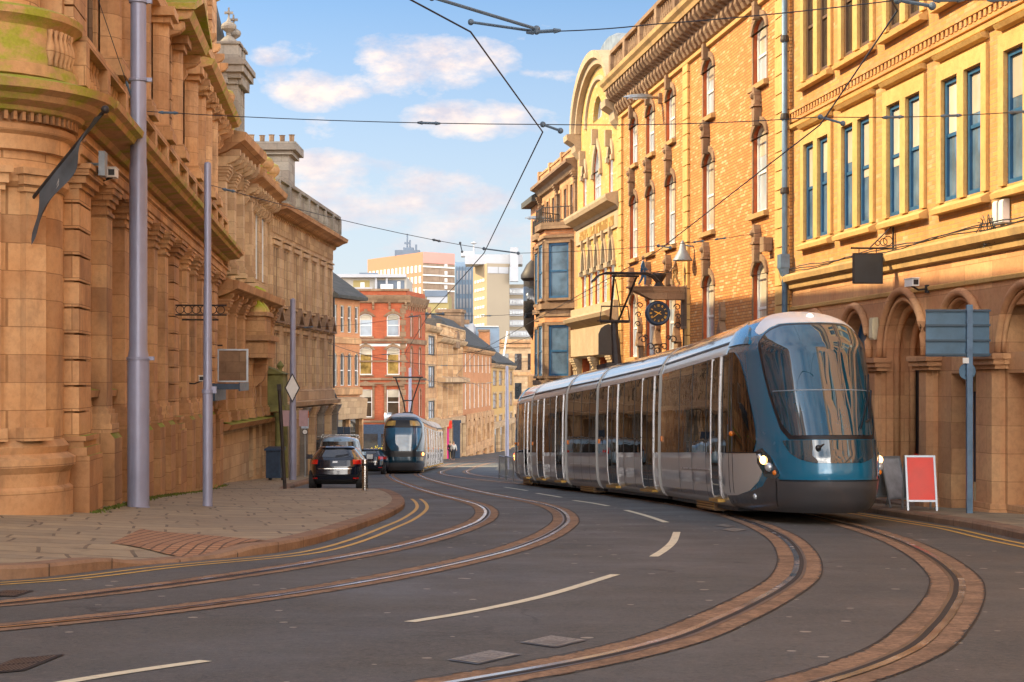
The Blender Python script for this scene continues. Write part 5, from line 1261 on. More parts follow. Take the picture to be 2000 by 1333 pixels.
# ---- L5 red brick corner block facing the camera
o = empty('brick_building', (-9.1, 145, -5.8), (0,0,0), 'red brick corner block with white sash windows facing down the street behind the distant tram', 'building')
def front(name, mat, x0, x1, z0, z1, ops, n=0.0): pass
class Front(Facade):
    """wall facing the camera: local x runs to the right."""
    def __init__(self, root, zb): self.root = root; self.s = -1; self.zb = zb
z = -5.8; FR = Front(o, z)
rows = [(5.05,7.0),(1.75,4.15),(-1.9,.5)]
cols = [-3.45, -1.1]
ops = [(c-.55, c+.55, a, b, 's', .25 if i < 2 else .01, .2) for c in cols for i, (a, b) in enumerate(rows)]
FR.wall('wall', 'brick_red', -4.4, 0, -5.8, 9.0, ops, body=8)
for i, op in enumerate(ops):
    k = i % 3; w = FR.window(op[:6], 'white', ('glass_pale','glass_warm','glass_brown')[k], depth=.16, fw=.08, blind=(.72, 'glass_blind'))
    u = (op[0]+op[1])/2; mb = FR.mb()
    if k < 2: a = arch_pts(u-.6, u+.6, op[3]-.25, .27, 's', 8); b = arch_pts(u-.85, u+.85, op[3]-.25, .5, 's', 8); ring(mb, a, b, -.02, .08); mb.slab([(u-.1,op[3]),(u-.14,op[3]+.4),(u+.14,op[3]+.4),(u+.1,op[3])], 0, .12)
    else: mb.slab([(u-1.0,op[3]+.3),(u,op[3]+.75),(u+1.0,op[3]+.3)], 0, .25); mb.box(u-.75,u-.57,0,.12,op[2]-.1,op[3]+.3); mb.box(u+.57,u+.75,0,.12,op[2]-.1,op[3]+.3)
    mb.box(u-.7,u+.7,0,.14,op[2]-.14,op[2]); mb.build('dressing', 'umber', w)
for a, b, n in ((4.6,4.85,.12),(4.45,4.5,.2),(1.3,1.5,.15),(2.85,2.98,.06),(.95,1.1,.1),(-2.35,-2.15,.12)): FR.band('band_course', 'umber', -4.4, .15, [(0,a),(n,a),(n,b),(0,b)])
FR.band('tile_band', 'white', -4.4, .05, [(0,4.2),(.04,4.2),(.04,4.42),(0,4.42)])
FR.band('cornice', 'umber', -4.5, .4, [(0,7.9),(.2,7.95),(.35,8.3),(.4,8.5),(0,8.6)]); FR.band('coping', 'umber', -4.5, .3, [(-.3,8.95),(.15,8.95),(.15,9.12),(-.3,9.15)])
FR.brackets('umber', -4.2, 0, 1.3, 7.3, 8.0, .3, .18); FR.quoins('umber', -.25, .5, -2, 7.8, .5, .05)
mb = FR.mb(); mb.box(-4.4, .2, 0, .35, -5.8, -2.5); mb.build('shopfront', 'darkblue', o)
for a, b in ((-4.0,-2.4),(-2.1,-.6)): mb = FR.mb(); mb.box(a, b, .36, .38, -5.2, -3.3); mb.build('shop_window', 'glass_dark', o)
# its side, turning into the far street
F = Facade('brick_building_wing', 'side wing of the red brick corner block with narrow white windows', 'building', -9.1, 145.02, .19, 'L', 151.8, -6.0)
L = F.L
ops = [(u-.35, u+.35, a, b, 'r', .3, .2) for u in (1.9, 4.9) for a, b in rows]
F.wall('wall', 'brick_red', 0, L, -6, 9.0, ops, body=5)
for op in ops: F.window(op[:6], 'white', 'glass_pale', depth=.16, fw=.08, surround='umber')
for a, b, n in ((4.45,4.85,.15),(1.3,1.5,.15),(-2.35,-2.15,.12),(.95,1.1,.1)): F.band('band_course', 'umber', 0, L, [(0,a),(n,a),(n,b),(0,b)])
F.band('cornice', 'umber', -.1, L+.2, [(0,7.9),(.2,7.95),(.35,8.3),(.4,8.5),(0,8.6)]); F.brackets('umber', .2, L-.2, .8, 7.3, 8.0, .3, .18)
mb = F.mb(); mb.box(0, L, 0, .2, -6, -2.5); mb.build('shopfront', 'darkblue', F.root)
o = empty('projecting_sign', (-10.6, 144.3, -1.9), (0,0,0), 'round silver projecting sign on the red brick block above its dark shopfront', 'sign')
mb = MB(); k = 20; mb.grid([[(x, r*math.cos(2*math.pi*j/k)*.75, r*math.sin(2*math.pi*j/k)) for j in range(k+1)] for x, r in ((-.3,.001),(-.3,.42),(.0,.45),(.3,.42),(.3,.001))]); mb.build('disc', 'galv', o, smooth=True)
mb = MB(); mb.box(-.04,.04,.2,.7,-.04,.04); mb.build('bracket', 'iron', o)

# ---- row along the far street (left side, curving to the right)
def farrow(name, label, Y0, Y1, top, mat, rows, ncol, trim, frame='white', pane='glass_dark', w=.9, shop='black', roof=None, arch=None, cornice=True, zb=None):
    m = .08; X0 = -7.8+m*(Y0-152); zb = zg(Y0)-.6
    F = Facade(name, label, 'building', X0, Y0, m, 'L', Y1, zb); L = F.L; ops = []
    sp = L/ncol
    for a, b in rows:
        for i in range(ncol): ops.append((sp*(i+.5)-w/2, sp*(i+.5)+w/2, a, b) + ((arch, w/2, .14) if arch else (None, 0, .14)))
    F.wall('wall', mat, 0, L, zb, top, ops, body=8)
    for op in ops: F.window(op[:6], frame, pane, depth=.12, fw=.12, bars=(.33,.66) if w > 1.4 else (), surround=trim, sw=.2, sn=.04)
    if cornice: F.band('cornice', trim, -.1, L+.1, [(0,top-.7),(.3,top-.6),(.5,top-.35),(.55,top-.15),(0,top-.1)])
    g = zb+.6; F.band('shop_fascia', trim, 0, L, [(0,g+3.0),(.3,g+3.0),(.35,g+3.7),(0,g+3.8)])
    k = max(2, ncol)
    for i in range(k+1): u = .2+(L-.4)*i/k; mb = F.mb(); mb.box(u-.25,u+.25,0,.35,zb,g+3.0); mb.build('shop_pillar', trim, F.root)
    mb = F.mb(); mb.box(.1, L-.1, .01, .06, g-.3, g+3.0); mb.build('shop_window', shop, F.root)
    if roof: mb = F.mb(); mb.prism([(.5,top-.1),(.55,top+.1),(-4,top+roof),(-8,top+.1),(-8,top-.1)], -.1, L+.1); mb.build('roof', 'slate', F.root)
    return F
farrow('narrow_building', 'narrow cream building with metal-framed windows next to the red brick block', 152.2, 160.5, 6.4, 'sand', [(3.6,5.4),(.6,2.6),(-2.6,-.6)], 1, 'sand_pale', 'black', 'glass_pale', w=4.8, shop='glass_brown')
F = farrow('carved_building', 'ornate carved cream stone building in the far street', 160.7, 183, 5.6, 'sand', [(2.1,4.6),(-2.1,.3)], 5, 'sand_pale', 'umber', 'glass_dark', w=1.6, shop='glass_brown')
F.balustrade('sand_pale', 0, F.L, 5.6, 6.7, bay=5, pitch=.6, r=.14); F.band('balcony', 'sand_pale', 0, F.L, [(0,1.0),(.8,1.1),(.8,1.5),(0,1.7)])
mb = F.mb(); u = F.L*.6; mb.slab([(u-2,4.6),(u-1.6,5.6),(u-.8,6.2),(u,6.4),(u+.8,6.2),(u+1.6,5.6),(u+2,4.6)], .1, .5); mb.build('carved_gable', 'umber', F.root)
for k in range(5):
    mb = F.mb(); u = F.L*(k+.5)/5; mb.box(u-1.9,u-1.5,.0,.4,-2.2,4.8); mb.build('pilaster', 'sand_pale', F.root)
F = farrow('brick_building', 'orange-red brick building with slate roof and arched stone ground floor in the far street', 183.2, 216.5, 5.1, 'brick_or', [(2.2,4.2),(-1.9,.9)], 7, 'sand', 'white', 'glass_pale', w=1.5, shop='black', roof=3.6)
mb = F.mb(); g = zg(183)
F.wall('arcade', 'sand', 0, F.L, g-1.0, -2.4, [(F.L*(i+.5)/6-1.5, F.L*(i+.5)/6+1.5, -5.9, -3.0, 'r', 1.5, .3) for i in range(6)]+[(F.L*(i+.5)/4-2.6, F.L*(i+.5)/4+2.6, g-.8, -6.9, None, 0, .3) for i in range(4)], n=.38, top=False, ends=False)
mb = F.mb(); mb.box(F.L*.75,F.L*.75+4,-6,-3,7.5,10.0); mb.box(F.L*.75-.2,F.L*.75+4.2,-6.2,-2.8,9.7,10.1); mb.build('chimney', 'umber', F.root)
F = farrow('modern_building', 'yellowish modern concrete building at the end of the far street row', 216.8, 252, 3.6, 'gold', [(.6,2.6),(-2.4,-.4),(-5.2,-3.4)], 4, 'sand_pale', 'umber', 'glass_pale', w=5.5, shop='glass_brown', roof=3.0)
box_building('classical_building', 'pale classical stone building closing the far end of the street', 1.2, 300, 17, 20, 0, -14, 8.6, 'sand_pale')
o = [x for x in COL.objects if x.name == 'classical_building'][0]
for z0, e in ((21.2,.5),(22.0,.8),(16.2,.3),(11,.3)):
    mb = MB(); mb.box(-8.5-e,8.5+e,-e,0,z0,z0+.6); mb.build('cornice', 'sand', o)
for i in range(7):
    for zz in (6.5,12,17.2): mb = MB(); mb.box(-7.6+i*2.3,-6.4+i*2.3,-.06,.05,zz,zz+2.9); mb.build('window', 'glass_dark', o)
mb = MB(); mb.tube([(-4.2,-2,10),(-2.0,-2.3,24)], .18, 6); mb.build('flagpole', 'white', o)

# ---- towers and blocks on the skyline
def tower(name, label, corner, left, right, z0, z1, lmat, rmat, top=None, topmat=None, cat='building'):
    """corner, left and right are plan points; the two visible faces meet at the corner."""
    C_, A, B = Vector(corner+(0,)), Vector(left+(0,)), Vector(right+(0,)); D = A+B-C_
    o = empty(name, (C_.x, C_.y, z0), label=label, cat=cat); H = z1-z0; P = [Vector((0,0,0)), B-C_, D-C_, A-C_]
    mb = MB(); mb.face([(*P[3][:2],0),(0,0,0),(0,0,H),(*P[3][:2],H)]); mb.orient(lambda c: Vector((c.x, c.y, 0))-(D-C_)*.5); mb.build('left_wall', lmat, o, recalc=False)
    mb = MB(); 
    for i, j in ((0,1),(1,2),(2,3)): mb.face([(*P[i][:2],0),(*P[j][:2],0),(*P[j][:2],H),(*P[i][:2],H)])
    mb.face([(*p[:2],H) for p in P]); mb.orient(lambda c: Vector((c.x, c.y, 0))-(D-C_)*.5+Vector((0, 0, 1 if c.z > H*.9 else 0))); mb.build('right_wall', rmat, o, recalc=False)
    return o, P, H
def face_grid(o, A, B, n_out, cols, rows, u0, u1, z0, z1, wf, hf, mat, name='window', each=True, depth=.15):
    d = (B-A); L = d.length; d.normalize(); nn = Vector((d.y, -d.x, 0))*n_out
    m = MB()
    for r in range(rows):
        for c in range(cols):
            uc = u0+(u1-u0)*(c+.5)/cols; zc = z0+(z1-z0)*(r+.5)/rows; w = (u1-u0)/cols*wf/2*L; h = (z1-z0)/rows*hf/2
            if each: m = MB()
            P = A+d*(uc*L)
            a, b = P-d*w, P+d*w
            m.vslab([(a.x,a.y),(b.x,b.y),((b+nn*depth).x,(b+nn*depth).y),((a+nn*depth).x,(a+nn*depth).y)], zc-h, zc+h)
            if each: m.build(name, mat, o)
    if not each: return m.build(name, mat, o)
def P3(px, Y): return ((px-1000)/FPX*Y, Y)
M['t_orange'] = plain('tower_render_peach', (.36,.18,.105), .8, var=.06, scale=.05); M['t_brown'] = brick('tower_brick_brown', (.30,.22,.16), (.36,.27,.20), (.3,.25,.2), w=2.2, h=.8)
M['t_pink'] = plain('tower_crown_pink', (.62,.30,.26), .8, var=.06, scale=.1); M['t_beige'] = plain('tower_brick_beige', (.33,.28,.21), .8, var=.08, scale=.1); M['t_tan'] = plain('tower_brick_tan', (.32,.235,.14), .8, var=.08, scale=.1)
M['t_blue'] = plain('tower_panel_blue_grey', (.22,.32,.44), .6, var=.1, scale=.3); M['t_white'] = plain('tower_panel_white', (.42,.44,.48), .6, var=.08, scale=.3); M['t_dark'] = plain('tower_panel_slate', (.12,.16,.22), .5, var=.2, scale=.3)
M['t_ochre'] = plain('render_ochre', (.36,.29,.12), .8, var=.1, scale=.2); M['moss_roof'] = plain('mossy_roof', (.12,.14,.07), .9, var=.4, scale=1)
v0 = Vector((0,0,0))
o, P, H = tower('tower_block', 'peach and brown high-rise with pinkish top storey, leftmost tower on the skyline', P3(826,400), P3(718,425), P3(888,406), -14, 31.8, 't_orange', 't_brown')
face_grid(o, P[3], P[0], 1, 14, 6, .02, .99, 27.5, 43.2, .45, .62, 'white')
mb = MB(); d = P[1]; mb.face([(0,-.3,H-2.6),(d.x,d.y-.3,H-2.6),(d.x,d.y-.3,H),(0,-.3,H)]); mb.build('crown', 't_pink', o, recalc=False)
for z_ in (42.2,40.2,38.4,36.6): mb = MB(); mb.face([(0,-.35,z_),(d.x,d.y-.35,z_),(d.x,d.y-.35,z_+.35),(0,-.35,z_+.35)]); mb.build('floor_band', 'white', o, recalc=False)
face_grid(o, v0, P[1], 1, 1, 8, .66, .74, 30, 43.6, .9, .5, 'white', depth=.4)
mb = MB(); mb.box(-7.5,-1.5,12,16,H-.1,H+1.4); mb.box(-5.5,-3,13,15,H+1.4,H+2.1); mb.tube([(-4.6,14,H+2),(-4.6,14,H+5.5)], .22, 5); mb.tube([(-3.9,14,H+2),(-3.9,14,H+4)], .2, 5); mb.box(-5.3,-3.7,13.8,14.2,H+3,H+3.5); mb.box(-2.6,-2.1,12.8,13.2,H+1.2,H+2.8)
mb.build('rooftop_plant', 't_dark', o)
o, P, H = tower('tower_block', 'blue-grey office tower with vertical window strips between the two brown towers', P3(889,431), P3(886,445), P3(930,431), -14, 31.6, 't_blue', 't_blue')
face_grid(o, v0, P[1], 1, 6, 9, .02, .98, 12, 44, .55, .66, 't_white'); face_grid(o, v0, P[1], 1, 7, 1, 0, 1, 12, 44.5, .14, 1, 't_dark', 'pier', depth=.5)
o, P, H = tower('tower_block', 'beige brick tower with plain end wall and small windows on its left side', P3(951,378), P3(924,392), P3(995,380), -14, 27.6, 't_tan', 't_beige')
face_grid(o, P[3], P[0], 1, 4, 6, .12, .86, 27, 39, .55, .30, 'white')
face_grid(o, v0, P[1], 1, 2, 1, .02, .96, H-2.4, H-.6, .96, .8, 't_white', 'roof_band')
mb = MB(); mb.box(-5,8,3,12,H,H+2.2); mb.box(5.2,7.0,0.5,3,H-4,H+3.6); mb.box(-6,-3,6,10,H+2,H+3.2); mb.tube([(-3,4,H+2),(-3,4,H+4.5)], .2, 5); mb.lathe([(.1,H+4.5),(.8,H+4.8),(.1,H+5.2)], (-3,4), 8); mb.build('rooftop_plant', 't_white', o)
o, P, H = tower('tower_block', 'white slab block with bands of windows, rightmost on the skyline', P3(994,391), P3(992,402), P3(1046,391), -14, 23.6, 't_white', 't_beige')
face_grid(o, v0, P[1], 1, 1, 7, 0, 1, 20, 37.2, 1, .62, 't_white', 'spandrel', depth=.25); face_grid(o, v0, P[1], 1, 9, 7, .02, .98, 20, 37.2, .7, .34, 'glass_pale', 'window', depth=.45)
def slabblock(name, label, px0, px1, Y, y0, y1, mat, parts=()):
    x0, x1 = (px0-1000)/FPX*Y, (px1-1000)/FPX*Y; zt = CAMH+(HZ-y0)/FPX*Y; zb = -12
    o = empty(name, (x0, Y, zb), label=label, cat='building'); mb = MB(); mb.box(0, x1-x0, 0, 14, 0, zt-zb); mb.build('wall', mat, o)
    for (a, b, c, d, mt, nm, n) in parts:
        mb = MB(); A = (a-px0)/FPX*Y; B = (b-px0)/FPX*Y; mb.box(A, B, -n, .01, CAMH+(HZ-d)/FPX*Y-zb, CAMH+(HZ-c)/FPX*Y-zb); mb.build(nm, mt, o)
    return o
slabblock('concrete_block', 'low grey and yellow concrete block with open decks behind the red brick block', 640, 794, 230, 541, 620, 'concrete',
 [(690,722,548,562,'t_ochre','recess',.05),(735,790,548,566,'t_dark','recess',.05),(640,794,537,543,'t_white','roof_slab',1.2),(690,728,562,566,'t_white','parapet',.6),(744,768,556,570,'white','parapet',.6),(733,737,543,570,'t_white','column',.7),(754,758,543,556,'t_white','column',.7),(704,712,552,562,'white','window',.1),(776,782,550,566,'white','door',.1),(702,738,533,537,'t_dark','roof_plant',-.2)])
slabblock('ochre_block', 'small ochre and pale blue block at the foot of the brown tower', 832, 876, 260, 574, 640, 't_ochre', [(830,874,568,580,'t_dark','roof',.5),(834,874,580,592,'t_white','band',.3),(856,860,603,608,'white','window',.1),(862,866,603,608,'white','window',.1),(868,872,603,608,'white','window',.1)])
slabblock('white_terrace', 'low white terrace roofs below the towers', 845, 925, 250, 632, 660, 't_white', [(850,856,622,632,'t_white','chimney',-.3),(893,917,625,633,'umber','chimney',.3),(848,915,636,638,'t_blue','railing',.2)])
slabblock('blue_roofed_block', 'bright blue low block beneath the beige tower', 918, 974, 270, 638, 670, 't_blue', [(918,974,637,639,'white','parapet',.3)])
slabblock('brick_chimney_block', 'squat brick chimney block beside the blue low block', 935, 955, 256, 645, 690, 'brick_or', [(933,957,644,648,'umber','cap',.3)])
slabblock('stone_gable', 'grey slate roof house behind the narrow cream building', 832, 862, 175, 622, 650, 'slate', [(834,842,600,622,'umber','chimney',-.2)])
# ================================================================== shells: surface S(s, h) wrapping round one end of a vehicle
RZ = [None]
TALL = [(0,0),(1.2,1.2),(2.64,3.0),(2.92,3.22),(3.45,3.74),(9,9.29)]
def rz(h): return interp(RZ[0], h) if RZ[0] else h
class Shell:
    def __init__(self, HW, XF, Lc, b=.6, M4=None, pw=1.6): self.HW, self.XF, self.Lc, self.b, self.M, self.pw = HW, XF, Lc, b, M4 or Matrix(), pw
    def P(self, th, h):                      # th in degrees, -90 .. 90
        w = interp(self.HW, h); xf = interp(self.XF, h); L = self.Lc-xf; t = rad(abs(th)); t = min(t, math.pi/2)
        return Vector((xf+L*(1-math.cos(t)), math.copysign(w*math.sin(t)**self.b, th), rz(h)))
    def Pn(self, th, h, off):
        p = self.P(th, h); e = 1.2; a = self.P(min(90, th+e), h)-self.P(max(-90, th-e), h); h0, h1 = self.HW[0][0], self.HW[-1][0]
        c = self.P(th, min(h1-.001, h+.03))-self.P(th, max(h0, h-.03)); n = a.cross(c)
        if n.length < 1e-9: n = Vector((0,0,1))
        n.normalize()
        if n.dot(Vector((-1, math.copysign(.3, th), .1)) if abs(th) < 60 else Vector((-.1, math.copysign(1, th), .1))) < 0: n = -n
        return p+n*off
    def s2t(self, s): return math.copysign(90*abs(s)**self.pw, s)
    def t2s(self, t): return math.copysign((abs(t)/90)**(1/self.pw), t)
    def patch(self, name, mat, parent, t0, t1, lo, hi, off=.006, ns=28, nh=14, hs=None, xf=None, rim=True, smooth=True):
        lo = lo if callable(lo) else (lambda t, T=lo: interp(T, t)) if isinstance(lo, list) else (lambda t, v=lo: v)
        hi = hi if callable(hi) else (lambda t, T=hi: interp(T, t)) if isinstance(hi, list) else (lambda t, v=hi: v)
        s0, s1 = self.t2s(t0), self.t2s(t1); rows = []
        for i in range(ns+1):
            t = self.s2t(s0+(s1-s0)*i/ns); a, b = lo(t), hi(t)
            r = [self.Pn(t, a+(b-a)*j/nh, off) for j in range(nh+1)]
            if rim: r = [self.Pn(t, a, -.01)]+r+[self.Pn(t, b, -.01)]
            rows.append(r)
        if rim: rows = [[self.Pn(self.s2t(s0), lo(t0)+(hi(t0)-lo(t0))*min(1, max(0, (k_-1)/nh)), -.01) for k_, q in enumerate(rows[0])]]+rows+[[self.Pn(self.s2t(s1), lo(t1)+(hi(t1)-lo(t1))*min(1, max(0, (k_-1)/nh)), -.01) for k_, q in enumerate(rows[-1])]]
        ax = Vector((self.Lc+1, 0, 0)); mb = MB(); mb.grid([[tuple(q) for q in r] for r in rows]); mb.orient(lambda c: Vector((c.x-ax.x, c.y*(2.5 if abs(t0+t1)/2 > 50 else 1), (c.z-1.2)*.6))); return mb.build(name, mat, parent, smooth=smooth, xf=xf, angle=40, recalc=False)
    def body(self, name, mat, parent, h0, h1, ns=60, nh=40, xf=None, t0=-90, t1=90):
        hs = sorted({h0, h1, *[h for h, _ in self.HW if h0 < h < h1], *[h for h, _ in self.XF if h0 < h < h1], *[h0+(h1-h0)*i/nh for i in range(nh)]})
        s0, s1 = self.t2s(t0), self.t2s(t1)
        mb = MB(); mb.grid([[tuple(self.P(self.s2t(s0+(s1-s0)*i/ns), h)) for i in range(ns+1)] for h in hs]); mb.orient(lambda c: Vector(((c.x-self.Lc-.3)*.8, c.y*1.5, max(0, c.z-.9)*.8))); return mb.build(name, mat, parent, smooth=True, xf=xf, angle=40, recalc=False)

def carpaint(name, c, rough=.25, metal=.3, coat=1, var=.05):
    m, nt, b = nt_new(name); v = objcoord(nt)
    d = mix(nt, ramp(nt, noise(nt, mapv(nt, v, (1,1,.5)), 3, 6, .7), .5, .8, 0, .15), c, tuple(x*.8+.01 for x in c))
    nt.links.new(d, b.inputs['Base Color']); b.inputs['Metallic'].default_value = metal
    nt.links.new(ramp(nt, noise(nt, v, 5, 6), .3, .7, rough-.05, rough+.08), b.inputs['Roughness'])
    b.inputs['Coat Weight'].default_value = coat; b.inputs['Coat Roughness'].default_value = .04; return m
M['tram_silver'] = carpaint('tram_silver_paint', (.52,.51,.49), .36, .0, .35); M['tram_band'] = carpaint('tram_pale_band', (.66,.64,.60), .35, .1, .5)
M['tram_roof'] = carpaint('tram_roof_satin', (.62,.62,.63), .14, .7); M['tram_white'] = carpaint('tram_white_cap', (.86,.86,.86), .4, .0, .3)
M['tram_teal'] = carpaint('tram_teal_paint', (.008,.17,.32), .2, .15); M['tram_grey'] = carpaint('tram_bumper_grey', (.080,.080,.088), .38, .1, .4)
M['tram_glass'] = glass('tram_side_glass', (.010,.009,.008), .015, wav=.05, spec=.6); M['tram_glass'].node_tree.nodes['Principled BSDF'].inputs['IOR'].default_value = 1.5
M['screen'] = glass('tram_windscreen', (.006,.06,.10), .01, wav=.05, spec=1.0); M['screen'].node_tree.nodes['Principled BSDF'].inputs['IOR'].default_value = 1.8
M['bellows'] = plain('bellows_rubber', (.02,.02,.022), .7, var=.3, bmp=.3)
M['step'] = plain('step_yellow_brass', (.55,.33,.08), .35, .5); M['doorframe'] = plain('door_pillar_silver', (.62,.62,.64), .3, .5)
M['lamp_on'] = plain('headlamp_lit', (1,.8,.5), .2, emit=(1,.55,.18), estr=3); M['lamp_white'] = plain('lamp_lit_white', (1,.95,.85), .2, emit=(1,.9,.72), estr=.5)
M['lamp_clear'] = plain('lamp_clear', (.55,.6,.65), .1, .4, coat=1); M['lamp_red'] = plain('tail_lamp_lit', (.8,.05,.02), .2, emit=(1,.12,.03), estr=2.6); M['lamp_red_off'] = plain('tail_lamp', (.8,.02,.012), .12, coat=1)
M['lamp_amber_on'] = plain('tail_lamp_amber_lit', (1,.4,.1), .2, emit=(1,.3,.06), estr=4)

HW = [(.2,1.0),(.28,1.10),(.42,1.16),(.7,1.19),(1.2,1.2),(2.0,1.185),(2.62,1.15),(2.78,1.12),(2.95,1.06),(3.1,.97),(3.22,.85),(3.32,.70),(3.39,.52),(3.43,.32),(3.45,.001)]
XF = [(.2,.42),(.35,.2),(.6,.04),(.85,.0),(1.1,.04),(1.4,.16),(1.8,.42),(2.2,.70),(2.6,.98),(2.9,1.22),(3.05,1.38),(3.15,1.55),(3.25,1.8),(3.35,2.2),(3.42,2.6),(3.45,3.0)]
def slope_frame(p0, p1):                     # local x from p0 to p1 along the ground, z away from the road
    a = Vector((p0[0], p0[1], zg(p0[1]))); b = Vector((p1[0], p1[1], zg(p1[1]))); x = (b-a).normalized(); y = Vector((0,0,1)).cross(x).normalized(); z = x.cross(y)
    return Matrix.Translation(a) @ Matrix((x, y, z)).transposed().to_4x4(), (b-a).length
def prof_strip(mb, x0, x1, h0, h1, off=0.0, nh=8, side=(-1, 1), HWt=HW):
    hs = sorted({h0, h1, *[h for h, _ in HWt if h0 < h < h1], *[h0+(h1-h0)*i/nh for i in range(nh)]})
    for sg in side: mb.grid([[(x, sg*(interp(HWt, h)+off), rz(h)) for h in hs] for x in (x0, x1)])
    mb.orient(lambda c: Vector((0, c.y, 0)))
def strip_plate(mb, x0, x1, h0, h1, off, HWt=HW, side=(-1, 1)):
    hs = sorted({h0, h1, *[h for h, _ in HWt if h0 < h < h1]})
    for sg in side:
        W = lambda h, o_: sg*(interp(HWt, h)+o_)
        mb.grid([[(x0, W(h,-.01), rz(h)) for h in hs], [(x0, W(h,off), rz(h)) for h in hs], [(x1, W(h,off), rz(h)) for h in hs], [(x1, W(h,-.01), rz(h)) for h in hs]])
        for h in (h0, h1): mb.face([(x0, W(h,-.01), rz(h)),(x1, W(h,-.01), rz(h)),(x1, W(h,off), rz(h)),(x0, W(h,off), rz(h))])
def carriage(root, fr, L, doors, x0=.0, seams=(), lamp=True, mats=('tram_silver','tram_glass','tram_band','tram_roof','tram_teal'), edge=True, bogie=None, latch=()):
    inv = root.matrix_world.inverted() if False else ROOTM[root.name].inverted(); X = inv @ fr
    a, b = x0, L
    mb = MB(); prof_strip(mb, a, b, .2, 1.2); 
    for x in (a, b): mb.face([(x, interp(HW, h), rz(h)) for h, _ in HW[:-1]]+[(x, -interp(HW, h), rz(h)) for h, _ in reversed(HW[:-1])])
    c = mb.build('carriage', mats[0], root, smooth=True, xf=X, angle=40, recalc=False)
    for sd_ in (-1, 1):
        mb = MB(); prof_strip(mb, a, b, 1.2, 2.64, side=(sd_,)); mb.build('side_window', mats[1], c, smooth=True, xf=X, angle=40, recalc=False)
        mb = MB(); prof_strip(mb, a, b, 2.64, 2.92, side=(sd_,)); mb.build('cantrail', mats[2], c, smooth=True, xf=X, angle=40, recalc=False)
    mb = MB(); strip_plate(mb, a+.05, b-.05, 2.64, 2.67, .012); mb.build('trim', 'doorframe', c, xf=X)
    mb = MB(); hs = [h for h, _ in HW if h >= 2.95]; R = [(x, interp(HW, h), h) for h in hs for x in ()]
    mb.grid([[(x, y, rz(h)) for h, y in [(h, interp(HW, h)) for h in [2.92]+hs]]+[(x, -interp(HW, h), rz(h)) for h in reversed([2.92]+hs[:-1])] for x in [a+(b-a)*i/4 for i in range(5)]])
    mb.orient(lambda c: Vector((0, c.y, 1))); mb.build('roof', mats[3], c, smooth=True, xf=X, angle=60, recalc=False)
    mb = MB(); strip_plate(mb, a+.02, b-.02, 2.9, 2.945, .018); mb.build('gutter', 'black', c, xf=X)
    if edge:
        for x in (a, b-.12):
            mb = MB(); mb.grid([[(xx, y, rz(h)) for h, y in [(h, interp(HW, h)+.012) for h in [2.64]+hs[:-1]]]+[(xx, -interp(HW, h)-.012, rz(h)) for h in reversed([2.64]+hs[:-1])] for xx in (x, x+.12)]); mb.build('roof_edge', mats[4], c, smooth=True, xf=X)
    for s in seams:
        for sd_ in (-1, 1):
            mb = MB(); strip_plate(mb, s-.018, s+.018, 1.2, 2.64, .006, side=(sd_,)); mb.build('mullion', 'black', c, xf=X)
            mb = MB(); strip_plate(mb, s-.006, s+.006, .35, 1.2, .003, side=(sd_,)); mb.build('panel_seam', 'black', c, xf=X)
    for d0, d1 in doors:
        for sd_ in (-1, 1): mb = MB(); strip_plate(mb, d0, d1, .38, 2.6, .012, side=(sd_,)); d = mb.orient(lambda c: Vector((0, c.y, 0))).build('door', mats[1], c, xf=X, smooth=True, angle=40, recalc=False)
        for x in (d0-.07, d1-.01):
            for sd_ in (-1, 1): mb = MB(); strip_plate(mb, x, x+.08, .34, 2.64, .022, side=(sd_,)); mb.build('door_pillar', 'doorframe', c, xf=X)
        if d1-d0 > 1.1: mb = MB(); strip_plate(mb, (d0+d1)/2-.02, (d0+d1)/2+.02, .38, 2.6, .018); mb.build('door_seam', 'black', c, xf=X)
        for sg in (-1, 1): y0, y1 = sorted((sg*1.1, sg*1.24)); mb = MB(); mb.box(d0-.05, d1+.05, y0, y1, .27, .33); mb.build('step', 'step', c, xf=X)
    for h0, h1, u0, u1 in latch:
        mb = MB(); strip_plate(mb, u0, u1, h0, h1, .01); mb.build('panel_trim', 'doorframe', c, xf=X)
    if lamp:
        for sd_ in (-1, 1): mb = MB(); strip_plate(mb, b-.2, b-.1, 1.4, 1.5, .03, side=(sd_,)); mb.build('side_marker', 'orange_l', c, xf=X)
    mb = MB(); mb.box(a+.1, b-.1, -.95, .95, .12, .3); mb.build('underframe', 'black', c, xf=X)
    if bogie:
        for q in bogie:
            mb = MB(); mb.box(q-.95, q+.95, -1.02, 1.02, .06, .26); w = mb.build('bogie_cover', 'umber', c, xf=X)
            mb = MB()
            for zz in (.09,.14,.19): mb.box(q-.93, q+.93, -1.04, 1.04, zz, zz+.025)
            mb.build('cover_slat', 'step', w, xf=X)
            mb = MB()
            for dx in (-.75,.75):
                for sg in (-.7475,.7475):
                    mb.grid([[(q+dx+r*math.cos(2*math.pi*j/16), sg+yy, .28+r*math.sin(2*math.pi*j/16)) for j in range(17)] for yy, r in ((-.06,.001),(-.06,.27),(.06,.27),(.06,.001))])
            mb.build('wheel', 'rail_side', w, xf=X)
    return c, X
ROOTM = {}
def tram_root(p0, p1, label):
    fr, _ = slope_frame(p0, p1); o = empty('tram', fr.translation, fr.to_euler(), label, 'tram'); ROOTM[o.name] = fr.copy(); return o
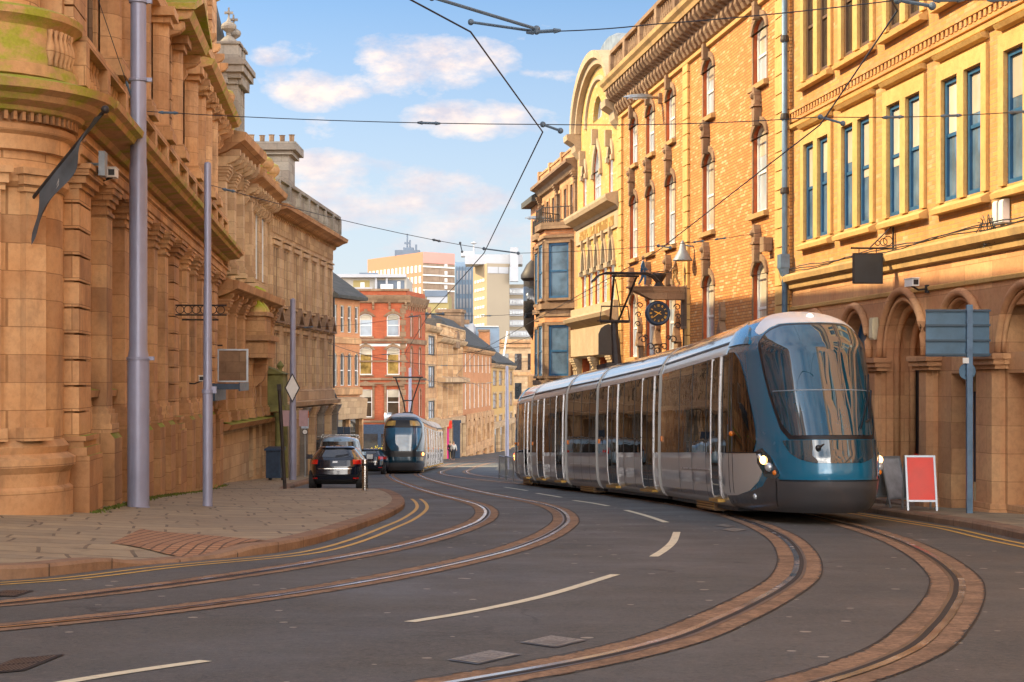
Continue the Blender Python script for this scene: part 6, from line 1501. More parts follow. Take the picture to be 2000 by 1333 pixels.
def bellows(root, A, B, la):
    # dark gangway between the end of frame A and the start of frame B
    inv = ROOTM[root.name].inverted(); rows = []
    hs = [(h, interp(HW, h)-.10) for h, _ in HW if h < 3.4]
    for fr, x in ((A, la-.05), (B, .05)): rows.append([tuple(inv @ fr @ Vector((x, y, rz(h)-.03))) for h, y in hs]+[tuple(inv @ fr @ Vector((x, -y, rz(h)-.03))) for h, y in reversed(hs)])
    mb = MB(); mb.grid(rows); mb.build('bellows', 'bellows', root)

# ---- the big tram
RZ[0] = TALL
J = [(5.35,27.55),(4.60,39.0),(3.56,47.2),(2.84,51.8),(1.86,59.1),(.98,66.3)]
T = tram_root(J[0], J[1], 'long silver and teal low-floor tram curving towards the camera on the right')
frames = []
for a, b in zip(J, J[1:]): frames.append(slope_frame(a, b))
CL = 3.5
fr, L = frames[0]
c1, X = carriage(T, fr, L-.2, [(4.15, 4.95)], CL, (3.85, 5.55, 7.15, 8.75), bogie=(6.6,), latch=((.86,.885,5.2,8.4),))
def cab(root, X, c, rear=False, roofm='tram_white', XFt=XF, teal='tram_teal', HWt=HW):
    sh = Shell(HWt, XFt, CL, .68)
    b = sh.body('cab_shell', teal, c, .2, 3.45, xf=X)
    sh.patch('bumper', 'tram_grey', c, -62, 62, .2, lambda t: .72 if abs(t) < 34 else interp([(34,.72),(44,.84),(50,.62),(62,.5)], abs(t)), .012, 50, 8, xf=X)
    for sg in (-1, 1):
        f = lambda T_: (lambda t: interp(T_, abs(t)))
        sh.patch('skirt_panel', 'tram_grey', c, sg*46, sg*90, f([(46,.2),(90,.2)]), f([(46,.66),(62,.52),(76,.44),(90,.42)]), .010, 24, 6, xf=X)
        sh.patch('side_panel', 'tram_silver', c, sg*49, sg*90, f([(49,.93),(54,.70),(62,.54),(76,.44),(90,.42)]), f([(49,.97),(53,1.1),(56,1.195),(90,1.195)]), .013, 28, 8, xf=X)
        w = sh.patch('side_window', 'tram_glass', c, sg*54.5, sg*90, f([(54.5,1.36),(57,1.22),(60,1.2),(90,1.2)]), f([(54.5,1.5),(58,1.9),(63,2.27),(69,2.52),(76,2.64),(90,2.68)]), .014, 32, 14, xf=X)
        for tt in (79.5, 84.5): sh.patch('panel_seam', 'black', w, sg*tt, sg*(tt+.35), .3, 2.66, .019, 2, 12, xf=X)
        sh.patch('waist_seam', 'black', c, sg*50, sg*90, lambda t: 1.188, lambda t: 1.206, .0175, 20, 1, xf=X)
        sh.patch('roof_cheek', 'tram_teal', c, sg*58, sg*90, f([(58,2.78),(70,2.80),(90,2.80)]), f([(58,2.86),(66,3.14),(90,3.3)]), .03, 20, 10, xf=X)
        # headlight
        h = sh.patch('headlight', 'screen', c, sg*36, sg*54, f([(36,.80),(41,.74),(48,.80),(54,1.02)]), f([(36,.86),(42,1.12),(49,1.26),(54,1.22)]), .016, 16, 8, xf=X)
        for t, hh, r, mt in ((48, 1.07, .075, 'lamp_white' if rear else 'lamp_on'), (43.8, .95, .08, 'lamp_clear'), (39.6, .86, .045, 'orange_l'), (51.4, 1.13, .05, 'lamp_clear')):
            if rear: mt = 'lamp_amber_on' if r > .06 else 'lamp_red'
            q = X @ sh.Pn(sg*t, hh, .012); mb = MB(); mb.ball(tuple(q), r, 12); mb.build('lamp', mt, h, smooth=True)
        q = sh.Pn(sg*57, .44, .0); mb = MB(); mb.ball(tuple(X @ q), .055, 12); mb.build('fog_lamp', 'lamp_clear', c, smooth=True)
        sh.patch('seam', 'black', c, sg*38, sg*39, lambda t: .25, lambda t: .72, .015, 2, 6, xf=X)
        # indicator
        q = sh.Pn(sg*80, 1.47, .02); mb = MB(); mb.ball(tuple(X @ q), .05, 8); mb.build('indicator', 'orange_l', c, smooth=True)
    a = lambda t: abs(t)
    fs = sh.patch('windscreen_frame', 'black', c, -47.5, 47.5, lambda t: interp([(0,1.37),(27,1.37),(33,1.5),(41,2.05),(47.5,2.66)], a(t)), lambda t: interp([(0,3.13),(28,3.12),(38,3.05),(44,2.96),(47.5,2.8)], a(t)), .010, 60, 24, xf=X)
    ws = sh.patch('windscreen', 'screen', c, -45.5, 45.5, lambda t: interp([(0,1.42),(25,1.42),(31.5,1.58),(39.5,2.12),(45.5,2.72)], a(t)), lambda t: interp([(0,3.09),(26,3.08),(36,3.02),(42,2.94),(45.5,2.80)], a(t)), .018, 60, 24, xf=X)
    bb = sh.patch('lower_screen', 'screen', c, -32, 32, lambda t: interp([(0,1.02),(12,1.03),(22,1.1),(28,1.2),(32,1.34)], a(t)), 1.36, .014, 40, 6, xf=X)
    sh.patch('nose_seam', 'black', c, -36, 36, lambda t: .725, lambda t: .745, .014, 40, 1, xf=X)
    cap = sh.patch('roof_cap', roofm, c, -56, 56, lambda t: interp([(0,3.155),(30,3.14),(40,3.07),(46,2.98),(50,2.96),(56,3.05)], a(t)), 3.448, .010, 50, 16, xf=X, rim=True)
    q = sh.P(0, 3.27); mb = MB(); mb.ball(tuple(X @ (q+Vector((.02,0,.0)))), .07, 14); mb.build('roof_lamp', 'lamp_white', cap, smooth=True)
    # white roof behind the cap
    return sh
sh = cab(T, X, c1)
# wiper
mb = MB(); pts = [sh.Pn(8, 1.25, .05), sh.Pn(-22, 1.62, .06), sh.Pn(-30, 2.02, .07)]; mb.tube(pts, .018, 6)
mb.tube([sh.Pn(-12, 1.50, .05), sh.Pn(-24, 1.9, .05), sh.Pn(-34, 2.25, .05)], .014, 5); mb.ball(tuple(sh.Pn(8, 1.25, .04)), .05); mb.build('wiper', 'black', c1, xf=X)
mb = MB(); 
rows = [[sh.Pn(t, h, .021) for t in [-36+72*i/30 for i in range(31)]] for h in (2.02, 2.034)]; mb.grid([[tuple(q) for q in r] for r in rows]); mb.build('sun_blind_edge', 'lead', c1, xf=X)
prev = (fr, L-.2)
specs = [([(.75,2.05),(5.3,6.6)], (3.0,4.4), None, ()), ([], (1.1,2.3,3.5), (2.3,), ((.86,.88,.5,4.0),)), ([(.65,1.95),(4.6,5.9)], (3.2,), None, ()), ([(1.0,1.8)], (2.6,3.8,), (2.6,), ())]
for i, ((fr2, L2), (d, sm, bg, la)) in enumerate(zip(frames[1:], specs)):
    last = i == 3
    e = L2-.2 if not last else L2-CL
    c, X2 = carriage(T, fr2, e, [q for q in d if q[1] < e], .2, sm, bogie=bg, latch=la)
    bellows(T, prev[0], fr2, prev[1] if i else L-.2) if False else None
    mb = MB(); inv = ROOTM[T.name].inverted(); rows = []
    hs = [(h, interp(HW, h)-.09) for h, _ in HW if h < 3.4]
    for f_, x in ((prev[0], prev[1]-.04), (fr2, .24)): rows.append([tuple(inv @ f_ @ Vector((x, y, rz(h)-.03))) for h, y in hs]+[tuple(inv @ f_ @ Vector((x, -y, rz(h)-.03))) for h, y in reversed(hs)])
    mb.grid(rows); mb.build('bellows', 'bellows', T)
    prev = (fr2, e)
    if last:
        Xr = X2 @ Matrix.Translation((L2, 0, 0)) @ Matrix.Rotation(math.pi, 4, 'Z'); cab(T, Xr, c, rear=True)
    if i == 1: XP = X2; CP = c
# pantograph on the middle carriage
mb = MB(); 
B0 = Vector((2.6,0,3.5)); K = Vector((1.0,0,4.35)); Tp = Vector((2.9,0,5.95))
mb.box(1.9,3.3,-.5,.5,3.66,3.80); mb.tube([(2.7,0,3.7),(3.1,0,5.1)], [.15,.10], 8)
pn = mb.build('pantograph', 'iron', CP, xf=XP)
mb = MB()
for sg in (-1, 1):
    mb.tube([(3.1,sg*.12,5.1),(1.5,sg*.34,6.3)], .035, 6)
mb.tube([(3.0,-.45,5.1),(3.0,.45,5.1)], .05, 6); mb.tube([(3.0,-.45,5.1),(3.0,-.4,5.55),(3.0,.4,5.55),(3.0,.45,5.1)], .025, 5); mb.tube([(3.0,-.2,5.3),(1.5,.3,6.2)], .016, 5)
mb.tube([(1.5,-.4,6.3),(1.5,.4,6.3)], .035, 6); mb.build('arm', 'iron', pn, xf=XP)
mb = MB()
for xx in (1.35, 1.65): mb.tube([(xx,-.98,6.12),(xx,-.82,6.3),(xx,-.6,6.38),(xx,.6,6.38),(xx,.82,6.3),(xx,.98,6.12)], .03, 6)
for yy in (-.5,.5): mb.tube([(1.35,yy,6.36),(1.65,yy,6.36)], .02, 5)
mb.build('collector_head', 'iron', pn, xf=XP)

# ---- distant tram seen from behind
RZ[0] = None
J2 = [(-6.12,94.2),(-6.28,103.5),(-6.4,112),(-6.42,120),(-6.35,127)]
T2 = tram_root(J2[0], J2[1], 'distant dark teal tram seen from behind with its red tail lights lit')
M['tram_dkteal'] = carpaint('tram_dark_teal_paint', (.006,.045,.08), .22, .2); M['tram_bronze'] = carpaint('tram_bronze_paint', (.15,.13,.105), .3, .4); M['screen_blue'] = glass('tram_rear_window_blue', (.012,.10,.20), .02, wav=.02)
XF2 = [(.2,.35),(.4,.1),(.7,.0),(1.2,.0),(1.6,.06),(2.2,.2),(2.8,.42),(3.05,.55),(3.2,.75),(3.32,1.05),(3.4,1.6),(3.43,2.1),(3.45,2.6)]
for i, (a, b) in enumerate(zip(J2, J2[1:])):
    fr2, L2 = slope_frame(a, b)
    c, X2 = carriage(T2, fr2, L2-.15, [(1.0,2.2),(5.2,6.4)] if i else [(4.4,5.6)], CL-1.0 if i == 0 else .15, (3.4,), mats=('tram_bronze','glass_brown','tram_bronze','tram_silver','tram_dkteal'), bogie=(4.5,) if i == 0 else None)
    if i:
        mb = MB(); inv = ROOTM[T2.name].inverted(); hs = [(h, interp(HW, h)-.09) for h, _ in HW if h < 3.4]; rows = []
        for f_, x in ((prev[0], prev[1]-.04), (fr2, .2)): rows.append([tuple(inv @ f_ @ Vector((x, y, rz(h)-.03))) for h, y in hs]+[tuple(inv @ f_ @ Vector((x, -y, rz(h)-.03))) for h, y in reversed(hs)])
        mb.grid(rows); mb.build('bellows', 'bellows', T2)
    else:
        s2 = Shell(HW, XF2, CL-1.0, .38); s2.body('cab_shell', 'tram_dkteal', c, .2, 3.45, xf=X2); a_ = abs
        s2.patch('roof_arch', 'tram_silver', c, -70, 70, lambda t: interp([(0,3.2),(40,3.17),(58,3.05),(70,2.85)], a_(t)), 3.44, .012, 50, 12, xf=X2)
        s2.patch('rear_window', 'black', c, -52, 52, lambda t: interp([(0,1.3),(20,1.3),(52,2.2)], a_(t)), lambda t: interp([(0,3.12),(35,3.06),(52,2.8)], a_(t)), .012, 50, 16, xf=X2)
        s2.patch('rear_glass', 'screen_blue', c, -48, 48, lambda t: interp([(0,1.28),(8,1.3),(22,1.6),(48,2.4)], a_(t)), lambda t: interp([(0,2.58),(48,2.56)], a_(t)), .02, 50, 16, xf=X2)
        for sg in (-1, 1):
            s2.patch('destination_glass', 'glass_warm', c, sg*4, sg*40, lambda t: 2.68, lambda t: interp([(0,2.98),(30,2.95),(40,2.82)], a_(t)), .022, 16, 5, xf=X2)
            q = s2.Pn(sg*52, 1.1, .0); 
            for dy, mt in ((0,'lamp_amber_on'),(.13,'lamp_red')): mb = MB(); mb.ball(tuple(X2 @ (q+Vector((-.02, -sg*dy, 0)))), .10, 10); mb.build('tail_lamp', mt, c, smooth=True)
        s2.patch('bumper', 'tram_grey', c, -75, 75, .2, .62, .014, 40, 4, xf=X2); s2.patch('lamp_band', 'black', c, -66, 66, .95, 1.26, .008, 40, 4, xf=X2)
    prev = (fr2, L2-.15)

# ================================================================== cars
def car(x, Y, yaw, kind, label, paint, group=None, name='parked_car', L=4.1, detail=True):
    if kind == 'hatch':
        W = [(.18,.70),(.26,.84),(.45,.90),(.75,.915),(.95,.89),(1.02,.85),(1.2,.72),(1.32,.62),(1.38,.48),(1.41,.28),(1.42,.001)]; H = 1.42
        R = [(.18,.25),(.3,.10),(.5,.0),(.75,.03),(.95,.10),(1.05,.20),(1.2,.42),(1.32,.60),(1.38,.75),(1.41,1.1),(1.42,1.6)]
        Fp = [(.18,.3),(.3,.12),(.5,.0),(.7,.08),(.82,.35),(.95,.95),(1.02,1.15),(1.2,1.45),(1.32,1.72),(1.38,1.85),(1.41,1.95),(1.42,2.0)]
    else:
        W = [(.2,.75),(.28,.92),(.5,.97),(.9,.98),(1.1,.96),(1.4,.90),(1.7,.84),(1.82,.76),(1.88,.6),(1.92,.3),(1.93,.001)]; H = 1.93
        R = [(.2,.2),(.3,.08),(.5,.0),(.9,.02),(1.2,.06),(1.7,.22),(1.82,.32),(1.88,.5),(1.92,.9),(1.93,1.5)]
        Fp = [(.2,.3),(.4,.0),(.8,.1),(.95,.4),(1.1,.9),(1.4,1.3),(1.7,1.7),(1.82,1.85),(1.93,2.1)]
    fr = Matrix.Translation((x, Y, zg(Y))) @ Matrix.Rotation(math.atan(zg(Y+1)-zg(Y)), 4, 'X') @ Matrix.Rotation(math.pi/2+yaw, 4, 'Z')
    o = empty(name, fr.translation, fr.to_euler(), label, 'car' if kind == 'hatch' else 'van', group); I = Matrix()
    rs = Shell(W, R, L/2, .34, pw=1.1); fs = Shell(W, Fp, L/2, .34, pw=1.1); FX = Matrix.Translation((L, 0, 0)) @ Matrix.Rotation(math.pi, 4, 'Z')
    body = rs.body('body', paint, o, W[0][0], H, 48, 34); fs.body('front_body', paint, body, W[0][0], H, 40, 26, xf=FX)
    bt = 1.0 if kind == 'hatch' else 1.1; tp = 1.33 if kind == 'hatch' else 1.72
    a_ = abs
    rs.patch('rear_window', 'glass_dark', body, -(17 if kind == 'hatch' else 30), (17 if kind == 'hatch' else 30), lambda t: bt+.04+.06*(a_(t)/17)**2 if kind == 'hatch' else bt+.04, lambda t: tp-.04-.04*(a_(t)/47)**2, .008, 24, 8)
    for sg in (-1, 1):
        rs.patch('side_glass', 'glass_dark', body, sg*62, sg*90, lambda t: bt+.02, lambda t: tp-.03, .006, 10, 6); fs.patch('side_glass', 'glass_dark', body, sg*60, sg*90, lambda t: bt+.02, lambda t: tp-.03, .006, 10, 6, xf=FX)
        rs.patch('tail_light', 'lamp_red_off', body, sg*(14 if kind == 'hatch' else 40), sg*66, lambda t: .82 if kind == 'hatch' else 1.0, lambda t: .96 if kind == 'hatch' else 1.4, .015, 12, 5)
        fs.patch('headlight', 'lamp_clear', body, sg*40, sg*66, lambda t: .62, lambda t: .78, .012, 10, 4, xf=FX)
        for xx in (.72, L-.85):
            mb = MB(); r = .315; pr = [(-.11,.001),(-.11,r-.02),(-.09,r),(.09,r),(.11,r-.02),(.11,.001)]
            mb.grid([[(xx+rr*math.cos(2*math.pi*j/22), sg*(.75 if kind == 'hatch' else .82)+yy, r+rr*math.sin(2*math.pi*j/22)) for j in range(23)] for yy, rr in pr]); w = mb.build('wheel', 'rubber', o)
            mb = MB(); mb.grid([[(xx+rr*math.cos(2*math.pi*j/10), sg*(.75 if kind == 'hatch' else .82)+sg*.115, r+rr*math.sin(2*math.pi*j/10)) for j in range(11)] for rr in (.02,.2)]); mb.build('rim', 'steel', w)
        mb = MB(); mx = L-1.55; mb.box(mx-.06, mx+.06, sg*.9-.0 if sg > 0 else -1.1, sg*1.1 if sg > 0 else -.9, bt-.02, bt+.13); mb.build('mirror', paint, body)
    if kind == 'hatch':
        rs.patch('boot_trim', 'steel', body, -12, 12, .665, .69, .02, 20, 1); rs.patch('number_plate_recess', paint, body, -3, 3, .50, .62, .004, 10, 3)
        rs.patch('bumper_valance', 'rubber', body, -60, 60, .2, .33, .012, 24, 3); rs.patch('boot_seam', 'rubber', body, -44, 44, lambda t: .455, lambda t: .465, .006, 24, 1)
        for sg in (-1, 1): rs.patch('reflector', 'lamp_red_off', body, sg*16, sg*34, .36, .395, .016, 8, 1)
        rs.patch('spoiler', paint, body, -46, 46, lambda t: 1.305, lambda t: 1.35, .05, 24, 3)
        mb = MB(); q = rs.Pn(-4, 1.07, .03); mb.tube([rs.Pn(0, 1.06, .03), rs.Pn(-2, 1.09, .03), rs.Pn(-9, 1.12, .03)], .012, 5); mb.build('rear_wiper', 'rubber', body)
        rs.patch('badge', 'steel', body, -.04, .04, .86, .92, .012, 6, 3)
    else:
        rs.patch('door_seam', 'rubber', body, -.6, .6, .4, 1.75, .008, 2, 6)
        mb = MB()
        for xx in (1.0, 1.9, 2.8): mb.tube([(xx,-.8,1.84),(xx,-.75,1.98),(xx,.75,1.98),(xx,.8,1.84)], .02, 5)
        mb.build('roof_bars', 'steel', body)
    return o
M['car_black'] = carpaint('car_paint_black', (.006,.012,.026), .14, .1); M['car_blue'] = carpaint('car_paint_pale_blue', (.26,.42,.58), .3, .1); M['car_grey'] = carpaint('car_paint_grey', (.10,.11,.12), .2, .4); M['car_silver'] = carpaint('car_paint_silver', (.35,.36,.38), .25, .6)
car(-5.62, 53.6, rad(2.5), 'hatch', 'black hatchback parked on the left with its tail towards the camera, nearest car', 'car_black')
car(-7.72, 74.5, rad(1), 'van', 'pale blue-grey van with roof bars parked just ahead of the black hatchback', 'car_blue', name='parked_van')
car(-9.1, 82.5, rad(1), 'van', 'dark high-roofed cab parked beyond the pale blue van', 'car_grey', name='parked_van')
G = 'cars parked along the left kerb towards the distant tram'
car(-7.85, 92.0, rad(-3), 'hatch', 'black car parked beyond the van, its side just visible', 'car_black', G)
car(-8.85, 105.0, rad(-3), 'hatch', 'grey car parked beside the left side of the distant tram', 'car_silver', G)
car(-9.3, 112.5, rad(-2), 'hatch', 'farthest silver-blue car of the row left of the distant tram', 'car_blue', G)
# roof box sign on a taxi behind the van
o = empty('roof_sign_box', (-7.98, 80.2, zg(80)), label='dark blue double box standing above the van roof', cat='sign')
mb = MB(); mb.box(-.3,-.02,-.1,.1,2.1,2.4); mb.box(.02,.3,-.1,.1,2.1,2.4); mb.box(-.33,.33,-.05,.05,2.05,2.1); mb.box(-.05,.05,-.05,.05,0,1.9); mb.build('boxes', 'darkblue', o)
# ================================================================== poles, wires, signs, people
def pole(x, y, prof, label, name='catenary_pole', h0=None, cap=True):
    z = zg(y)+lift(x, y) if h0 is None else h0
    o = empty(name, (x, y, z), label=label, cat='pole'); mb = MB(); mb.lathe([(r, h) for r, h in prof], (0,0), 28); mb.build('shaft', 'pole', o, smooth=True, angle=40); return o
p1 = pole(-6.68, 30.2, [(.205,-.1),(.205,0),(.193,.01),(.193,2.62),(.185,2.68),(.168,2.78),(.16,2.8),(.158,6.0),(.152,6.1),(.142,6.14),(.132,13)], 'thickest lilac-grey tram mast standing on the left pavement')
for h in (2.62, 7.6, 9.0):
    mb = MB(); r = .197 if h < 3 else .155; mb.lathe([(r,h),(r+.012,h+.01),(r+.012,h+.05),(r,h+.06)], (0,0), 24); mb.box(r-.02,r+.09,-.03,.03,h,h+.07); mb.build('clamp', 'pole', p1)
p2 = pole(-5.8, 32.2, [(.095,-.1),(.095,2.15),(.09,2.2),(.085,2.24),(.078,4.15),(.074,4.2),(.068,4.26),(.066,6.5),(.06,6.54),(.02,6.56)], 'slimmer lilac-grey tram mast to the right of the thickest one')
mb = MB(); mb.lathe([(.1,2.15),(.11,2.16),(.11,2.22),(.1,2.23)], (0,0), 18); mb.box(.08,.17,-.03,.03,2.15,2.28); mb.build('clamp', 'pole', p2)
p3 = pole(-8.56, 66, [(.14,-.1),(.14,2.6),(.125,2.7),(.12,4.6),(.11,4.7),(.105,7.05),(.02,7.1)], 'farther grey tram mast with a white diamond plate')
mb = MB(); o = p3
mb = MB(); mb.slab([(0,3.4),(.27,3.85),(0,4.3),(-.27,3.85)], -.19, -.165) if False else None
mb.v = []; P = [(0,-.16,3.1),(.25,-.16,3.6),(0,-.16,4.1),(-.25,-.16,3.6)]; mb.face(P); mb.face([(a,b+.02,c) for a,b,c in P][::-1]); mb.grid([[*P,P[0]],[(a,b+.02,c) for a,b,c in [*P,P[0]]]]); dp = mb.build('diamond_plate', 'white', o)
mb = MB(); Q = [(0,-.165,3.02),(.3,-.165,3.6),(0,-.165,4.18),(-.3,-.165,3.6)]; 
mb.grid([[*Q,Q[0]],[(a,-.1655,c) for a,b,c in [*P,P[0]]]]); mb.build('plate_border', 'black', dp, recalc=False)
M['pinkplate'] = plain('plate_faded_pink', (.42,.28,.30), .6, var=.1)
for sx, lab in ((-.47, 0), (.24, 1)): mb = MB(); mb.box(sx, sx+.35, -.02, .02, 2.1, 2.72); mb.build('sign_plate', 'pinkplate', o)
# masts far away: by the red brick block and behind the second tram
for x, y, h, lab in ((-7.6, 126, 7.4, 'pale tram mast in front of the red brick block'), (-.35, 118, 7.2, 'thin tram mast beside the tail of the big tram')):
    pole(x, y, [(.15,0),(.13,h*.5),(.1,h),(.01,h+.05)], lab, h0=zg(y))
# dark pantograph seen above the distant tram
mb = MB(); inv = ROOTM[T2.name].inverted(); fr2, L2 = slope_frame(J2[0], J2[1]); XX = inv @ fr2
mb.tube([(7,-.9,5.7),(7,.9,5.7)], .05, 5); 
for sg in (-1, 1): mb.tube([(7,sg*.75,5.7),(7,sg*.25,4.2),(7,sg*.15,3.5)], .045, 5)
mb.box(6.6,7.4,-.3,.3,3.4,3.6); mb.tube([(7,-.25,4.3),(7,.25,4.3)], .04, 5); mb.build('pantograph', 'iron', T2, xf=XX)

def obj_world(name, mb, mat, label, cat, group=None, smooth=False):
    vs = [Vector(v) for v in mb.v]; c = sum(vs, Vector())/len(vs); mb.v = [tuple(v-c) for v in vs]; o = mb.build(name, mat, None, smooth=smooth); o.location = c; return tag(o, label, cat, group)
def cw(Y, X): return Vector((X, Y, zg(Y)+6.3))
def onT(TP, Y):                              # track centre at Y
    for a, b in zip(TP, TP[1:]):
        if a[1] <= Y <= b[1]: return a[0]+(b[0]-a[0])*(Y-a[1])/(b[1]-a[1])
    return TP[-1][0]
A = [(10,-6.4),(14.5,-3.2),(19.0,-1.16),(20.5,-.50),(26.9,.49),(43.3,-.72),(63.7,-3.2),(88,-5.6),(118,-6.1),(150,-5.2)]
B = [(8,-2.5),(13,2.0),(19.5,4.45),(26.3,4.8),(42.7,3.7),(66.5,.70),(87.7,-1.95),(112,-3.7),(150,-2)]
mb = MB(); mb.tube([cw(*q) for q in A], .0115, 5); obj_world('contact_wire', mb, 'cable', 'overhead contact wire above the left track, bent at each support', 'wire')
mb = MB(); mb.tube([cw(*q) for q in B], .0115, 5); obj_world('contact_wire', mb, 'cable', 'overhead contact wire above the right track over the big tram', 'wire')
def insulator(p, d, L=.42, r=.035):
    d = d.normalized(); mb2 = MB(); MBS.append(mb2); mb2.tube([p-d*L/2, p-d*L*.3, p-d*L*.28, p+d*L*.28, p+d*L*.3, p+d*L/2], [r*.5, r, r*.65, r*.65, r, r*.5], 6)
def span(pts, sag, label, ins=(), arms=(), r=.0075):
    global MBS
    mb = MB(); MBS = []; full = []
    for a, b in zip(pts, pts[1:]):
        a, b = Vector(a), Vector(b); full += [a.lerp(b, t/8)-Vector((0,0,sag*4*(t/8)*(1-t/8))) for t in range(8)]
    full.append(Vector(pts[-1])); mb.tube(full, r, 5)
    root = obj_world('span_wire', mb, 'cable', label, 'wire')
    for seg, t in ins:
        a, b = Vector(pts[seg]), Vector(pts[seg+1]); insulator(a.lerp(b, t)-Vector((0,0,sag*4*t*(1-t))), b-a)
    for a, b, rr in arms: mb2 = MB(); MBS.append(mb2); mb2.tube([Vector(a), Vector(b)], rr, 6); mb2.ball(tuple(a), rr*2.2, 7); mb2.ball(tuple(b), rr*2.2, 7)
    for mb2 in MBS: mb2.v = [tuple(Vector(v)-root.location) for v in mb2.v]; mb2.build('insulator', 'cable2', root)
    return root
n1 = cw(26.9, .49); n1r = cw(26.3, 4.8); top = Vector((0,0,.12))
wallR = lambda Y, z: Vector((RX(Y)-.05, Y, z))
pz = Vector((-6.52, 30.2, pt(290,218,30.2).z))
span([pz, n1+top, n1r+top, wallR(28.3, pt(2010,214,28.3).z)], .05, 'span wire from the thickest mast across the street, passing just above the tram mast', ins=((0,.06),(0,.735),(2,.3),(2,.55),(2,.85)), arms=((n1+top, n1+Vector((.28,0,.02)), .022), (n1r+top, n1r+Vector((.35,0,.02)), .02)))
a1 = cw(19.6, -.93)+top*1.5; a2 = cw(20.5, -.50)+top; a3 = pt(1048,62,20.4)
span([a3, pt(1275,48,20.2), cw(19.5, 4.45)+top, wallR(21.5, pt(2260,-10,21.5).z)], .02, 'highest span wire with two registration tubes at the top of the picture', ins=((0,.06),(2,.12),(2,.25),(2,.4)), arms=((a1, a3+Vector((0,0,.03)), .02), (a2, a3, .018), (cw(19.5, 4.45)+top, cw(19.5,4.45)+Vector((.4,0,.05)), .022)))
n2 = cw(43.3, -.72)+top; n2b = pt(1012,495,43.3)
p2t = Vector((-5.74, 32.2, pt(413,362,32.2).z)); n2r = cw(42.7, 3.7)+top
span([p2t, n2], .10, 'span wire sloping from the slimmer mast down to the middle of the street', ins=((0,.05),(0,.78)), arms=((n2, n2b, .02), (n2+Vector((-.6,-.3,.12)), n2+Vector((-.55,-.3,-.1)), .015)))
span([n2b, n2r, wallR(45.3, pt(1530,452,45.3).z)], .03, 'span wire from the middle of the street to the orange brick wall', ins=((1,.35),(1,.55)), arms=((n2r, n2r+Vector((.3,0,-.05)), .02),))
span([Vector((-8.45,66,pt(577,640,66).z)), cw(63.7,-3.2)+top, cw(62.5,1.25)+top, wallR(66, pt(1235,540,66).z)], .12, 'far span wire from the mast with the diamond plate', ins=((0,.1),(0,.9),(1,.5)), arms=((cw(63.7,-3.2)+top, cw(63.7,-2.6)+top, .03),))
span([Vector((-10.4,88,2.6)), cw(88,-5.6)+top, cw(88,-2.0)+top, Vector((2.0,84,3.9))], .15, 'thin span wire crossing in front of the red brick block', ins=((0,.4),(0,.8)), r=.012)
span([Vector((-10.4,86,3.6)), cw(98,-6.1)+top, Vector((1.0,100,2.4))], .25, 'thin span wire with dark insulators crossing above the distant tram', ins=((0,.5),(0,.6),(1,.3)), r=.014)
span([Vector((-7.6,126,1.6)), cw(130,-3.6)+top, Vector((-.5,128,1.4))], .2, 'farthest thin span wire beyond the distant tram', ins=((0,.3),(1,.6)), r=.016)
span([Vector((-6.80,30.2,pt(266,190,30.2).z)), Vector((-7.35,27.6,9.2))], .02, 'guy wire running up from the thickest mast to the sandstone wall', ins=((0,.03),))

# ---- left-hand street furniture
o = empty('leaning_post', (-6.72, 50.0, zg(50)+.12), (0, rad(-3.2), 0), 'thin dark leaning post on the pavement left of the black car', 'post'); mb = MB(); mb.lathe([(.055,0),(.055,3.05),(.04,3.08)], (0,0), 12); mb.box(-.06,.06,-.05,.05,2.9,3.1); mb.build('shaft', 'iron', o)
o = empty('bollard', (-4.16, 47.8, zg(47.8)+.12), (0,0,0), 'stainless steel bollard at the right rear corner of the black car', 'bollard'); mb = MB(); mb.lathe([(.1,0),(.1,.02),(.085,.03),(.085,.84),(.078,.88),(.02,.885)], (0,0), 20); mb.build('tube', 'steel', o, smooth=True, angle=40)
mb = MB(); mb.lathe([(.088,.7),(.09,.7),(.09,.76),(.088,.76)], (0,0), 20); mb.build('band', 'black', o)
o = empty('litter_bin', (-9.05, 64.5, zg(64.5)+.13), (0,0,rad(-5)), 'dark blue wheeled bin against the left wall', 'bin'); mb = MB(); mb.vslab([(-.28,-.3),(.28,-.3),(.3,.35),(-.3,.35)], .1, 1.15); mb.build('bin_body', 'darkblue', o)
mb = MB(); mb.prism([(-.4,1.15),(.4,1.15),(.4,1.28),(-.36,1.22)], -.33, .33); mb.build('lid', 'darkblue', o)
mb = MB(); mb.box(-.3,-.2,.2,.4,0,.2); mb.box(.2,.3,.2,.4,0,.2); mb.build('wheel', 'rubber', o)
mb = MB(); mb.box(.31,.33,-.1,.12,.5,1.0); mb.build('sticker', plain('sticker_yellow', (.7,.65,.02), .6), o)
o = empty('parking_sign', (-9.0, 73.5, zg(73)+.12), (0,0,0), 'tall parking sign with orange top and pale blue panel on a grey post', 'sign'); mb = MB(); mb.lathe([(.03,0),(.03,2.85)], (0,0), 8); mb.build('post', 'galv', o)
mb = MB(); mb.box(-.16,.16,-.06,-.04,2.1,2.55); mb.build('blue_panel', plain('sign_panel_pale_blue', (.45,.55,.68), .5, var=.2, scale=9), o); mb = MB(); mb.box(-.16,.16,-.06,-.04,2.552,2.85); mb.build('orange_panel', plain('sign_panel_orange', (.62,.16,.04), .5), o)
mb = MB(); k = 20; mb.grid([[(r*math.cos(2*math.pi*j/k), -.06, 1.95+r*math.sin(2*math.pi*j/k)) for j in range(k+1)] for r in (.01,.13)]); d = mb.build('round_plate', 'white', o)
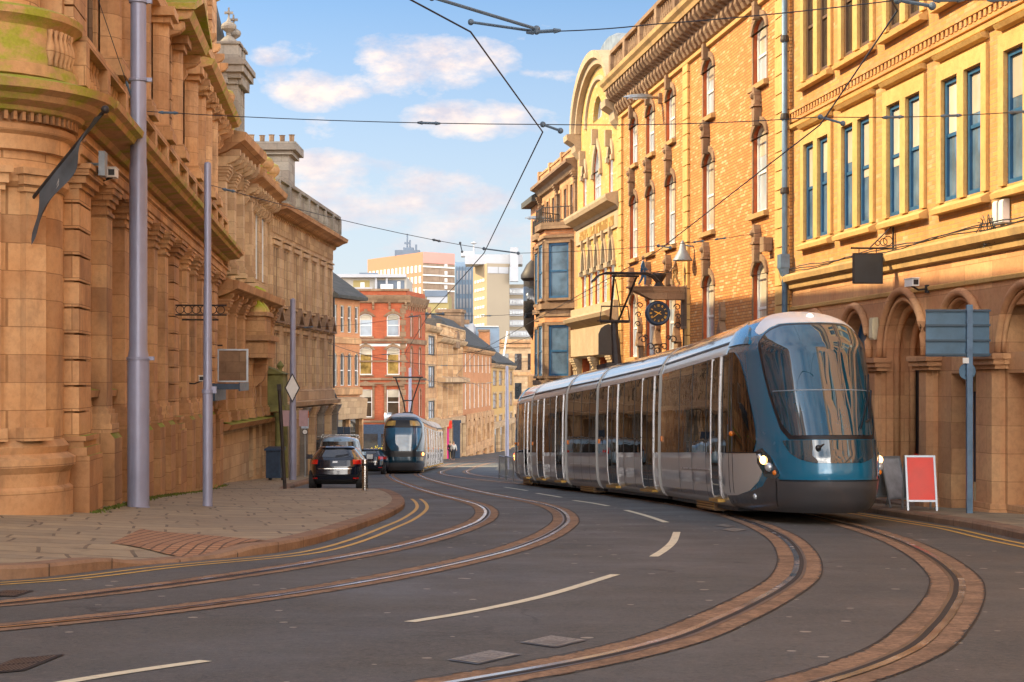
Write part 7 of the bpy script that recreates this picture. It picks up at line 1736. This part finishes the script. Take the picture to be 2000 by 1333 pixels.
mb = MB(); mb.grid([[(r*math.cos(2*math.pi*j/k), -.064, 1.95+r*math.sin(2*math.pi*j/k)) for j in range(k+1)] for r in (.1,.13)]); mb.build('rim', 'black', d)
# ---- right-hand street furniture
o = empty('road_sign', (8.12, 30.0, zg(30)+.12), (0,0,rad(0)), 'back of a large road sign on a blue-grey post with a small round sign below', 'sign')
mb = MB(); mb.box(-.05,.05,-.045,.045,0,3.7); mb.build('post', 'signpost', o)
mb = MB(); mb.box(-.76,.37,.05,.065,2.78,3.62); bd = mb.build('panel', 'signback', o)
mb = MB()
for z in (2.80, 3.05, 3.32, 3.58): mb.box(-.77,.38,.0,.05,z,z+.035)
mb.build('rib', plain('sign_rib_dark', (.05,.09,.13), .5), bd)
mb = MB(); mb.grid([[(-.02+r*math.cos(2*math.pi*j/28), .055+.008*q, 2.52+r*math.sin(2*math.pi*j/28)) for j in range(29)] for q, r in ((0,.005),(0,.15),(1,.15),(1,.005))]); mb.build('round_plate', 'signback', o)
mb = MB(); mb.box(-.13,-.02,-.05,-.047,2.66,2.76); mb.build('sticker', 'white', o)
mb = MB()
for z in (2.45,2.57,2.86,3.12,3.38,3.6): mb.box(-.06,.06,-.055,.055,z,z+.03)
mb.build('clamp', 'signpost', o)
def aboard(x, y, yaw, label, face, w=.52, h=1.0, spread=.3):
    o = empty('a_board', (x, y, zg(y)+.125), (0,0,yaw), label, 'sign board', 'pavement A-boards by the doorway')
    for sg in (-1, 1):
        T_ = lambda u, t, z, e=0: (u, sg*(spread*(1-z/h)+.02)+sg*e, z)
        mb = MB()
        def bar(u0, u1, z0, z1): 
            P = [T_(u0,0,z0),T_(u1,0,z0),T_(u1,0,z1),T_(u0,0,z1)]; Q = [T_(u0,0,z0,.03),T_(u1,0,z0,.03),T_(u1,0,z1,.03),T_(u0,0,z1,.03)]
            mb.face(P); mb.face(Q[::-1]); mb.grid([[*P,P[0]],[*Q,Q[0]]])
        bar(-w/2,-w/2+.035,0,h); bar(w/2-.035,w/2,0,h); bar(-w/2+.035,w/2-.035,h-.035,h); bar(-w/2+.035,w/2-.035,.17,.205); f = mb.build('frame', 'galv', o)
        mb = MB(); mb.face([T_(-w/2+.03,0,.2,.012),T_(w/2-.03,0,.2,.012),T_(w/2-.03,0,h-.03,.012),T_(-w/2+.03,0,h-.03,.012)]); mb.build('panel', face if sg == -1 else 'lead', f, recalc=False)
    return o
aboard(7.62, 31.6, rad(-4), 'nearer A-board with a plain red panel in a metal frame', 'red', w=.56, h=1.02)
M['boardgrey'] = plain('board_pale_grey', (.42,.43,.46), .5, var=.25, scale=5)
aboard(7.42, 33.3, rad(28), 'farther A-board with a pale grey panel, beside the tram nose', 'boardgrey', w=.5, h=1.0)
# ---- people and barriers far down the street
def person(x, y, yaw, label, top, legs, walk=.25, scale=1.0, z=None):
    z = zg(y) if z is None else z
    o = empty('person', (x, y, z), (0,0,yaw), label, 'person')
    J_ = {'pel':(0,0,.95),'waist':(0,0,1.1),'chest':(0,0,1.35),'neck':(0,.0,1.5),'head':(0,.02,1.62),'crown':(0,.01,1.72),
      'hl':(.1,0,.92),'kl':(.11,walk*.45,.5),'al':(.11,walk*.35,.09),'tl':(.12,walk*.35+.16,.04),'hr':(-.1,0,.92),'kr':(-.11,-walk*.2,.49),'ar':(-.11,-walk*.9,.12),'tr':(-.12,-walk*.9+.15,.05),
      'sl':(.19,0,1.43),'el':(.24,-walk*.35,1.15),'wl':(.23,-walk*.1+.06,.92),'hnl':(.22,.0,.84),'sr':(-.19,0,1.43),'er':(-.24,walk*.3,1.16),'wr':(-.22,walk*.6+.1,.95),'hnr':(-.21,walk*.65+.14,.88)}
    E = [('pel','waist'),('waist','chest'),('chest','neck'),('neck','head'),('head','crown'),('pel','hl'),('hl','kl'),('kl','al'),('al','tl'),('pel','hr'),('hr','kr'),('kr','ar'),('ar','tr'),('chest','sl'),('sl','el'),('el','wl'),('wl','hnl'),('chest','sr'),('sr','er'),('er','wr'),('wr','hnr')]
    Rr = dict(pel=.13,waist=.12,chest=.14,neck=.055,head=.085,crown=.06,hl=.09,kl=.06,al=.042,tl=.035,hr=.09,kr=.06,ar=.042,tr=.035,sl=.06,el=.042,wl=.03,hnl=.03,sr=.06,er=.042,wr=.03,hnr=.03)
    def skin(name, keys, mat, grow):
        names = [k for k in J_ if k in keys]; me = bpy.data.meshes.new(name); me.from_pydata([tuple(Vector(J_[k])*scale) for k in names], [(names.index(a), names.index(b)) for a, b in E if a in names and b in names], [])
        ob = bpy.data.objects.new(name, me); COL.objects.link(ob); ob.parent = o; me.materials.append(M[mat]); md = ob.modifiers.new('skin', 'SKIN'); 
        for i, k in enumerate(names): r = (Rr[k]*grow+(.008 if grow > 1 else 0))*scale; me.skin_vertices[0].data[i].radius = (r, r); me.skin_vertices[0].data[i].use_root = (i == 0)
        md.use_smooth_shade = True; s_ = ob.modifiers.new('sub', 'SUBSURF'); s_.levels = 1; s_.render_levels = 1; return ob
    skin('body', list(J_), 'skin', 1.0)
    skin('jacket', ['pel','waist','chest','sl','el','wl','sr','er','wr'], top, 1.14); skin('trousers', ['pel','hl','kl','al','hr','kr','ar'], legs, 1.14)
    mb = MB(); mb.ball((0, -.01*scale, 1.68*scale), .10*scale, 10); mb.build('hair', 'umber', o, smooth=True)
    return o
M['cl_white'] = plain('shirt_pale', (.5,.48,.45), .8); M['cl_dark'] = plain('clothes_dark', (.03,.03,.035), .85)
yp = 158; person((886-1000)/FPX*yp, yp, rad(200), 'walking person in pale top and dark trousers far down the street', 'cl_white', 'cl_dark')
person((879.5-1000)/FPX*(yp+1), yp+1, rad(190), 'person in dark clothes just left of the one in the pale top', 'cl_dark', 'cl_dark', walk=.12)
# smiths on the clock
cm = R2.root_matrix()
for n_, yaw_, lab, tp_, lg in ((1.45, -95, 'small figure in blue hammering, left of the two on the clock ledge', 'bluepaint', 'bluepaint'), (.38, 85, 'small brown figure hammering, right of the two on the clock ledge', 'umber', 'gold_dark')):
    q = cm @ Vector((R2.U(54.9), n_, 1.6+2.66-R2.zb)); f = person(q.x, q.y, rad(yaw_), lab, tp_, lg, walk=.3, scale=.56, z=q.z); f.name = 'clock_figure'; f['category'] = 'statue'
q = cm @ Vector((R2.U(54.9), .92, 1.6+2.66-R2.zb)); o = empty('anvil', q, (0,0,0), 'small dark anvil with bell between the two clock figures', 'anvil'); mb = MB(); mb.lathe([(.2,0),(.16,.05),(.1,.15),(.2,.3),(.25,.38),(.22,.44),(.02,.46)], (0,0), 12); mb.box(-.35,.1,-.08,.08,.3,.36); mb.tube([(-.4,0,.42),(.0,0,.5),(.4,0,.45)], .018); mb.build('block', 'iron', o)
# pink shopfront and open umbrella
M['magenta2'] = M['magenta']
xx = lambda px, Y: (px-1000)/FPX*Y
o = empty('pink_shopfront', (xx(873,168), 168.0, zg(168)), (0,0,0), 'bright pink narrow shopfront behind the two distant people', 'shopfront'); mb = MB(); mb.box(-.2,.2,-.4,0,0,3.0); mb.build('pillar', 'magenta', o); mb = MB(); mb.box(-.5,.5,-.6,0,3.0,3.5); mb.prism([(-.6,3.5),(0,3.5),(0,3.8)], -.5, .5); mb.build('fascia', 'red', o)
for px, Y, w, h, c, lab in ((893, 172, .7, 3.6, 'darkblue', 'slate blue shopfront pilaster next to the pink shopfront'),):
    o = empty('shopfront_pilaster', (xx(px,Y), Y-1.5, zg(Y)), label=lab, cat='shopfront'); mb = MB(); mb.box(-w/2,w/2,-.3,0,0,h); mb.box(-w/2-.1,w/2+.1,-.4,0,h,h+.3); mb.build('panel', c, o)
for k, (x, y) in enumerate(((.45,70.6),(.15,75))):
    o = empty('guard_rail', (x-.55, y, zg(y)), (0,0,rad(100)), ['nearer','farther'][k]+' grey metal guard rail panel left of the big tram tail', 'railing', 'guard rails beside the tram tail'); mb = MB()
    for z in (.15, 1.0): mb.tube([(-1.0,0,z),(1.0,0,z)], .025, 5)
    for j in range(9): mb.tube([(-1+.25*j,0,.0 if j in (0,8) else .15),(-1+.25*j,0,1.0)], .014 if 0 < j < 8 else .03, 5)
    mb.build('panel', 'galv', o)
# flowers by the red brick block
o = empty('flower_planter', (xx(738,135), 135, zg(135)), label='planter of yellow flowers left of the distant tram', cat='planter'); mb = MB(); mb.vslab([(-.8,-.3),(.8,-.3),(.8,.3),(-.8,.3)], 0, 1.0); mb.build('box', 'darkblue', o)
rng = random.Random(4); mb = MB()
for _ in range(90):
    a = Vector((rng.gauss(0,.3), rng.gauss(0,.15), 1.1+abs(rng.gauss(.0,.18)))); d = Vector((rng.uniform(-1,1),rng.uniform(-1,1),rng.uniform(-.5,1))).normalized()*.07; e = d.cross(Vector((0,0,1))).normalized()*.05; mb.face([a-d,a+e,a+d,a-e])
mb.build('flowers', 'yellowflower', o, recalc=False)

# litter specks / gum are in the asphalt; moss tufts at the wall foot
rng = random.Random(9); mb = MB(); M['tuft'] = plain('weeds_green', (.10,.13,.02), .9, var=.4, scale=9)
for _ in range(1500):
    y = rng.choice([rng.uniform(27,41), rng.uniform(30,56)]); x = LX(y)+.42+abs(rng.gauss(0,.10)); z = zg(y)+lift(x, y); s = rng.uniform(.015,.05); a = rng.uniform(0,6.28)
    d = Vector((math.cos(a)*s*.6, math.sin(a)*s*.6, 0)); up = Vector((rng.gauss(0,.3)*s, rng.gauss(0,.3)*s, s)); c = Vector((x,y,z)); mb.face([c-d, c+d, c+up])
tag(mb.build('wall_foot_weeds', 'tuft', recalc=False), 'low mossy weeds along the foot of the sandstone building', 'weeds', kind='stuff')

# a thing made of a single piece is that piece itself
for e in [q for q in list(COL.objects) if q.type == 'EMPTY' and q.parent is None]:
    ch = [q for q in COL.objects if q.parent == e]
    if len(ch) == 1:
        c = ch[0]; c.parent = None; c.location = e.location; c.rotation_euler = e.rotation_euler
        for k in ('label', 'category', 'group', 'kind'):
            if k in e: c[k] = e[k]
        nm = e.name; bpy.data.objects.remove(e); c.name = nm
# ================================================================== sky, sun, camera
W = bpy.data.worlds.new('World'); S.world = W; W.use_nodes = True; nt = W.node_tree; bg = nt.nodes['Background']
EL, AZ = rad(35.5), math.atan2(-1, .16)
sky = N(nt, 'ShaderNodeTexSky', sky_type='NISHITA'); sky.sun_disc = False; sky.sun_elevation = EL; sky.sun_rotation = AZ; sky.air_density = 1.0; sky.dust_density = .6; sky.ozone_density = 1.6
tc = N(nt, 'ShaderNodeTexCoord'); sp = N(nt, 'ShaderNodeSeparateXYZ'); nt.links.new(tc.outputs['Generated'], sp.inputs[0])
dx, dy, dz = sp.outputs
ay = math_(nt, 'MAXIMUM', math_(nt, 'ABSOLUTE', dy), .15)
u = math_(nt, 'DIVIDE', dx, ay); v = math_(nt, 'DIVIDE', dz, ay)
cmb = N(nt, 'ShaderNodeCombineXYZ'); nt.links.new(u, cmb.inputs[0]); nt.links.new(math_(nt, 'MULTIPLY', v, 1.9), cmb.inputs[1]); nt.links.new(math_(nt, 'MULTIPLY', dy, .2), cmb.inputs[2])
n1_ = noise(nt, cmb.outputs[0], 22, 9, .62); n2_ = noise(nt, cmb.outputs[0], 8, 5, .55)
cl = [(830,128,150,56),(740,118,60,26),(620,165,95,44),(575,105,75,26),(935,232,125,36),(660,330,110,34),(825,358,95,32),(700,395,240,52),(900,470,150,40),(890,445,90,22),(560,330,60,26),(1080,150,60,18),(470,360,80,30),(1500,60,200,60),(250,200,200,80)]
tot = None
for (cx_, cy_, rx_, ry_) in cl:
    a = math_(nt, 'MULTIPLY', math_(nt, 'SUBTRACT', u, (cx_-1000)/FPX), FPX/(rx_*1.35)); b = math_(nt, 'MULTIPLY', math_(nt, 'SUBTRACT', v, (HZ-cy_)/FPX), FPX/(ry_*1.3))
    q = math_(nt, 'MAXIMUM', math_(nt, 'SUBTRACT', 1.0, math_(nt, 'ADD', math_(nt, 'MULTIPLY', a, a), math_(nt, 'MULTIPLY', b, b))), 0.0)
    tot = q if tot is None else math_(nt, 'MAXIMUM', tot, q)
wide = ramp(nt, n2_, .5, .75, 0, .45)        # cloud over the rest of the sky
dens = ramp(nt, math_(nt, 'ADD', math_(nt, 'MULTIPLY', math_(nt, 'POWER', tot, .5), .95), math_(nt, 'MULTIPLY', math_(nt, 'SUBTRACT', n1_, .60), 3.0)), .20, .95)
out = math_(nt, 'MAXIMUM', math_(nt, 'MULTIPLY', ramp(nt, v, .30, .65), .07), math_(nt, 'MULTIPLY', ramp(nt, dy, .15, -.15), ramp(nt, dz, .74, .46)))  # unseen sky, mostly behind the camera, brightened to fill the shaded street
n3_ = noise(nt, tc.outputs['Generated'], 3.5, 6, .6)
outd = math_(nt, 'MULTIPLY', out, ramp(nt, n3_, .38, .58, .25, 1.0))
shade = ramp(nt, noise(nt, cmb.outputs[0], 34, 6, .6), .35, .65)
ccol = mix(nt, shade, (.31,.29,.32), mix(nt, ramp(nt, v, .09, .17), (.40,.36,.35), (.58,.46,.37)))
CB = 1.0
sk = mix(nt, 1.0, sky.outputs[0], (.048,.060,.070), 'MULTIPLY')
hz = ramp(nt, v, .0, .30)
veil = mix(nt, hz, (.62,.58,.56), (0.0,0.0,0.0))
sk2 = mix(nt, ramp(nt, v, .02, .24, .85, .0), sk, (.33,.335,.355))
fin = mix(nt, math_(nt, 'MULTIPLY', dens, .9), sk2, ccol)
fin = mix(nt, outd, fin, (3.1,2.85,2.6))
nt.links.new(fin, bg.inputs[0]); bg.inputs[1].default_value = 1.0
sun = bpy.data.lights.new('sun', 'SUN'); sun.energy = 3.35; sun.angle = rad(.6); sun.color = (1, .77, .43)
so = bpy.data.objects.new('sun', sun); COL.objects.link(so)
sd = Vector((math.sin(AZ)*math.cos(EL), math.cos(AZ)*math.cos(EL), math.sin(EL))); so.rotation_euler = (-sd).to_track_quat('-Z', 'Y').to_euler()
cam = bpy.data.cameras.new('camera'); co = bpy.data.objects.new('camera', cam); COL.objects.link(co); S.camera = co
co.location = (0, 0, CAMH); co.rotation_euler = (math.pi/2, 0, 0); cam.sensor_width = 36; cam.lens = FPX/2000*36; cam.shift_y = (HZ-666.5)/2000; cam.clip_end = 3000; cam.clip_start = .1
S.view_settings.view_transform = 'Standard'; S.view_settings.look = 'None'; S.view_settings.exposure = 1.35; S.view_settings.gamma = 1
S.cycles.max_bounces = 6; S.cycles.diffuse_bounces = 2; S.cycles.glossy_bounces = 4; S.cycles.sample_clamp_indirect = 6
